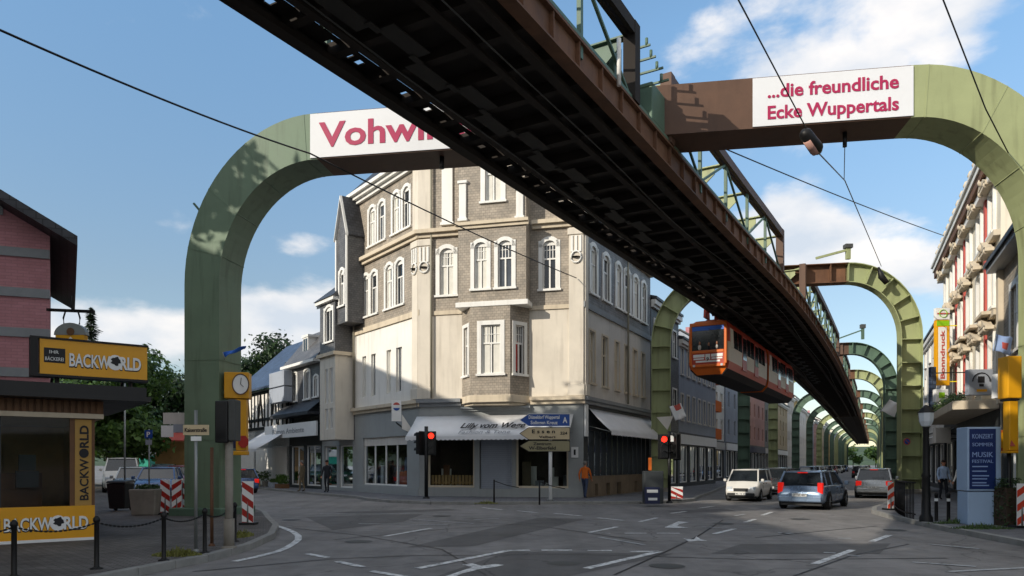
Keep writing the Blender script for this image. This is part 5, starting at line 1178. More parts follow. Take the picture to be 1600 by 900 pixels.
def bakery(mb_w, mb_k, F, u, z, size, width, w, vert=False):
    """the shop name, its O drawn as a dark globe"""
    letters(mb_w, F, 'BACKW', u, z, size, w=w, width=width*.555, bold=.02, vert=vert); letters(mb_w, F, 'RLD', u+(0 if vert else width*.70), z+(width*.70 if vert else 0), size, w=w, width=width*.30, bold=.03, vert=vert)
    if not vert: letters(mb_k, F, 'BACKW', u-.006, z-.012, size, w=w-.0015, width=width*.565, bold=.055, thick=.002); letters(mb_k, F, 'RLD', u+width*.695, z-.012, size, w=w-.0015, width=width*.312, bold=.055, thick=.002)
    a = width*.628
    c = F.P(u-size*.36, w+.01, z+a) if vert else F.P(u+a, w+.01, z+size*.36)
    pts = [c + F.d*(size*.40*math.cos(t*math.pi/8)) + Vector((0, 0, size*.44*math.sin(t*math.pi/8))) for t in range(16)]; mb_w.prism(pts, F.n*.004)
    pts = [c + F.n*.006 + F.d*(size*(.24+.06*math.sin(3*t))*math.cos(t*math.pi/8)+size*.03) + Vector((0, 0, size*(.24+.06*math.cos(2*t))*math.sin(t*math.pi/8)+size*.08)) for t in range(16)]; mb_k.prism(pts, F.n*.004)
a, b = MB(), MB(); us = KF.u(6, .03); bakery(a, b, KF, us, .37, .36, KF.u(138, .03)-us, .032); a.build('lettering', 'white_paint', ys); b.build('globe_emblem', 'lettering_dark', ys)
b = MB(); b.box(KF, us-.7, us-.06, .031, .036, .38, .62); b.build('emblem_panel', 'navy', ys)
a = MB(); a.box(KF, K1-.36, K1-.06, .001, .012, .842, 2.62); vb = a.build('vertical_banner', 'banner_tan', kk); a, b = MB(), MB(); bakery(a, b, KF, K1-.12, .95, .22, 1.55, .013, vert=True); a.build('lettering', 'lettering_dark', vb); b.build('globe_emblem', 'lettering_dark', vb)
bs_ = thing('bakery_sign', P(K1, .4, 3.36), 'long yellow BACKWORLD box sign standing on the kiosk roof edge', 'sign'); us, ue = KF.u(62, .5), KF.u(230, .5)
q = MB(); q.box(KF, us, ue, .25, .5, 3.47, 4.16); q.build('sign_box', 'yellow_sign', bs_); q = MB(); q.box(KF, us-.02, ue+.02, .22, .53, 4.161, 4.2); q.box(KF, us-.02, ue+.02, .22, .53, 3.42, 3.469); q.box(KF, us-.16, us-.021, .22, .53, 3.42, 4.2); q.build('sign_frame', 'iron_black', bs_)
a, b = MB(), MB(); bakery(a, b, KF, us+.50, 3.66, .36, ue-us-.62, .502); a.build('lettering', 'white_paint', bs_); b.build('globe_emblem', 'lettering_dark', bs_)
q = MB(); q.box(KF, us+.07, us+.43, .501, .506, 3.70, 3.99); eo = q.build('emblem_panel', 'lettering_dark', bs_); q = MB(); letters(q, KF, 'IHR', us+.16, 3.88, .09, w=.507, width=.16); letters(q, KF, 'BÄCKEREI', us+.09, 3.74, .1, w=.507, width=.31); q.build('lettering', 'white_paint', eo)
q = MB()
for u in (us+.3, ue-.3): q.bar(P(u, .38, 3.301), P(u, .38, 3.42), .06, .06); q.bar(P(u, -.9, 3.301), P(u, .24, 4.0), .05, .05)
q.build('support', 'iron_black', bs_)
# tavern sign on its bracket
hs_ = thing('tavern_sign', at(112, 500, 18.4), 'dome topped tavern sign hanging from a bar above the yellow bakery sign', 'sign'); y0 = 18.4
q = MB(); q.bar(at(74, 484, 18.7), at(147, 487, y0), .07, .07); q.tube([at(112, 486, y0), at(112, 462, y0)], .015, 6); q.build('bar', 'iron_black', hs_)
for sx in (-1, 1): q = MB(); q.tube([at(112+sx*10, 487, y0), at(112+sx*13, 497, y0), at(112+sx*12, 507, y0)], .02, 6); q.build('hook', 'iron_black', hs_)
FS = Frame((at(112, 520, y0).x, y0), (1, .0)); z0, z1, zm = at(0, 541, y0).z, at(0, 505, y0).z, at(0, 524, y0).z; r = .40
q = MB(); q.prism([FS.P(r*math.cos(math.pi*t/12), -.08, zm+(z1-zm)*math.sin(math.pi*t/12)) for t in range(13)], FS.n*.16); q.build('dome', 'galvanised', hs_)
q = MB(); q.box(FS, -r*.9, r*.9, -.075, .075, z0, zm-.002); q.build('panel', 'yellow_paint', hs_)
q = MB(); q.prism([FS.P(-.2, .076, z0+.01), FS.P(.22, .076, z0+.01), FS.P(.02, .076, zm-.05)], FS.n*.01); q.build('white_peak', 'white_paint', hs_); q = MB(); q.prism([FS.P(.02+.1*math.cos(t*.7), .081, zm+.08+.1*math.sin(t*.7)) for t in range(9)], FS.n*.01); q.build('brown_badge', 'wood_brown', hs_)
# ---------------------------------------------------------------- trees
def tree(x, y, h, r, crown_z, label, lf='leaf_mid', n=3200, lsz=.22, seed=1, cat='tree', group=None, name='broadleaf_tree', lobes=11, trunk_r=.22, squash=.8):
    rd = random.Random(seed); rt = thing(name, (x, y, 0), label, cat, group); c = Vector((x, y, 0))
    t = MB(); pts = [c, c+Vector((.1, .05, crown_z*.6)), c+Vector((.05, -.1, crown_z+ (h-crown_z)*.35)), c+Vector((.15, .0, h*.9))]; t.tube(pts, [trunk_r, trunk_r*.8, trunk_r*.5, .03], 9)
    cen = []
    for i in range(lobes):
        a = i*2.4; zz = crown_z+(h-crown_z)*(.12+.78*((i*.618) % 1)); k = 1-abs((zz-crown_z)/(h-crown_z)-.42)*1.1
        p = c+Vector((math.cos(a)*r*.62*k*rd.uniform(.6, 1.1), math.sin(a)*r*.62*k*rd.uniform(.6, 1.1), zz)); cen.append((p, r*rd.uniform(.32, .55)))
        s = c+Vector((.06, 0, crown_z*.7+(zz-crown_z)*.45)); t.tube([s, s.lerp(p, .5)+Vector((0, 0, -.2)), p], [trunk_r*.42, trunk_r*.25, .02], 6)
    t.build('trunk', 'bark', rt)
    m = MB()
    for i in range(n):
        p0, rr_ = cen[rd.randrange(len(cen))]
        v = Vector((rd.gauss(0, 1), rd.gauss(0, 1), rd.gauss(0, 1))).normalized(); rad = rr_*(rd.random()**.33)*(1.25 if rd.random() < .12 else 1)
        if mnoise.noise((p0+v*rad)*(1.1/lsz*.22)) < -.18: continue
        p = p0+Vector((v.x*rad, v.y*rad, v.z*rad*squash)); nn = (v+Vector((rd.uniform(-.8, .8), rd.uniform(-.8, .8), rd.uniform(-.3, .9)))).normalized()
        a = nn.orthogonal().normalized(); b = nn.cross(a); ang = rd.random()*6.28; a, b = a*math.cos(ang)+b*math.sin(ang), b*math.cos(ang)-a*math.sin(ang); s = lsz*rd.uniform(.6, 1.3)
        m.add([p-a*s*.5, p+b*s*.32+a*s*.05, p+a*s*.6, p-b*s*.32+a*s*.05], ((0, 1, 2, 3),))
    m.build('crown', lf, rt); return rt
def conifer(x, y, h, r, label, seed=2):
    rd = random.Random(seed); rt = thing('conifer_tree', (x, y, 0), label, 'tree'); t = MB(); c = Vector((x, y, 0)); t.tube([c, c+Vector((0, 0, h*.98))], [.25, .03], 8); t.build('trunk', 'bark', rt); m = MB()
    for i in range(2600):
        f = rd.random()**.8; z = h*(.25+.75*f); k = (1-f)**.85*(.7+.3*math.sin(z*5.2)); a = rd.random()*6.28; q = rd.uniform(.15, 1)*r*k+.04; p = c+Vector((math.cos(a)*q, math.sin(a)*q, z-q*.35)); d_ = Vector((math.cos(a), math.sin(a), -.3)); s = .5*rd.uniform(.6, 1.2)
        sd = Vector((-math.sin(a), math.cos(a), rd.uniform(-.3, .3)))*.09; m.add([p-d_*s*.4, p+sd, p+d_*s*.6, p-sd], ((0, 1, 2, 3),))
    m.build('crown', 'leaf_conifer', rt)
g_ = 'leafy trees behind the parked cars'
tree(-23.8, 45.0, 8.1, 4.0, 2.6, 'big leafy tree just left of the near green arch leg', 'leaf_mid', 17000, .31, 3)
tree(-31.5, 55.0, 9.9, 5.5, 3.2, 'broad green tree rising behind the right end of the bakery sign', 'leaf_mid', 14000, .38, 5)
tree(-38.0, 62.0, 10.5, 5.0, 3.0, 'tree crown showing between the kiosk roof and the bakery sign', 'leaf_mid', 11000, .4, 6)
tree(-31.0, 66.0, 9.5, 5.0, 2.5, 'dark tree filling the gap low behind the parked cars', 'leaf_dark', 12000, .42, 8)
tree(-22.5, 66.0, 13.2, 4.2, 5.0, 'dark round tree crown just right of the near green arch leg', 'leaf_dark', 14000, .34, 9)
tree(-24.0, 80.0, 12.8, 3.2, 5.0, 'small tree top above the blue grey roof', 'leaf_mid', 2500, .4, 10)
tree(-45.5, 70.0, 10.0, 5.0, 3.0, 'tree partly hidden behind the left kiosk', 'leaf_mid', 3500, .42, 12)
conifer(-36.6, 64.0, 15.3, 3.4, 'pointed conifer rising beside the hanging tavern sign')
tree(-20.5, 16.0, 17.6, 6.4, 4.5, 'tall shade tree standing left of the view by the square', 'leaf_mid', 9500, .55, 14, lobes=18, trunk_r=.35)
tree(-30.0, 35.0, 15.0, 5.0, 4.0, 'unseen tall tree added beyond the pink house to shade the left street', 'leaf_mid', 5500, .5, 16, lobes=14)  # out of view, added to keep the sun off the left street
tree(-34.5, 41.5, 15.0, 5.0, 4.0, 'unseen tall tree added past the car park to shade the left street', 'leaf_mid', 5500, .5, 17, lobes=14)  # second unseen tree, added to shade the same street
tree(-17.0, 9.5, 17.0, 4.4, 6.5, 'second shade tree left of the view near the kiosk', 'leaf_mid', 3600, .5, 15, lobes=12, trunk_r=.33)

tree(-27.5, 50.0, 9.0, 4.2, 2.4, 'low tree between the big leafy tree and the market stall', 'leaf_mid', 13000, .36, 21)
tree(-37.0, 50.0, 9.0, 4.5, 2.2, 'dark tree low behind the kiosk corner', 'leaf_dark', 11000, .38, 22)
tree(-26.0, 72.0, 10.0, 5.0, 2.0, 'dark tree closing the view behind the arch leg', 'leaf_dark', 6000, .6, 23)
# wooded hills that close the horizon
hm = MB(); n = 96; rd = random.Random(31); hv = []
for i in range(n+1):
    a = 2*math.pi*i/n
    for k, (r_, z_) in enumerate(((640, -1), (760, .35), (900, .8), (1100, 1.0))):
        h_ = 34+20*mnoise.noise(Vector((math.cos(a)*2.2, math.sin(a)*2.2, k*.3))); hv.append(Vector((150+r_*math.cos(a), 300+r_*math.sin(a), h_*z_ if z_ > 0 else -1)))
hm.add(hv, [(i*4+k, (i+1)*4+k, (i+1)*4+k+1, i*4+k+1) for i in range(n) for k in range(3)], 0, True)
M('wooded_hill', '#46573c', .95, var=.5, vs=.05); tag(hm.build('hills', 'wooded_hill'), kind='structure')
p_, d_ = track(TLEN-1)
for i, (ds, u, h_) in enumerate(((8, -12, 9), (14, -4, 11), (12, 5, 10), (10, 13, 9))): q_ = Vector((p_.x+d_.x*ds+d_.y*u, p_.y+d_.y*ds-d_.x*u)); tree(q_.x, q_.y, h_, 5.5, 2.0, 'tree closing the far end of the street under the track', 'leaf_mid', 1500, 1.0, 40+i, group='trees at the far end of the street')
# ---------------------------------------------------------------- vehicles (built at the origin, +x forward, z up)
VF = Frame((0, 0), (1, 0), (0, 1))
def wheel_mb(x, y, r, w_, sd):
    t, rm = MB(), MB(); n = 18
    prof = [(r*.62, -w_/2), (r*.93, -w_/2), (r, -w_*.36), (r, w_*.36), (r*.93, w_/2), (r*.62, w_/2)]
    vs = [Vector((x+a*math.cos(2*math.pi*j/n), y+b, r+a*math.sin(2*math.pi*j/n))) for a, b in prof for j in range(n)]
    t.add(vs, [(i*n+j, i*n+(j+1) % n, (i+1)*n+(j+1) % n, (i+1)*n+j) for i in range(len(prof)-1) for j in range(n)], 0, True)
    yo = y+sd*w_*.38
    rm.add([Vector((x+r*.64*math.cos(2*math.pi*j/n), yo-sd*.05, r+r*.64*math.sin(2*math.pi*j/n))) for j in range(n)], (tuple(range(n)),))
    for k in range(5):
        a = k*2*math.pi/5; d = Vector((math.cos(a), 0, math.sin(a))); c = Vector((x, yo, r)); rm.bar(c+d*.04, c+d*r*.6, .03, r*.18, up=Vector((0, 1, 0)))
    rm.tube([(x, yo-sd*.03, r), (x, yo+sd*.03, r)], r*.16, 8)
    return t, rm
def car(loc, heading, paint, label, kind='hatch', L_=4.2, W=1.74, H=1.46, group=None, plate=None, brake=False, detail=True, name='car', roofrail=False, cat='car', dark_bumper=False):
    rt = thing(name, (0, 0, 0), label, cat, group); hl, hw = L_/2, W/2; zb, zbelt = .22, H*.62
    # side outline: (x, top z of the body below the glass)
    hood = {'hatch': .98, 'estate': 1.0, 'van': .62, 'sedan': 1.05}[kind]; tail = {'hatch': .0, 'estate': .0, 'van': .0, 'sedan': .75}[kind]
    st = [(-hl, .42, .62*zbelt, .86), (-hl+.06, .30, zbelt*(.96 if not tail else .88), .95), (-hl+.30, .24, zbelt*(1 if not tail else .97), .985), (-hl*.45, .22, zbelt, 1), (0, .22, zbelt, 1), (hl-hood-.15, .22, zbelt, 1), (hl-hood+.15, .22, zbelt*.985, 1), (hl-.40, .24, zbelt*.84, .975), (hl-.10, .28, zbelt*.72, .90), (hl, .40, zbelt*.56, .80)]
    b = MB(); rings = []
    for x, z0, z1, k in st:
        w_ = hw*k; zm = z0+(z1-z0)*.55
        rings.append([Vector((x, -w_*.86, z0)), Vector((x, -w_*.97, z0+.10)), Vector((x, -w_, zm)), Vector((x, -w_*.965, z1-.05)), Vector((x, -w_*.88, z1)), Vector((x, 0, z1+.02)), Vector((x, w_*.88, z1)), Vector((x, w_*.965, z1-.05)), Vector((x, w_, zm)), Vector((x, w_*.97, z0+.10)), Vector((x, w_*.86, z0))])
    n = len(rings[0]); vs = [p for r in rings for p in r]
    fs = [(i*n+j, (i+1)*n+j, (i+1)*n+(j+1) % n, i*n+(j+1) % n) for i in range(len(rings)-1) for j in range(n)]; fs += [tuple(range(n)), tuple(range((len(rings)-1)*n, len(rings)*n))[::-1]]
    b.add(vs, fs, 0, True); o = b.build('body', paint, rt, weld=True)
    # cabin
    xr0 = -hl+(.10 if not tail else tail-.05); xr1 = xr0+{'hatch': .42, 'estate': .36, 'van': .12, 'sedan': .62}[kind]; xf0 = hl-hood+.10; xf1 = xf0-{'hatch': .85, 'estate': .85, 'van': .62, 'sedan': .85}[kind]
    wb, wr = hw*.89, hw*.74; zt = H-.05; zo = zbelt-.04
    c = MB(); c.hexa([(xr0, -wb, zo), (xf0, -wb, zo), (xf0, wb, zo), (xr0, wb, zo), (xr1, -wr, zt), (xf1, -wr, zt), (xf1, wr, zt), (xr1, wr, zt)]); c.build('cabin_glass', 'car_glass', rt)
    rf = MB(); m_ = 6; rr_ = []
    for t in range(m_+1):
        f = t/m_; x = xr1-.05+(xf1+.07-xr1+.05)*f; cz = H-.055+.055*math.sin(math.pi*min(1, max(0, f*.9+.05))); wv = wr+.035
        rr_.append([Vector((x, -wv, zt-.03)), Vector((x, -wv*.93, cz-.012)), Vector((x, 0, cz+.012)), Vector((x, wv*.93, cz-.012)), Vector((x, wv, zt-.03))])
    vs = [p for r in rr_ for p in r]; fs = [(i*5+j, (i+1)*5+j, (i+1)*5+j+1, i*5+j+1) for i in range(m_) for j in range(4)]+[tuple(range(5)), tuple(m_*5+j for j in range(5))[::-1]]+[(i*5+4, (i+1)*5+4, (i+1)*5, i*5) for i in range(m_)]
    rf.add(vs, fs, 0, True); rf.build('roof', paint, rt)
    for sg in (-1, 1):
        pl = MB(); pl.bar((xr0-.01, sg*(wb+.008), zo), (xr1-.01, sg*(wr+.012), zt), .10 if kind != 'van' else .16, .06, up=Vector((0, sg, .2))); pl.build('pillar', paint, rt); pl = MB(); pl.bar((xf0+.01, sg*(wb+.006), zo), (xf1+.01, sg*(wr+.01), zt), .06, .06, up=Vector((0, sg, .2))); pl.build('pillar', paint, rt)
        for xx in ((xr0*.55+xf1*.45-.35), (xr0*.25+xf1*.75-.25))[:2 if kind != 'van' else 1]: pl = MB(); pl.bar((xx, sg*(wb+.004), zo), (xx+.04*(0 if xx < 0 else -1), sg*(wr+.006), zt), .07, .04, up=Vector((0, sg, .2))); pl.build('pillar', paint, rt)
    bp = MB(); mm = 'trim_plastic' if dark_bumper else paint
    bp.box(VF, -hl-.04, -hl+.12, -hw*.88, hw*.88, .30, .52); bp.build('rear_bumper', mm, rt, bevel=.04); bp = MB(); bp.box(VF, hl-.14, hl+.03, -hw*.80, hw*.80, .27, .46); bp.build('front_bumper', mm, rt, bevel=.04)
    sk = MB(); sk.box(VF, -hl+.15, hl-.2, -hw*.84, hw*.84, .16, .3); sk.build('underbody', 'trim_plastic', rt)
    wx = (-hl+.78, hl-.80); r = .31
    for x in wx:
        for sg in (-1, 1):
            a = MB(); N_ = 14; y0 = sg*(hw-.02); a.add([Vector((x+(r+.07)*math.cos(math.pi*j/N_), y0+sg*.025, max(.2, r+(r+.07)*math.sin(math.pi*j/N_)))) for j in range(N_+1)], (tuple(range(N_+1)),)); a.build('wheel_arch', 'trim_plastic', rt)
            t, rm = wheel_mb(x, sg*(hw-.075), r, .2, sg); to = t.build('wheel', 'tyre', rt); rm.build('rim', 'rim', to)
    for sg in (-1, 1):
        q = MB()
        if kind in ('estate', 'van'): q.box(VF, -hl+.02, -hl+.18, sg*hw*.70, sg*hw*.93, zbelt*.66, zbelt*1.12)
        else: q.box(VF, -hl+.01, -hl+.16, sg*hw*.62, sg*hw*.93, zbelt*.66, zbelt*.93)
        q.build('tail_light', 'lamp_brake' if brake else 'tail_red', rt, bevel=.03)
        q = MB(); q.box(VF, hl-.24, hl-.03, sg*hw*.50, sg*hw*.84, zbelt*.56, zbelt*.73); q.build('headlight', 'head_glass', rt, bevel=.04)
        q = MB(); q.box(VF, xf0-.28, xf0-.12, sg*(hw+.02), sg*(hw+.17), zbelt-.02, zbelt+.13); q.build('wing_mirror', paint, rt, bevel=.03)
        if detail:
            for k in (-.18, .55): q = MB(); q.box(VF, k*1.0, k+.16, sg*(hw*.985), sg*(hw*.985+.03), zbelt-.15, zbelt-.11); q.build('door_handle', 'trim_plastic', rt)
    for x, d_ in ((-hl-.045, -1), (hl+.035, 1)):
        q = MB(); q.box(VF, min(x, x+d_*.015), max(x, x+d_*.015), -.26, .26, .50 if d_ < 0 else .36, .61 if d_ < 0 else .47); po = q.build('number_plate', 'plate_white', rt)
        if plate and detail:
            FF = Frame((x+d_*.016, -d_*0), (0, -1 if d_ < 0 else 1), (d_, 0)); q = MB(); letters(q, FF, plate, -.23, .52 if d_ < 0 else .38, .1, w=.001, width=.46, bold=.01, thick=.002); q.build('lettering', 'lettering_dark', po)
    q = MB(); q.box(VF, hl-.10, hl+.005, -hw*.42, hw*.42, zbelt*.50, zbelt*.66); q.build('grille', 'trim_plastic', rt)
    if kind in ('estate', 'van') or not tail:
        q = MB(); q.bar((xr0-.028, -hw*.55, zo+.12), (xr0-.02, hw*.05, zo+.12), .02, .02); q.build('wiper', 'trim_plastic', rt)
    if brake: q = MB(); q.box(VF, xr1-.06, xr1-.03, -.18, .18, H-.10, H-.06); q.build('brake_light', 'lamp_brake', rt)
    if roofrail:
        for sg in (-1, 1): q = MB(); q.tube([(xr1+.2, sg*wr*.95, H), (xr1+.3, sg*wr*.95, H+.05), (xf1-.3, sg*wr*.95, H+.05), (xf1-.2, sg*wr*.95, H)], .018, 6); q.build('roof_rail', 'trim_plastic', rt)
    rt.location = loc; rt.rotation_euler = (0, 0, heading); return rt
def hd(dx, dy): return math.atan2(dy, dx)
st_d = math.atan2(.861, .507)
c0 = gp(1240, 796); c0 += Vector((.507, .861, 0))*2.0
car(c0+Vector((.35, -.3, 0)), math.radians(54), 'car_silverblue', 'silver blue estate car seen from behind driving into the street', 'estate', 4.3, 1.74, 1.46, plate='W NK 457', brake=True, roofrail=True)
c1 = gp(1168, 784); vn = car(c1+Vector((.6, 1.6, 0)), math.radians(60+180), 'car_white', 'dusty white small van facing the camera left of the silver blue estate', 'van', 4.1, 1.72, 1.72, plate='ME TB 82', dark_bumper=True, name='small_van', cat='van'); vn.scale = (.88, .88, .86)
car(gp(1215, 775)+Vector((1.0, 3.0, 0)), math.radians(60+180), 'car_grey', 'grey car mostly hidden between the white van and the silver blue estate', 'hatch', 4.0, 1.7, 1.5)
car(gp(1387, 779)+Vector((.3, 1.8, 0)), math.radians(61), 'car_silver', 'silver car from behind at the right kerb beside the red and white board', 'hatch', 4.1, 1.72, 1.5, plate='W HL 31', brake=True)
g_ = 'cars far down the street'
far = car(tpos(s_at_y(86), -1.6, 0), math.radians(62+180), 'car_silver', 'pale car among those far down the street under the arches', 'hatch', 4.1, 1.7, 1.46, detail=False)
far['group'] = g_
for i, (y, u, pnt) in enumerate(((78, -1.5, 'car_blue'), (97, -1.9, 'car_silver'), (108, -1.6, 'car_grey'), (121, -1.7, 'car_red'), (135, -1.5, 'car_silver'), (150, -1.7, 'car_black'), (92, 3.2, 'car_black'), (112, 3.1, 'car_silver'), (165, -1.6, 'car_blue'), (140, 3.2, 'car_red'))):
    o = place_copy(far, tpos(s_at_y(y), u, 0), math.radians(62+(180 if u < 0 else 0)), None, g_)
    cn = {'car_blue': 'blue', 'car_silver': 'pale', 'car_grey': 'grey', 'car_red': 'red', 'car_black': 'black'}[pnt]
    o['label'] = '%s car among those far down the street under the arches' % cn
    for ch_ in [x for x in COL.objects if x.parent == o]:
        if ch_.data and ch_.data.materials and ch_.data.materials[0] and ch_.data.materials[0].name == 'car_silver': ch_.data = ch_.data.copy(); ch_.data.materials[0] = MAT[pnt]
# left: parked cars beyond the kiosk
ls = math.atan2(-.794, .607)
lz = PV
car(gp(225, 780, PV)+Vector((-.2, 1.9, 0)), math.radians(-72), 'car_blue', 'pale blue parked car facing the camera behind the concrete planter', 'hatch', 4.2, 1.76, 1.45, plate='W AX 208')
car(gp(183, 779, PV)+Vector((-.9, 3.4, 0)), math.radians(-68), 'car_silver', 'silver parked car half hidden behind the black bin', 'hatch', 4.1, 1.72, 1.45)
car(gp(168, 773, PV)+Vector((-1.6, 4.5, 0)), math.radians(-64), 'car_white', 'white van roof beyond the silver parked car at the kiosk corner', 'van', 4.6, 1.85, 1.95, name='parked_van', cat='van')
car(gp(232, 769, PV)+Vector((.5, 3, 0)), math.radians(-75), 'car_red', 'dark red parked car behind the pale blue one', 'hatch', 4.2, 1.74, 1.5)
car(gp(222, 763, PV)+Vector((-1, 5, 0)), math.radians(-70), 'car_green', 'dark green car parked under the trees near the turquoise box', 'estate', 4.4, 1.75, 1.6)
car(gp(362, 772)+Vector((-.7, 2.2, 0)), math.radians(128), 'car_blue', 'blue car leaving behind the near green arch leg, tail lamp showing', 'hatch', 4.1, 1.72, 1.46, brake=True)
# ---------------------------------------------------------------- people
def person(loc, heading, label, top, legs, hair='hair_brown', pose='walk', scale=1.0, sleeve=None, bag=None, hat=None):
    """one skinned figure: +x is forward; face, five-fingered hands and shoes belong to the one mesh"""
    sw = {'walk': .28, 'stand': .07}[pose]
    V, E, RD = [], [], []
    def v(p, r, par=None):
        V.append(p); RD.append(r if isinstance(r, tuple) else (r, r))
        if par is not None: E.append((par, len(V)-1))
        return len(V)-1
    pel = v((0, 0, .95), (.13, .16)); wai = v((0, 0, 1.10), (.11, .145), pel); che = v((.01, 0, 1.30), (.125, .18), wai); nec = v((0, 0, 1.47), (.065, .065), che); ne2 = v((.02, 0, 1.54), (.055, .055), nec)
    hed = v((.035, 0, 1.64), (.085, .085), ne2); v((.03, 0, 1.725), (.075, .07), hed)
    hands = []
    for sg, ph in ((1, 1), (-1, -1)):
        hp = v((0, sg*.095, .90), .095, pel); kn = v((sw*ph*.55+.03, sg*.10, .50), .062, hp); an = v((sw*ph-.03*(ph < 0), sg*.10, .10), .043, kn); v((sw*ph+.16, sg*.115, .045), .04, an)
        sh = v((0, sg*.19, 1.40), .062, che); el = v((-sw*ph*.35-.02, sg*.25, 1.13), .045, sh); wr_ = v((-sw*ph*.55+.10, sg*.25, .90), .032, el); hn = v((-sw*ph*.6+.13, sg*.245, .84), .036, wr_); hands.append((Vector(V[hn]), (Vector(V[hn])-Vector(V[wr_])).normalized(), sg))
    me = bpy.data.meshes.new('person'); me.from_pydata(V, E, []); ob = bpy.data.objects.new('person', me); COL.objects.link(ob)
    sm = ob.modifiers.new('skin', 'SKIN'); me.skin_vertices.new() if not me.skin_vertices else None
    for i, d_ in enumerate(me.skin_vertices[0].data): d_.radius = RD[i]; d_.use_root = (i == 0)
    sb = ob.modifiers.new('sub', 'SUBSURF'); sb.levels = 2; sb.render_levels = 2
    dg = bpy.context.evaluated_depsgraph_get(); m2 = bpy.data.meshes.new_from_object(ob.evaluated_get(dg)); COL.objects.unlink(ob); bpy.data.objects.remove(ob)
    b = MB(); b.add([vv.co.copy() for vv in m2.vertices], [tuple(p.vertices) for p in m2.polygons], 0, True)
    for i, f in enumerate(b.f):
        c_ = sum((b.v[k] for k in f), Vector())/len(f); z = c_.z
        ax = abs(c_.y) > .205 and z < 1.2
        b.mi[i] = 2 if (z > 1.49) else (3 if z < .075 else (1 if z < .93 and not ax else 0))
        if ax and z < .89: b.mi[i] = 2
    for p, d_, sg in hands:
        side = Vector((d_.y, -d_.x, 0)); side = Vector((1, 0, 0)) if side.length < .3 else side.normalized()
        for k, ln_ in enumerate((.07, .078, .072, .056)):
            r0 = p+side*(.024-.016*k); mid = r0+d_*ln_*.6; b.tube([r0, mid, mid+(d_+Vector((0, -sg*.6, 0))).normalized()*ln_*.5], [.0095, .0085, .006], 6, 2)
        t0 = p-d_*.02+side*.03; b.tube([t0, t0+(side*.7+d_*.7)*.045, t0+(side*.4+d_)*.07], [.011, .010, .007], 6, 2)
    # face: nose, eyes, mouth, ears
    b.prism([(.115, -.012, 1.625), (.115, .012, 1.625), (.105, 0, 1.665)], (.022, 0, -.006), 2)
    for sg in (-1, 1): b.ball((.110, sg*.032, 1.655), .012, 8, 3); b.ball((.03, sg*.088, 1.645), .024, 8, 2, (1, .4, 1.4))
    b.box(VF, .106, .118, -.024, .024, 1.592, 1.600, 4)
    o = b.build('person', [top, legs, 'skin', 'plastic_black', 'paint_red'], None); tag(o, label, 'person')
    h_ = MB(); n = 12
    for i in range(6):
        for j in range(n):
            pass
    h_.ball((.015, 0, 1.685), .102, 12, sq=(1.0, .93, .86)); h_.ball((-.045, 0, 1.64), .085, 10, sq=(.7, 1.0, 1.0)); ho = h_.build('hair', hair, o)
    for f_ in list(ho.data.vertices): pass
    if bag: q = MB(); q.box(VF, -.10, .14, .29, .40, .52, .82); q.build('bag', bag, None) if False else None
    o.location = loc; o.scale = (scale,)*3; o.rotation_euler = (0, 0, heading); return o
# the hair cap is cut back from the face by sitting slightly behind it
pz = Vector((0, 0, PV))
person(gp(914, 778.5, PV), hd(.35, .9), 'person in an orange jacket walking away past the corner of the cream house', 'cloth_orange', 'cloth_jeans', 'hair_grey', 'walk', .98)
person(gp(511, 769.5, PV), hd(-.2, -1), 'person in dark clothes standing outside the shop left of the corner house', 'cloth_dark', 'cloth_dark', pose='stand', scale=1.02)
person(gp(472, 768.5, PV), hd(-1, .3), 'person in khaki clothes standing before the dark shop windows', 'cloth_khaki', 'cloth_khaki', 'hair_grey', 'stand', 1.02)
person(gp(1474, 781, PV), hd(-.1, -1), 'person in a pale blue shirt and dark trousers under the right shop awning', 'cloth_paleblue', 'cloth_dark', pose='stand')
person(gp(1502, 785, PV), hd(-.9, -.3), 'person in a white top behind the blue poster board', 'cloth_white', 'cloth_khaki', 'hair_brown', 'stand', .96)
# ---------------------------------------------------------------- street furniture
def G(px, py): return gp(px, py, PV)
FX = lambda p: Frame((p.x, p.y), (1, 0))              # a frame facing the camera side of the street
# bollards and chains, left corner
bol = thing('chain_bollard', (0, 0, 0), 'x', 'bollard', 'iron bollards joined by chains'); q = MB(); q.lathe((0, 0, 0), [(.05, 0), (.05, .02), (.036, .05), (.034, .70), (.05, .72), (.05, .76), (.02, .80)], 10); q.build('post', 'iron_black', bol)
q = MB(); q.lathe((0, 0, 0), [(.09, 0), (.09, .015), (.055, .03)], 12); q.build('foot', 'iron_black', bol)
bp_ = [(22, 902), (151, 889), (256, 876), (320, 864), (357, 854), (367, 846)]
bl_ = ['iron bollard nearest the camera before the yellow base strip', 'iron bollard at the right end of the yellow base strip', 'iron bollard standing in the yellowish weeds', 'iron bollard beside the thin rusty pole', 'iron bollard next to the signal post foot', 'iron bollard furthest along the chain row by the striped board']
for i, (x, y) in enumerate(bp_):
    if i == 0: bol.location = G(x, y); bol['label'] = bl_[0]
    else: place_copy(bol, G(x, y), 0, bl_[i])
ends_ = [G(-120, 915)]+[G(*p) for p in bp_]
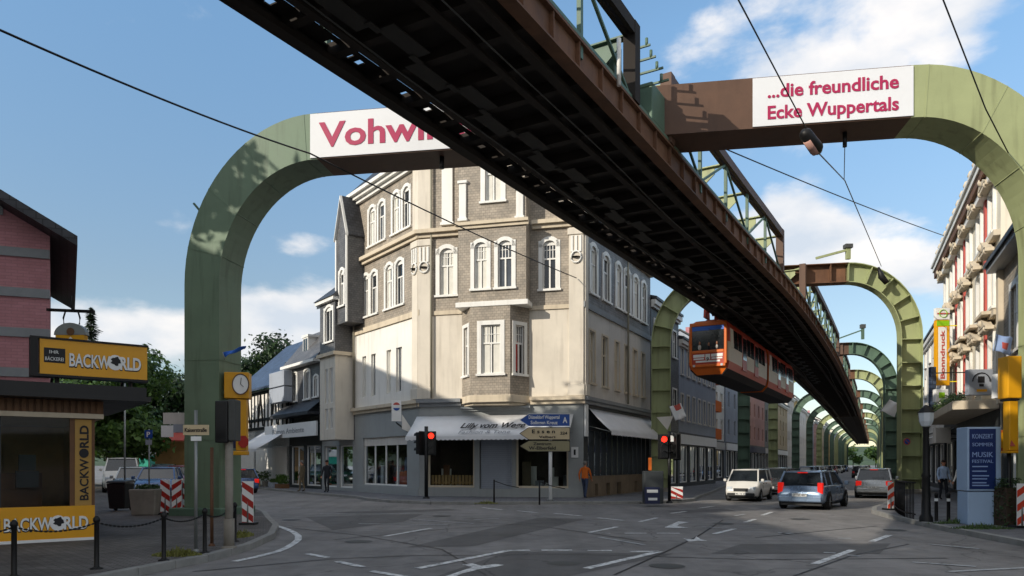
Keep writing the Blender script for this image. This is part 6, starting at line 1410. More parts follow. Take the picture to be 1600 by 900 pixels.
for i in range(len(ends_)-1):
    a, b = ends_[i]+Vector((0, 0, .70)), ends_[i+1]+Vector((0, 0, .70)); q = MB(); n = 34; sag = .09*(b-a).length
    pts = [a.lerp(b, k/n)-Vector((0, 0, sag*4*(k/n)*(1-k/n))) for k in range(n+1)]
    for k in range(n):
        d = pts[k+1]-pts[k]; q.bar(pts[k]-d*.1, pts[k+1]+d*.1, .028 if k % 2 else .010, .010 if k % 2 else .028)
    o = q.build('bollard_chain', 'iron_black'); tag(o, ['iron chain running off the left edge of the picture', 'iron chain sagging across the yellow base strip', 'iron chain sagging over the paving right of the kiosk', 'iron chain between the weedy bollard and the rusty pole', 'short chain just left of the signal post', 'short chain next to the striped board'][i], 'chain', 'chains between the bollards')
# poles and signs, left corner
def pole(name, p, h, r, m, label, cat='pole'):
    rt = thing(name, p, label, cat); q = MB(); q.tube([p, p+Vector((0, 0, h))], r, 10); q.build('post', m, rt); q = MB(); q.lathe(p, [(r*1.9, 0), (r*1.9, .02), (r*1.1, .05)], 12); q.build('base', m, rt); return rt
p = G(306, 862); rt = pole('street_sign', p, 2.55, .03, 'galvanised', 'thin grey pole with an old beige street name plate', 'street sign'); F = FX(p)
k = (862-725)/1.58; q = MB(); q.box(F, -18/k, 22/k, .035, .05, 1.7+45/k, 1.7+61/k); po = q.build('name_plate', 'sign_beige', rt); q = MB(); letters(q, F, 'Kaiserstraße', -15/k, 1.7+50/k, 9/k, w=.052, width=34/k); q.build('lettering', 'lettering_dark', po)
q = MB(); q.box(F, -6/k, 10/k, .035, .05, 1.7+36/k, 1.7+43/k); q.build('number_plate', 'white_paint', rt)
rt = pole('rusty_pole', G(331, 853), 1.9, .032, 'steel_rust', 'short rusty pole standing before the near green arch leg')
p = G(358, 856); rt = pole('signal_post', p, 2.0, .075, 'concrete', 'pale post carrying a dark traffic signal seen from behind', 'traffic light'); F = FX(p); k = (856-725)/1.58
q = MB(); q.tube([p, p+Vector((0, 0, .55))], .10, 10); q.build('sleeve', 'concrete', rt); q = MB(); q.box(F, -18/k, 2/k, -.14, .14, 1.7+33/k, 1.7+98/k); q.build('signal_head', 'black_paint', rt, bevel=.02); q = MB(); q.box(F, 3/k, 14/k, -.15, .15, 1.7+36/k, 1.7+100/k); q.build('back_board', 'steel_grey', rt, bevel=.02)
p = G(290, 803); rt = pole('notice_pole', p, 3.0, .03, 'galvanised', 'grey pole with notice boards left of the near green arch leg', 'sign'); F = FX(p); k = (803-725)/1.58
for x0, x1, y0, y1, m in ((256, 291, 645, 663, 'plaster_grey'), (253, 272, 665, 683, 'white_paint'), (272, 292, 663, 676, 'plaster_bluegrey')):
    q = MB(); q.box(F, (x0-290)/k, (x1-290)/k, .035, .055, 1.7+(725-y1)/k, 1.7+(725-y0)/k); q.build('board', m, rt)
p = G(233, 790); rt = pole('parking_sign', p, 2.9, .028, 'galvanised', 'small blue square parking sign with white P under the trees', 'sign'); F = FX(p); k = (790-725)/1.58
q = MB(); q.box(F, -6/k, 6/k, .03, .05, 1.7+40/k, 1.7+53/k); po = q.build('sign_plate', 'sign_blue', rt); q = MB(); letters(q, F, 'P', -2.6/k, 1.7+42.5/k, 11/k, w=.052, bold=.02); q.build('lettering', 'white_paint', po); q = MB(); q.box(F, -5/k, 5/k, .03, .045, 1.7+30/k, 1.7+38/k); q.build('sub_plate', 'plaster_bluegrey', rt)
pole('lamp_pole', G(195, 780), 5.2, .04, 'galvanised', 'slender pale pole rising between the silver and pale blue parked cars')
# red and white hazard boards
def hazard(p, w_, h, label, lean=0, zb=.05, m='hazard_red', slope=1, yaw=0, bars=3):
    rt = thing('hazard_board', p, label, 'hazard board', 'red and white striped hazard boards'); F = Frame((p.x, p.y), (math.cos(yaw), math.sin(yaw))); z0 = p.z+zb
    q = MB(); q.box(F, -w_/2, w_/2, -.012, .0, z0, z0+h); q.build('board', 'white_paint', rt); q = MB(); n = bars; s_ = h/n; d_ = min(w_*.7, s_*1.0)
    for k in range(-1, n+1):
        zb0 = z0+k*s_; lo, hi = z0+.004, z0+h-.004
        a = [(-w_/2+.004, zb0+(d_ if slope < 0 else 0)), (w_/2-.004, zb0+(0 if slope < 0 else d_)), (w_/2-.004, zb0+s_*.5+(0 if slope < 0 else d_)), (-w_/2+.004, zb0+s_*.5+(d_ if slope < 0 else 0))]
        a = [(u, min(hi, max(lo, z))) for u, z in a]
        ar = abs(sum(a[i][0]*a[(i+1) % 4][1]-a[(i+1) % 4][0]*a[i][1] for i in range(4)))
        if ar > 1e-3: q.poly([F.P(u, .003, z) for u, z in a])
    q.build('stripe', m, rt); q = MB(); q.tube([p, p+Vector((0, 0, h+zb))+F.n*-.04], .025, 8); q.build('post', 'galvanised', rt); q = MB(); q.box(F, -.2, .2, -.22, .10, p.z, p.z+.06); q.build('foot', 'plastic_black', rt); return rt
hazard(G(258, 804), 15/49, 1.05, 'striped board with stripes falling to the right, left one of the pair behind the planter', slope=-1)
hazard(G(276, 804.5), 15/49, 1.05, 'striped board with stripes rising to the right, against the green arch leg pair', slope=1); hazard(G(289, 804), 7/49, 1.03, 'narrow striped board edge at the right of the pair', slope=-1)
hazard(G(387, 820), 18/60, 1.08, 'striped board standing at the kerb right of the near green arch leg', slope=-1)
hazard(G(1057, 783), 20/37, .52, 'low tilted striped board beside the navy box at the second arch', slope=-1, zb=.1, bars=2)
hazard(G(1392, 797), 10/46, .95, 'orange and white striped board behind the silver car', slope=1, m='hazard_orange', zb=.02)
hazard(G(1597, 825), 16/63, 1.05, 'orange and white striped board at the right edge of the picture', m='hazard_orange')
# bins and planter
p = G(188, 798); rt = thing('wheelie_bin', p, 'black wheeled rubbish bin on the paving behind the kiosk', 'bin'); F = FX(p); q = MB(); q.hexa([F.P(-.26, .24, .2), F.P(.26, .24, .2), F.P(.26, -.24, .2), F.P(-.26, -.24, .2), F.P(-.32, .3, 1.05), F.P(.32, .3, 1.05), F.P(.32, -.34, 1.05), F.P(-.32, -.34, 1.05)]); q.build('body', 'plastic_black', rt, bevel=.03)
q = MB(); q.hexa([F.P(-.34, .33, 1.06), F.P(.34, .33, 1.06), F.P(.34, -.38, 1.06), F.P(-.34, -.38, 1.06), F.P(-.3, .26, 1.13), F.P(.3, .26, 1.13), F.P(.3, -.34, 1.16), F.P(-.3, -.34, 1.16)]); q.build('lid', 'plastic_black', rt, bevel=.02)
for sx in (-.27, .27): q = MB(); q.tube([F.P(sx-.03, -.22, .22), F.P(sx+.03, -.22, .22)], .10, 12); q.build('wheel', 'tyre', rt)
p = G(232, 804); rt = thing('concrete_planter', p, 'square weathered concrete planter before the pale blue parked car', 'planter'); F = FX(p); q = MB(); q.hexa([F.P(-.36, .36, PV), F.P(.36, .36, PV), F.P(.36, -.36, PV), F.P(-.36, -.36, PV), F.P(-.42, .42, .92), F.P(.42, .42, .92), F.P(.42, -.42, .92), F.P(-.42, -.42, .92)]); q.build('tub', 'concrete', rt, bevel=.03)
q = MB(); rd = random.Random(5)
for i in range(160):
    a, r_ = rd.random()*6.28, rd.random()*.36; c = F.P(r_*math.cos(a), r_*math.sin(a), .93+rd.random()*.12); t = Vector((rd.uniform(-1, 1), rd.uniform(-1, 1), rd.uniform(.1, 1)))*.06; s = t.orthogonal().normalized()*.03; q.add([c-t, c+s, c+t, c-s], ((0, 1, 2, 3),))
q.build('plants', 'leaf_dark', rt)
def weeds(px, py, rx, ry, n, m, seed):
    rd = random.Random(seed); c = G(px, py); q = MB()
    for i in range(n):
        a, r_ = rd.random()*6.28, rd.random()**.6; b_ = c+Vector((rx*r_*math.cos(a), ry*r_*math.sin(a), .0)); h = rd.uniform(.04, .16)*(1.2-r_); t = Vector((rd.uniform(-.6, .6), rd.uniform(-.6, .6), 1))*h; s = Vector((rd.uniform(-1, 1), rd.uniform(-1, 1), 0)).normalized()*.018; q.add([b_-s, b_+s, b_+t+s*.3, b_+t-s*.3], ((0, 1, 2, 3),))
    tag(q.build('weeds', m), kind='stuff')
weeds(276, 868, .42, .22, 500, 'leaf_weed', 1); weeds(378, 838, .22, .5, 300, 'leaf_weed', 2); weeds(1535, 826, .8, .25, 400, 'leaf_hedge', 3); weeds(760, 787, .5, .2, 200, 'leaf_weed', 4); weeds(1490, 818, .7, .15, 200, 'leaf_hedge', 5)
# yellow clock on the arch leg
YC = 22.6; rt = thing('yellow_clock', at(372, 712, YC), 'yellow clock box on a yellow stem beside the near green arch leg', 'clock'); FY = Frame((at(350, 600, YC).x, YC), (math.cos(R(10)), math.sin(R(10)))); k = F_PX/YC
zz_ = lambda y: EYE+(HOR-y)/k
q = MB(); q.box(FY, 0, 37/k, -.5, 0, zz_(622), zz_(581)); q.build('clock_box', 'yellow_paint', rt, bevel=.02)
cz, cu = zz_(600), 25/k; q = MB(); q.prism([FY.P(cu+.23*math.cos(t*math.pi/12), .002, cz+.30*math.sin(t*math.pi/12)) for t in range(24)], FY.n*.03); fo = q.build('clock_face', 'white_paint', rt)
q = MB(); q.bar(FY.P(cu, .04, cz), FY.P(cu+.02, .04, cz+.2), .012, .03, up=FY.n); q.bar(FY.P(cu, .04, cz), FY.P(cu+.09, .04, cz-.08), .012, .03, up=FY.n); q.build('clock_hand', 'black_paint', fo)
q = MB(); n = 24
for t in range(n): a0, a1 = t*math.pi/12, (t+1)*math.pi/12; q.bar(FY.P(cu+.24*math.cos(a0), .03, cz+.31*math.sin(a0)), FY.P(cu+.24*math.cos(a1), .03, cz+.31*math.sin(a1)), .03, .03, up=FY.n)
q.build('clock_rim', 'steel_brown', fo)
q = MB(); q.box(FY, 17/k, 33/k, -.4, -.05, zz_(704), zz_(623)); q.box(FY, 6/k, 34/k, -.42, -.02, zz_(711), zz_(704.5)); q.build('stem', 'yellow_paint', rt, bevel=.02); q = MB(); q.box(FY, 2/k, 17/k, -.4, -.1, zz_(700), zz_(630)); q.build('side_panel', 'navy', rt)
q = MB(); q.prism([FY.P(29/k+.16*math.cos(t*math.pi/4+.39), .0, zz_(690)+.2*math.sin(t*math.pi/4+.39)) for t in range(8)], FY.n*.02); q.build('red_plate', 'hazard_red', rt)
q = MB(); q.bar(FY.P(4/k, -.25, zz_(611)), FY.P(-.35, -.25, zz_(611)), .06, .06); q.bar(FY.P(8/k, -.25, zz_(660)), FY.P(-.35, -.25, zz_(660)), .06, .06); q.build('wall_bracket', 'steel_dark_green', rt)
def flag(pts_px, Y, m, label, spots=None, name='flag'):
    rt = thing(name, at(*pts_px[0], Y), label, 'flag'); a, b, c, d = [at(x, y, Y+dy) for (x, y), dy in zip(pts_px, (0, .1, .15, 0))]; q = MB(); n = 8
    def s_(i, j): f, h = i/n, j/n; return a.lerp(b, f).lerp(d.lerp(c, f), h)+Vector((0, .07*math.sin(f*7+h*2), .02*math.sin(f*9)))
    for i in range(n):
        for j in range(n): q.add([s_(i, j), s_(i, j+1), s_(i+1, j+1), s_(i+1, j)], ((0, 1, 2, 3),), 1 if spots and spots(i/n, j/n) else 0, True)
    o = q.build('cloth', [m, 'sign_blue' if name == 'flag' else 'paint_red'], rt, weld=True); sd = o.modifiers.new('thick', 'SOLIDIFY'); sd.thickness = .01
    q = MB(); q.tube([a+(a-d)*.15, d+(d-a)*.6], .015, 6); q.build('pole', 'galvanised', rt); return rt
flag([(348, 551), (384, 541), (382, 545), (350, 558)], 22.2, 'train_blue', 'narrow blue flag blowing beside the near green arch leg', None)
# traffic lights
def lens(F, u, w_, z, r, lit):
    q = MB(); q.prism([F.P(u+r*math.cos(t*math.pi/8), w_, z+r*math.sin(t*math.pi/8)) for t in range(16)], F.n*.012); h = MB()
    for t in range(2, 8 if False else 15):
        if 0 <= t <= 8: a0, a1 = t*math.pi/8-math.pi/8, t*math.pi/8; h.bar(F.P(u+r*1.1*math.cos(a0), w_+.06, z+r*1.1*math.sin(a0)), F.P(u+r*1.1*math.cos(a1), w_+.06, z+r*1.1*math.sin(a1)), .012, .14, up=F.n)
    return q, h
def head(rt, F, u, z0, z1, lit_top=True, w0=-.12, w1=.12, side=1):
    q = MB(); hwid = .16; q.box(F, u-hwid, u+hwid, w0, w1, z0, z1); q.box(F, u-hwid-.05, u+hwid+.05, w0+.02, w0+.035, z0-.05, z1+.05); hb = q.build('signal_head', 'black_paint', rt, bevel=.02)
    for i in range(3):
        z = z1-(z1-z0)*(i+.5)/3; l_, h_ = lens(F, u, w1+.002, z, (z1-z0)/6*.78, i == 0); l_.build('lens', 'lamp_red' if (i == 0 and lit_top) else 'lamp_off', hb); h_.build('visor', 'black_paint', hb)
p = G(666, 779); rt = thing('traffic_light', p, 'black traffic light showing red before the corner shop window', 'traffic light'); F = FX(p); q = MB(); q.tube([p, p+Vector((0, 0, 3.3))], .085, 10); q.build('post', 'black_paint', rt); q = MB(); q.lathe(p, [(.16, 0), (.16, .05), (.1, .09)], 12); q.build('base', 'black_paint', rt)
head(rt, F, .235, 2.15, 3.15); F2 = Frame((p.x-.28, p.y), (.5, .87), (-.87, .5)); head(rt, F2, 0, 2.15, 3.15, lit_top=False)
p = G(1046, 786); rt = thing('traffic_light', p, 'black traffic light showing red beside the left leg of the second arch', 'traffic light'); F = FX(p); q = MB(); q.tube([p, p+Vector((0, 0, 2.9))], .07, 10); q.build('post', 'black_paint', rt); q = MB(); q.lathe(p, [(.14, 0), (.14, .05), (.09, .09)], 12); q.build('base', 'black_paint', rt)
head(rt, F, -.24, 1.95, 2.85); F2 = Frame((p.x+.2, p.y), (.6, -.8), (-.8, -.6)); head(rt, F2, .05, 1.9, 2.9, lit_top=False)
q = MB(); q.box(F, .02, .14, .12, .15, 2.6, 2.85); q.build('walk_plate', 'white_paint', rt)
# direction sign
p = G(860, 783); rt = thing('direction_sign', p, 'stack of three arrow direction boards on a white post before the shop', 'direction sign'); k = (783-725)/1.58; F = FX(p); q = MB(); q.tube([p, p+Vector((0, 0, 3.65))], .075, 10); q.build('post', 'white_paint', rt); q = MB(); q.tube([p, p+Vector((0, 0, .1))], .13, 12); q.build('base', 'galvanised', rt)
def bd_(y0, y1, m, rows, tc_):
    z0, z1 = 1.7+(725-y1)/k, 1.7+(725-y0)/k; zc = (z0+z1)/2; u1 = 30/k; u0 = -48/k; q = MB()
    q.prism([F.P(u0, .08, zc), F.P(u0+14/k, .08, z0), F.P(u1, .08, z0), F.P(u1, .08, z1), F.P(u0+14/k, .08, z1)], F.n*.03); o = q.build('arrow_board', m, rt)
    q = MB(); e = [(u0, zc), (u0+14/k, z0), (u1, z0), (u1, z1), (u0+14/k, z1)]
    for a, b in zip(e, e[1:]+e[:1]): q.bar(F.P(a[0], .115, a[1]), F.P(b[0], .115, b[1]), .02, .025, up=F.n)
    q.build('border', tc_, o); q = MB()
    for txt, x, y, s, w_ in rows: letters(q, F, txt, (x-860)/k, 1.7+(725-y)/k, s/k, w=.113, width=w_/k, bold=.02)
    q.build('lettering', tc_, o)
bd_(647, 666, 'sign_blue', [('Düsseldorf Wuppertal', 826, 654.5, 7.5, 48), ('Solingen Kreuz', 829, 663, 7.5, 42), ('A', 879, 661, 13, 7)], 'white_paint')
bd_(668, 687, 'sign_beige', [('E s s e n', 831, 677, 8, 36), ('Velbert', 842, 684.5, 5, 26), ('224', 875, 679, 6, 11)], 'lettering_dark')
bd_(688.5, 705.5, 'sign_olive', [('Zentrum', 833, 695.5, 6, 28), ('W-Elberfeld', 826, 702.5, 7, 42)], 'lettering_dark')
# short railings in front of the shop
for x, y, lab in ((772, 786, 'low black post with a drooping bar left of the direction sign'), (843, 789, 'low black post right of the first, before the shop door')):
    p = G(x, y); rt = thing('low_rail_post', p, lab, 'post'); q = MB(); q.tube([p, p+Vector((0, 0, .95))], .035, 8); q.build('post', 'iron_black', rt); q = MB(); q.tube([p+Vector((0, 0, .9)), p+Vector((.5, .1, .72)), p+Vector((1.0, .2, .62))], .018, 6); q.build('bar', 'iron_black', rt)
# estate agent sign and the projecting sign
rt = thing('agent_sign', CL.P(CL.u(620, .9), .6, 3.8), 'white projecting sign with a red, white and blue balloon above the left shop window', 'sign'); Y_ = CL.P(CL.u(620, .9), .9, 0).y; k = F_PX/Y_; zf = lambda y: EYE+(HOR-y)/k; F = Frame((at(612, 640, Y_).x, Y_), (.97, .24))
q = MB(); q.box(F, 0, 15/k, -.12, 0, zf(658), zf(625)); bo = q.build('panel', 'white_paint', rt)
cz, cu, r_ = zf(635), 7.5/k, 5.6/k
def half(z_a, z_b, m, dz=0):
    pts = [(cu+r_*math.cos(t*math.pi/24), cz+r_*1.15*math.sin(t*math.pi/24)) for t in range(48)]; pts = [(u, z) for u, z in pts if z_a <= (z-cz)/(r_*1.15) <= z_b]
    import functools
    c_ = (sum(u for u, _ in pts)/len(pts), sum(z for _, z in pts)/len(pts)); pts.sort(key=lambda t: math.atan2(t[1]-c_[1], t[0]-c_[0])); q = MB(); q.prism([F.P(u, .001, z) for u, z in pts], F.n*.012); q.build('balloon_mark', m, bo)
half(.35, 1.1, 'paint_red'); half(-.35, .34, 'white_paint'); half(-1.1, -.36, 'sign_blue')
q = MB(); q.prism([F.P(16/k, -.1, zf(670)), F.P(30/k, -.1, zf(676)), F.P(30/k, -.1, zf(668)), F.P(16/k, -.1, zf(647))], F.n*.08); q.build('wing_panel', 'plaster_white', rt); q = MB(); q.bar(F.P(7/k, -.06, zf(660)), CL.P(CL.u(636), .01, zf(672)), .05, .05); q.build('bracket', 'iron_black', rt)
# second arch leg: cabinet, box, banner
p = G(1022, 787); F = FX(p); k = (787-725)/1.58; rt = thing('dark_cabinet', p, 'dark utility cabinet with a navy label box at the second arch leg', 'cabinet'); q = MB(); q.box(F, -15/k, 15/k, -.5, 0, PV, 1.42); q.build('body', 'shop_dark', rt, bevel=.03); q = MB(); q.box(F, -15/k, 8/k, .001, .12, PV, .78); nb_ = q.build('navy_box', 'navy', rt); q = MB(); q.box(F, -12/k, 5/k, .121, .13, .56, .68); q.box(F, -10/k, 4/k, .121, .13, .26, .36); q.build('white_label', 'white_paint', nb_)
q = MB(); q.box(F, -9/k, -4/k, .0, .03, 1.45, 1.95); q.build('orange_plate', 'cloth_orange', rt)
flag([(1046, 636), (1064, 630), (1073, 651), (1055, 658)], 38.5, 'banner_white', 'white and red square banner fixed to the second arch leg', lambda a, b: b < .35 and .3 < a < .8, name='banner_flag')
rt = thing('cloth_triangle', at(1036, 660, 39.5), 'pale fabric covered arm on the left leg of the second arch', 'banner'); q = MB(); q.prism([at(1026, 652, 39.6), at(1052, 650, 39.6), at(1043, 672, 39.6)], Vector((0, .04, 0))); q.build('cloth', 'plaster_white', rt)  # triangle of pale cloth on the arch leg
# plants and crates before the left shops
tub = thing('plant_tub', (0, 0, 0), 'x', 'plant', 'potted plants outside the flower shop'); q = MB(); q.lathe((0, 0, 0), [(.16, 0), (.22, .36), (.24, .38)], 12); q.build('tub', 'concrete', tub); q = MB(); rd = random.Random(8)
for i in range(260):
    v = Vector((rd.gauss(0, 1), rd.gauss(0, 1), rd.gauss(0, 1))).normalized()*rd.random()**.4*.42; c = Vector((0, 0, .75))+v; t = Vector((rd.uniform(-1, 1), rd.uniform(-1, 1), rd.uniform(-.2, 1))).normalized()*.09; s = t.orthogonal().normalized()*.035; q.add([c-t, c+s, c+t, c-s], ((0, 1, 2, 3),))
q.build('leaves', 'leaf_mid', tub)
for i, (u, lab) in enumerate(((4.5, 'potted plant furthest left outside the half timbered house'), (6.2, 'potted plant under the grey blue awning'), (8.0, 'potted plant at the right end of the grey blue awning'), (10.2, 'potted plant between the awning and the dark shop windows'))):
    p = CL.P(u, .9, PV)
    if i == 0: tub.location = p; tub['label'] = lab
    else: place_copy(tub, p, u, lab)
p = CL.P(12.3, 1.0, PV); rt = thing('plant_crate', p, 'pale green crate of plants on the pavement outside the dark shop', 'crate'); F = Frame((p.x, p.y), (.607, -.794)); q = MB(); q.box(F, -.45, .45, -.25, .25, PV, .45); q.build('box', 'plaster_bluegrey', rt); q = MB()
for i in range(200): c = F.P(rd.uniform(-.42, .42), rd.uniform(-.22, .22), rd.uniform(.45, .68)); t = Vector((rd.uniform(-1, 1), rd.uniform(-1, 1), 1)).normalized()*.07; s = t.orthogonal().normalized()*.03; q.add([c-t, c+s, c+t, c-s], ((0, 1, 2, 3),))
q.build('leaves', 'leaf_hedge', rt)
for u_, m_c, lab in ((9.0, 'wood_pale', 'wooden crate of plants beside the grey blue awning'), (14.6, 'wood_brown', 'brown crate of plants before the bracketed shop board'), (5.3, 'plaster_white', 'white crate of plants furthest left under the awning')):
    p = CL.P(u_, 1.3, PV); rt = thing('plant_crate', p, lab, 'crate'); F = Frame((p.x, p.y), (.607, -.794)); q = MB(); q.box(F, -.5, .5, -.3, .3, PV, .55 if u_ != 14.6 else .4); q.build('box', m_c, rt); q = MB()
    for i in range(260): c = F.P(rd.uniform(-.48, .48), rd.uniform(-.28, .28), rd.uniform(.45, 1.0)); t = Vector((rd.uniform(-1, 1), rd.uniform(-1, 1), 1)).normalized()*.08; s = t.orthogonal().normalized()*.035; q.add([c-t, c+s, c+t, c-s], ((0, 1, 2, 3),))
    q.build('leaves', 'leaf_mid', rt)
# market stall and turquoise box under the trees
c = Vector((-28.0, 56.0, 0)); rt = thing('market_stall', c, 'market stall with green roof board and red awning under the trees', 'stall'); F = Frame((c.x, c.y), (1, .1)); k = F_PX/56
q = MB(); q.box(F, -2.2, 3.4, -2.4, .3, 4.25, 5.0); ro_ = q.build('roof_board', 'steel_dark_green', rt); q = MB(); q.box(F, -2.2, 3.4, .301, .31, 4.25, 5.0); q.build('green_front', 'car_green', ro_); q = MB(); letters(q, F, 'Imbiss Vohwinkel', -.9, 4.45, .42, w=.312, width=3.9); q.build('lettering', 'white_paint', ro_)
q = MB(); q.prism([F.P(.3, .1, 4.2), F.P(.3, 1.3, 3.5), F.P(.3, 1.3, 3.4), F.P(.3, .1, 4.05)], F.d*3.0); q.build('awning', 'paint_red', rt); q = MB(); q.box(F, -2.1, 3.3, -2.3, 0, PV, 1.5); q.box(F, -2.1, 3.3, -2.3, -2.2, 1.5, 4.25); q.build('counter', 'wood_pale', rt)
q = MB()
for u in (-2.05, .6, 3.2): q.box(F, u, u+.14, -.1, .04, 1.5, 4.25)
q.build('post', 'trim_white', rt)
c = gp(203, 768)+Vector((-2.9, 8, 0)); rt = thing('turquoise_box', c, 'turquoise box with a white lid between the parked cars', 'bin'); F = FX(c); q = MB(); q.box(F, -.4, .4, -.4, .4, 0, 2.3); q.build('body', 'car_white', rt, bevel=.04); rt.children[0].data.materials[0] = mat('turquoise', '#2fa892', .5); q = MB(); q.box(F, -.43, .43, -.43, .43, 2.301, 2.9); q.build('lid', 'white_paint', rt, bevel=.05)
# ---------------------------------------------------------------- right-hand side
p = G(1447, 815); rt = thing('street_lamp', p, 'thick black cast iron lamp post on the right pavement', 'lamp post'); q = MB(); k = (815-725)/1.58; q.lathe(p, [(.17, 0), (.17, .12), (.12, .2), (.10, 1.2), (.12, 1.25), (.085, 1.35), (.075, 2.55), (.10, 2.6)], 14); q.build('post', 'iron_black', rt, ); q = MB(); q.lathe(p, [(.12, 2.62), (.18, 2.75), (.20, 2.98)], 8, sm=False); q.build('lantern', 'head_glass', rt); q = MB(); q.lathe(p, [(.22, 2.99), (.12, 3.12), (.03, 3.2)], 8, sm=False); q.build('lantern_cap', 'iron_black', rt)
bol2 = thing('round_bollard', (0, 0, 0), 'x', 'bollard', 'thin black bollards on the right pavement'); q = MB(); q.lathe((0, 0, 0), [(.05, 0), (.045, .02), (.045, .70), (.055, .71), (.055, .75), (.02, .79)], 10); q.build('post', 'iron_black', bol2); q = MB(); q.lathe((0, 0, 0), [(.047, .55), (.047, .63)], 10); q.build('white_ring', 'white_paint', bol2)
for i, (x, y, lab) in enumerate(((1463, 814, 'thin black bollard next to the thick lamp post'), (1482, 814.5, 'thin black bollard between its two twins on the right pavement'), (1502, 815.5, 'thin black bollard closest to the blue poster board'))):
    if i == 0: bol2.location = G(x, y); bol2['label'] = lab
    else: place_copy(bol2, G(x, y), 0, lab)
# iron railing round the arch leg
rt = thing('iron_railing', G(1415, 805), 'dark iron railing around the right leg of the second arch', 'railing'); pts = [G(1398, 797), G(1404, 803), G(1414, 808), G(1430, 812)]; q = MB()
for a, b in zip(pts, pts[1:]):
    n = 7
    for j in range(n): c = a.lerp(b, j/n); q.tube([c, c+Vector((0, 0, 1.05))], .014, 6)
q.build('bars', 'iron_black', rt); q = MB()
for z in (.15, 1.05): q.tube([v+Vector((0, 0, z)) for v in pts], .022, 6)
q.build('handrail', 'iron_black', rt)
rt = thing('no_stopping_sign', at(1417, 690, 38.4), 'round blue and red no stopping sign on the right leg of the second arch', 'sign'); c = at(1417, 690, 38.6); r_ = 5.5/29.8; F = FX(c); q = MB(); q.prism([F.P(r_*math.cos(t*math.pi/10), 0, c.z+r_*math.sin(t*math.pi/10)) for t in range(20)], F.n*.02); q.build('red_disc', 'paint_red', rt); q = MB(); q.prism([F.P(r_*.74*math.cos(t*math.pi/10), .021, c.z+r_*.74*math.sin(t*math.pi/10)) for t in range(20)], F.n*.006); q.build('blue_disc', 'sign_blue', rt); q = MB(); q.bar(F.P(-r_*.5, .03, c.z+r_*.5), F.P(r_*.5, .03, c.z-r_*.5), .006, .04, up=F.n.cross(Vector((1, 0, -1))).normalized()); q.build('red_bar', 'paint_red', rt)
# advertising pillar
p = G(1532, 822); k = (822-725)/1.58; F = Frame((G(1512, 820).x, G(1512, 820).y), (.995, -.10)); rt = thing('poster_board', p, 'pale blue framed advertising board with a dark blue poster on the right pavement', 'advertising board'); W_ = 41/k; D_ = .55
q = MB(); q.box(F, 0, W_+.12, -D_, 0, PV, .98); q.build('base', 'cabinet_blue', rt, bevel=.02); q = MB(); q.box(F, -.02, W_+.14, -D_, .03, 1.0, 2.66); fo = q.build('case', 'cabinet_blue', rt, bevel=.02); q = MB(); q.box(F, .025, W_-.0, .031, .045, 1.05, 2.61); po = q.build('poster', 'poster_blue', rt); q = MB()
rd = random.Random(4)
for txt, z, s in (('KONZERT', 2.36, .17), ('SOMMER', 2.16, .13), ('MUSIK', 1.88, .19), ('FESTIVAL', 1.73, .12)): letters(q, F, txt, .09, z, s, w=.046, width=W_*.76)
for z in (1.62, 1.5, 1.38, 1.3, 1.2, 1.13): q.box(F, .09, .09+W_*rd.uniform(.5, .78), .046, .049, z, z+.03)
q.build('lettering', 'poster_pale', po)
rt = thing('clipped_hedge', G(1578, 822), 'dark clipped box hedge between the poster board and the striped board', 'hedge'); c = G(1579, 823)+Vector((.12, .5, 0)); q = MB(); rd = random.Random(6)
for i in range(2600): v = Vector((rd.uniform(-.24, .24), rd.uniform(-.5, .5), rd.uniform(.02, 1.22)));  t = Vector((rd.uniform(-1, 1), rd.uniform(-1, 1), rd.uniform(-1, 1))).normalized()*.04; s = t.orthogonal().normalized()*.022; q.add([c+v-t, c+v+s, c+v+t, c+v-s], ((0, 1, 2, 3),))
q.build('foliage', 'leaf_dark', rt); q = MB(); q.box(Frame((c.x, c.y), (1, 0)), -.2, .2, -.46, .46, PV, 1.1); q.build('core', 'bark', rt)
# yellow clock post on the right
Yr = 18.5; k = F_PX/Yr; c = at(1586, 825, Yr); zf = lambda y: EYE+(HOR-y)/k; F = Frame((at(1575, 600, Yr).x, Yr), (1, 0)); rt = thing('yellow_clock', Vector((c.x, c.y, PV)), 'yellow box on a yellow stem at the right edge by the grey slated house', 'clock')
q = MB(); q.box(F, 0, 22/k, -.4, 0, zf(622), zf(556)); q.build('clock_box', 'yellow_paint', rt, bevel=.02); q = MB(); q.box(F, 4/k, 18/k, -.3, -.04, zf(704), zf(626)); q.box(F, 1/k, 18/k, -.32, -.02, zf(708), zf(704.5)); q.build('stem', 'yellow_paint', rt, bevel=.02); q = MB(); q.box(F, 3/k, 19/k, -.38, -.02, zf(625.5), zf(622.5)); q.build('collar', 'black_paint', rt); q = MB(); q.tube([F.P(10/k, -.2, PV), F.P(10/k, -.2, zf(708))], .05, 8); q.build('post', 'iron_black', rt)
q = MB(); q.prism([F.P(6/k, .002-.02, zf(688)), F.P(12/k, -.018, zf(697)), F.P(4/k, -.018, zf(697))], F.n*.01); q.build('red_mark', 'paint_red', rt)
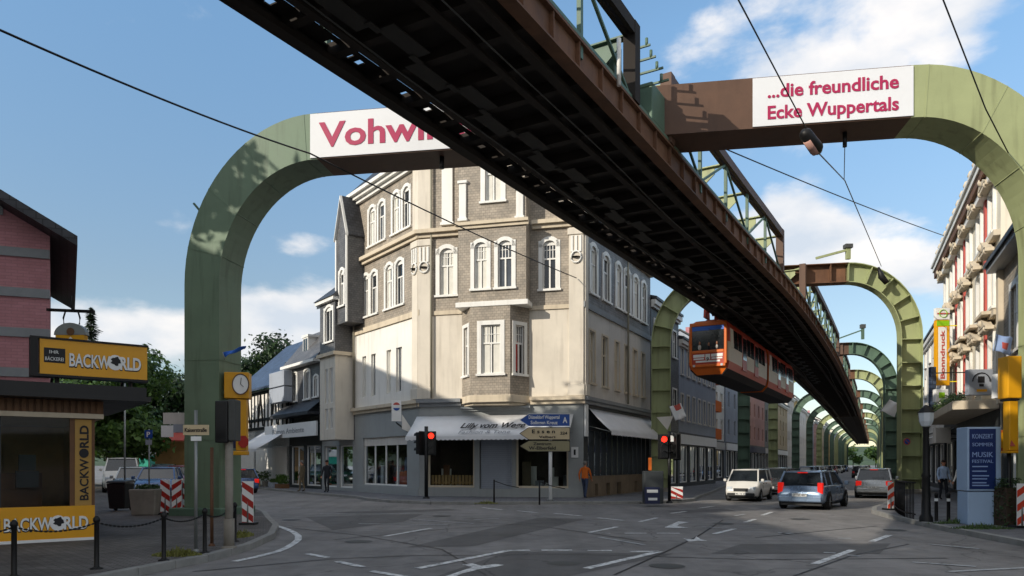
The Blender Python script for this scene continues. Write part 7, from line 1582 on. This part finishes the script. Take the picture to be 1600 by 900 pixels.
# shop signs on the right facades
def box_sign(name, x0, x1, y0, y1, Y, m, label, depth=.25, rows=(), frame=None, yaw=0.0):
    k = F_PX/Y; rt = thing(name, at((x0+x1)/2, y1, Y), label, 'sign'); F = Frame((at(x0, y0, Y).x, Y), (math.cos(yaw), math.sin(yaw))); zf = lambda y: EYE+(HOR-y)/k
    q = MB(); q.box(F, 0, (x1-x0)/k, -depth, 0, zf(y1), zf(y0)); q.build('panel', m, rt, bevel=.015); q = MB(); q.bar(F.P((x1-x0)/k*.5, -depth/2, zf(y0)-.3), F.P((x1-x0)/k+1.3, -depth/2+.3, zf(y0)-.3), .05, .05); q.bar(F.P((x1-x0)/k*.5, -depth/2, zf(y1)+.2), F.P((x1-x0)/k+1.3, -depth/2+.3, zf(y1)+.2), .05, .05); q.build('bracket', 'iron_black', rt); return rt, F, k, zf
rt, F, k, zf = box_sign('vertical_sign', 1463, 1484, 500, 602, 39.0, 'yellow_sign', 'tall vertical yellow sign with red lettering on white above the right pavement')
rt.children[0].data.materials[0] = mat('sign_lemon', '#e8d21a', .4, var=.05)
mat('sign_lime', '#8fc51e', .4, var=.05)
q = MB(); q.box(F, 3/k, 16/k, .001, .01, zf(594), zf(511)); po = q.build('white_field', 'white_paint', rt); q = MB(); letters(q, F, 'Bonndruck', 12.5/k, zf(592), 9/k, w=.012, width=76/k, vert=True, bold=.03); q.build('lettering', 'paint_red', po); q = MB(); q.box(F, 0.02, 21/k-.02, .001, .011, zf(509), zf(501)); q.build('lime_band', 'sign_lime', rt)
q = MB(); q.box(F, 0, 21/k, -.25, 0, zf(499), zf(481)); to = q.build('top_panel', 'white_paint', rt); q = MB(); n = 20
for t in range(n): a0, a1 = t*2*math.pi/n, (t+1)*2*math.pi/n; q.bar(F.P(10.5/k+.2*math.cos(a0), .012, zf(490)+.2*math.sin(a0)), F.P(10.5/k+.2*math.cos(a1), .012, zf(490)+.2*math.sin(a1)), .02, .07, up=F.n)
q.build('ring_emblem', 'sign_lime', to); q = MB(); q.box(F, 1/k, 20/k, .02, .03, zf(491), zf(489)); q.build('red_line', 'paint_red', to)
rt, F, k, zf = box_sign('brewery_sign', 1514, 1552, 577, 617, 27.0, 'plaster_bluegrey', 'square pale sign with an arched dark emblem on the right house front')
q = MB()
for t in range(10): a0, a1 = t*math.pi/10, (t+1)*math.pi/10; q.bar(F.P(19/k+.32*math.cos(a0), .012, zf(596)+.32*math.sin(a0)), F.P(19/k+.32*math.cos(a1), .012, zf(596)+.32*math.sin(a1)), .02, .06, up=F.n)
q.box(F, 14/k, 24/k, .001, .012, zf(598), zf(588)); q.box(F, 16/k, 23/k, .001, .012, zf(604), zf(600)); q.build('emblem', 'lettering_dark', rt); q = MB(); q.box(F, 12/k, 28/k, .001, .012, zf(612), zf(608)); q.build('gold_band', 'yellow_paint', rt)
rt, F, k, zf = box_sign('shop_sign', 1557, 1612, 584, 622, 23.5, 'white_paint', 'white shop sign with red lettering half behind the right yellow box')
q = MB(); letters(q, F, 'Falken', 4/k, zf(608), 19/k, w=.002, width=44/k, bold=.03); q.build('lettering', 'paint_red', rt); q = MB(); q.box(F, 2/k, 50/k, .001, .01, zf(617), zf(612)); q.build('grey_band', 'plaster_grey', rt)
rt, F, k, zf = box_sign('stack_sign', 1455, 1463, 573, 640, 36.0, 'slate_blue', 'narrow stack of grey sign plates left of the yellow vertical sign'); rt, F, k, zf = box_sign('small_sign', 1462, 1482, 608, 628, 34.0, 'white_paint', 'small white sign with a green mark under the yellow vertical sign'); q = MB(); q.box(F, 5/k, 14/k, .001, .01, zf(622), zf(613)); q.build('green_mark', 'sign_lime', rt)
rt, F, k, zf = box_sign('notice_box', 1462, 1486, 668, 692, 34.5, 'plaster_grey', 'grey square notice box under the right signs')
rt, F, k, zf = box_sign('orange_sign', 1562, 1615, 672, 708, 22.6, 'cloth_orange', 'orange and yellow shop sign low behind the right yellow stem'); q = MB(); q.box(F, 2/k, 20/k, .001, .01, zf(700), zf(676)); q.build('yellow_panel', 'yellow_sign', rt)
flag([(1556, 522), (1583, 528), (1580, 556), (1553, 548)], 25.5, 'poster_pale', 'pale blue flag on the grey slated house front', lambda a, b: .3 < a < .7 and .3 < b < .7, name='banner_flag')
# flat canopy with plants, and small awning
rt = thing('flat_canopy', RFm.P(rz(34), 1, 3.9), 'flat pale shop canopy topped with trailing plants on the right', 'canopy'); q = MB(); q.box(RFm, rz(40), rz(28.5), .02, 1.6, 3.85, 4.2); q.build('slab', 'trim_stone', rt, bevel=.02); q = MB()
for i in range(900): c = RFm.P(rd.uniform(rz(39.8), rz(28.8)), rd.uniform(1.0, 1.6), rd.uniform(4.2, 4.6)); t = Vector((rd.uniform(-1, 1), rd.uniform(-1, 1), rd.uniform(-.4, 1))).normalized()*.10; s = t.orthogonal().normalized()*.04; q.add([c-t, c+s, c+t, c-s], ((0, 1, 2, 3),))
q.build('plants', 'leaf_hedge', rt)
awning(RFm, rz(45), rz(40.5), 3.7, 2.7, 2.2, 'pale awning sloping out over the people on the right pavement', m='awning')
# white lantern-like square banner past the second arch
flag([(1390, 624), (1406, 632), (1398, 652), (1376, 642)], 46.0, 'banner_white', 'white square banner tilted beside the right leg of the second arch', None, name='banner_flag')
# ---------------------------------------------------------------- overhead wires and lamps
def wire(name, pts, r, label, sag=0.0, cat='wire'):
    P_ = []; n = 16
    for a, b in zip(pts, pts[1:]):
        for k in range(n): f = k/n; P_.append(a.lerp(b, f)-Vector((0, 0, sag*4*f*(1-f))))
    P_.append(pts[-1]); q = MB(); q.tube(P_, r, 6); return tag(q.build(name, 'black_paint'), label, cat, 'overhead wires')
wire('overhead_wire', [at(-60, 20, 12.0), at(485, 240, 20.8), CF.P(7.9, .2, CF.z(902, 436))], .022, 'long wire falling from the upper left across the arch and corner house', .12)
wire('overhead_wire', [at(1120, 227, 23.0), RFm.P(RFm.u(1490), .1, RFm.z(1490, 372))], .02, 'wire from the track to the ornate house front on the right', .1)
lampc = at(1268, 222, 18.0)
wire('overhead_wire', [at(1138, -30, 12.5), at(1262, 205, 18.0)], .016, 'wire from the top edge down to the hanging street lamp'); wire('overhead_wire', [at(1276, 236, 18.2), at(1320, 282, 24.0), at(1377, 416, 39.6)], .018, 'wire running from the hanging lamp down to the second arch')
wire('overhead_wire', [at(1466, -20, 14.0), at(1540, 170, 17.5), at(1612, 310, 21.0)], .016, 'wire crossing in front of the right end of the big arch')
wire('overhead_wire', [F1.P(F1.u(1320), 0, 10.5), at(1319, 280, 24.0)], .012, 'thin drop wire below the big arch beam')
rt = thing('hanging_lamp', lampc, 'dark street lamp hanging on a wire below the big arch banner', 'street lamp'); d_ = (at(1280, 238, 18.3)-at(1257, 207, 17.9)); d_.normalize(); a = lampc-d_*.42; b = lampc+d_*.38; q = MB(); q.tube([a, a.lerp(b, .12), a.lerp(b, .85), b], [.06, .15, .17, .08], 10); q.build('housing', 'iron_black', rt); q = MB(); q.tube([a.lerp(b, .25)+Vector((0, 0, -.10)), a.lerp(b, .8)+Vector((0, 0, -.11))], .10, 10); q.build('lens', 'plaster_rose', rt)
c = at(1377, 432, 39.2); rt = thing('hanging_lamp', c, 'small dark lamp hanging in front of the second arch curve', 'street lamp'); q = MB(); q.tube([c+Vector((-.15, 0, .5)), c, c+Vector((.3, 0, -.35))], [.05, .17, .14], 10); q.build('housing', 'iron_black', rt)
# stay masts on top of the second and third arches
for px, py, Y, dx, lab in ((1325, 405, 40.2, -50, 'short green mast with a sloping stay on top of the second arch'), (1348, 530, 66.4, -38, 'short green mast with a sloping stay on top of the third arch')):
    k = F_PX/Y; b = at(px, py, Y); rt = thing('stay_mast', b, lab, 'mast'); q = MB(); q.bar(b, b+Vector((0, 0, 17/k)), .22, .2, up=Vector((0, 1, 0))); q.build('post', 'steel_green' if Y < 50 else 'steel_dark_green', rt); q = MB(); q.bar(b+Vector((-.1, 0, 14/k)), b+Vector((dx/k, 0, .05)), .12, .12); q.build('stay', 'steel_green' if Y < 50 else 'steel_dark_green', rt); q = MB(); q.box(Frame((b.x, b.y), (1, 0)), -.2, .2, -.18, .18, b.z+17/k, b.z+23/k); q.build('cap', 'steel_grey', rt)
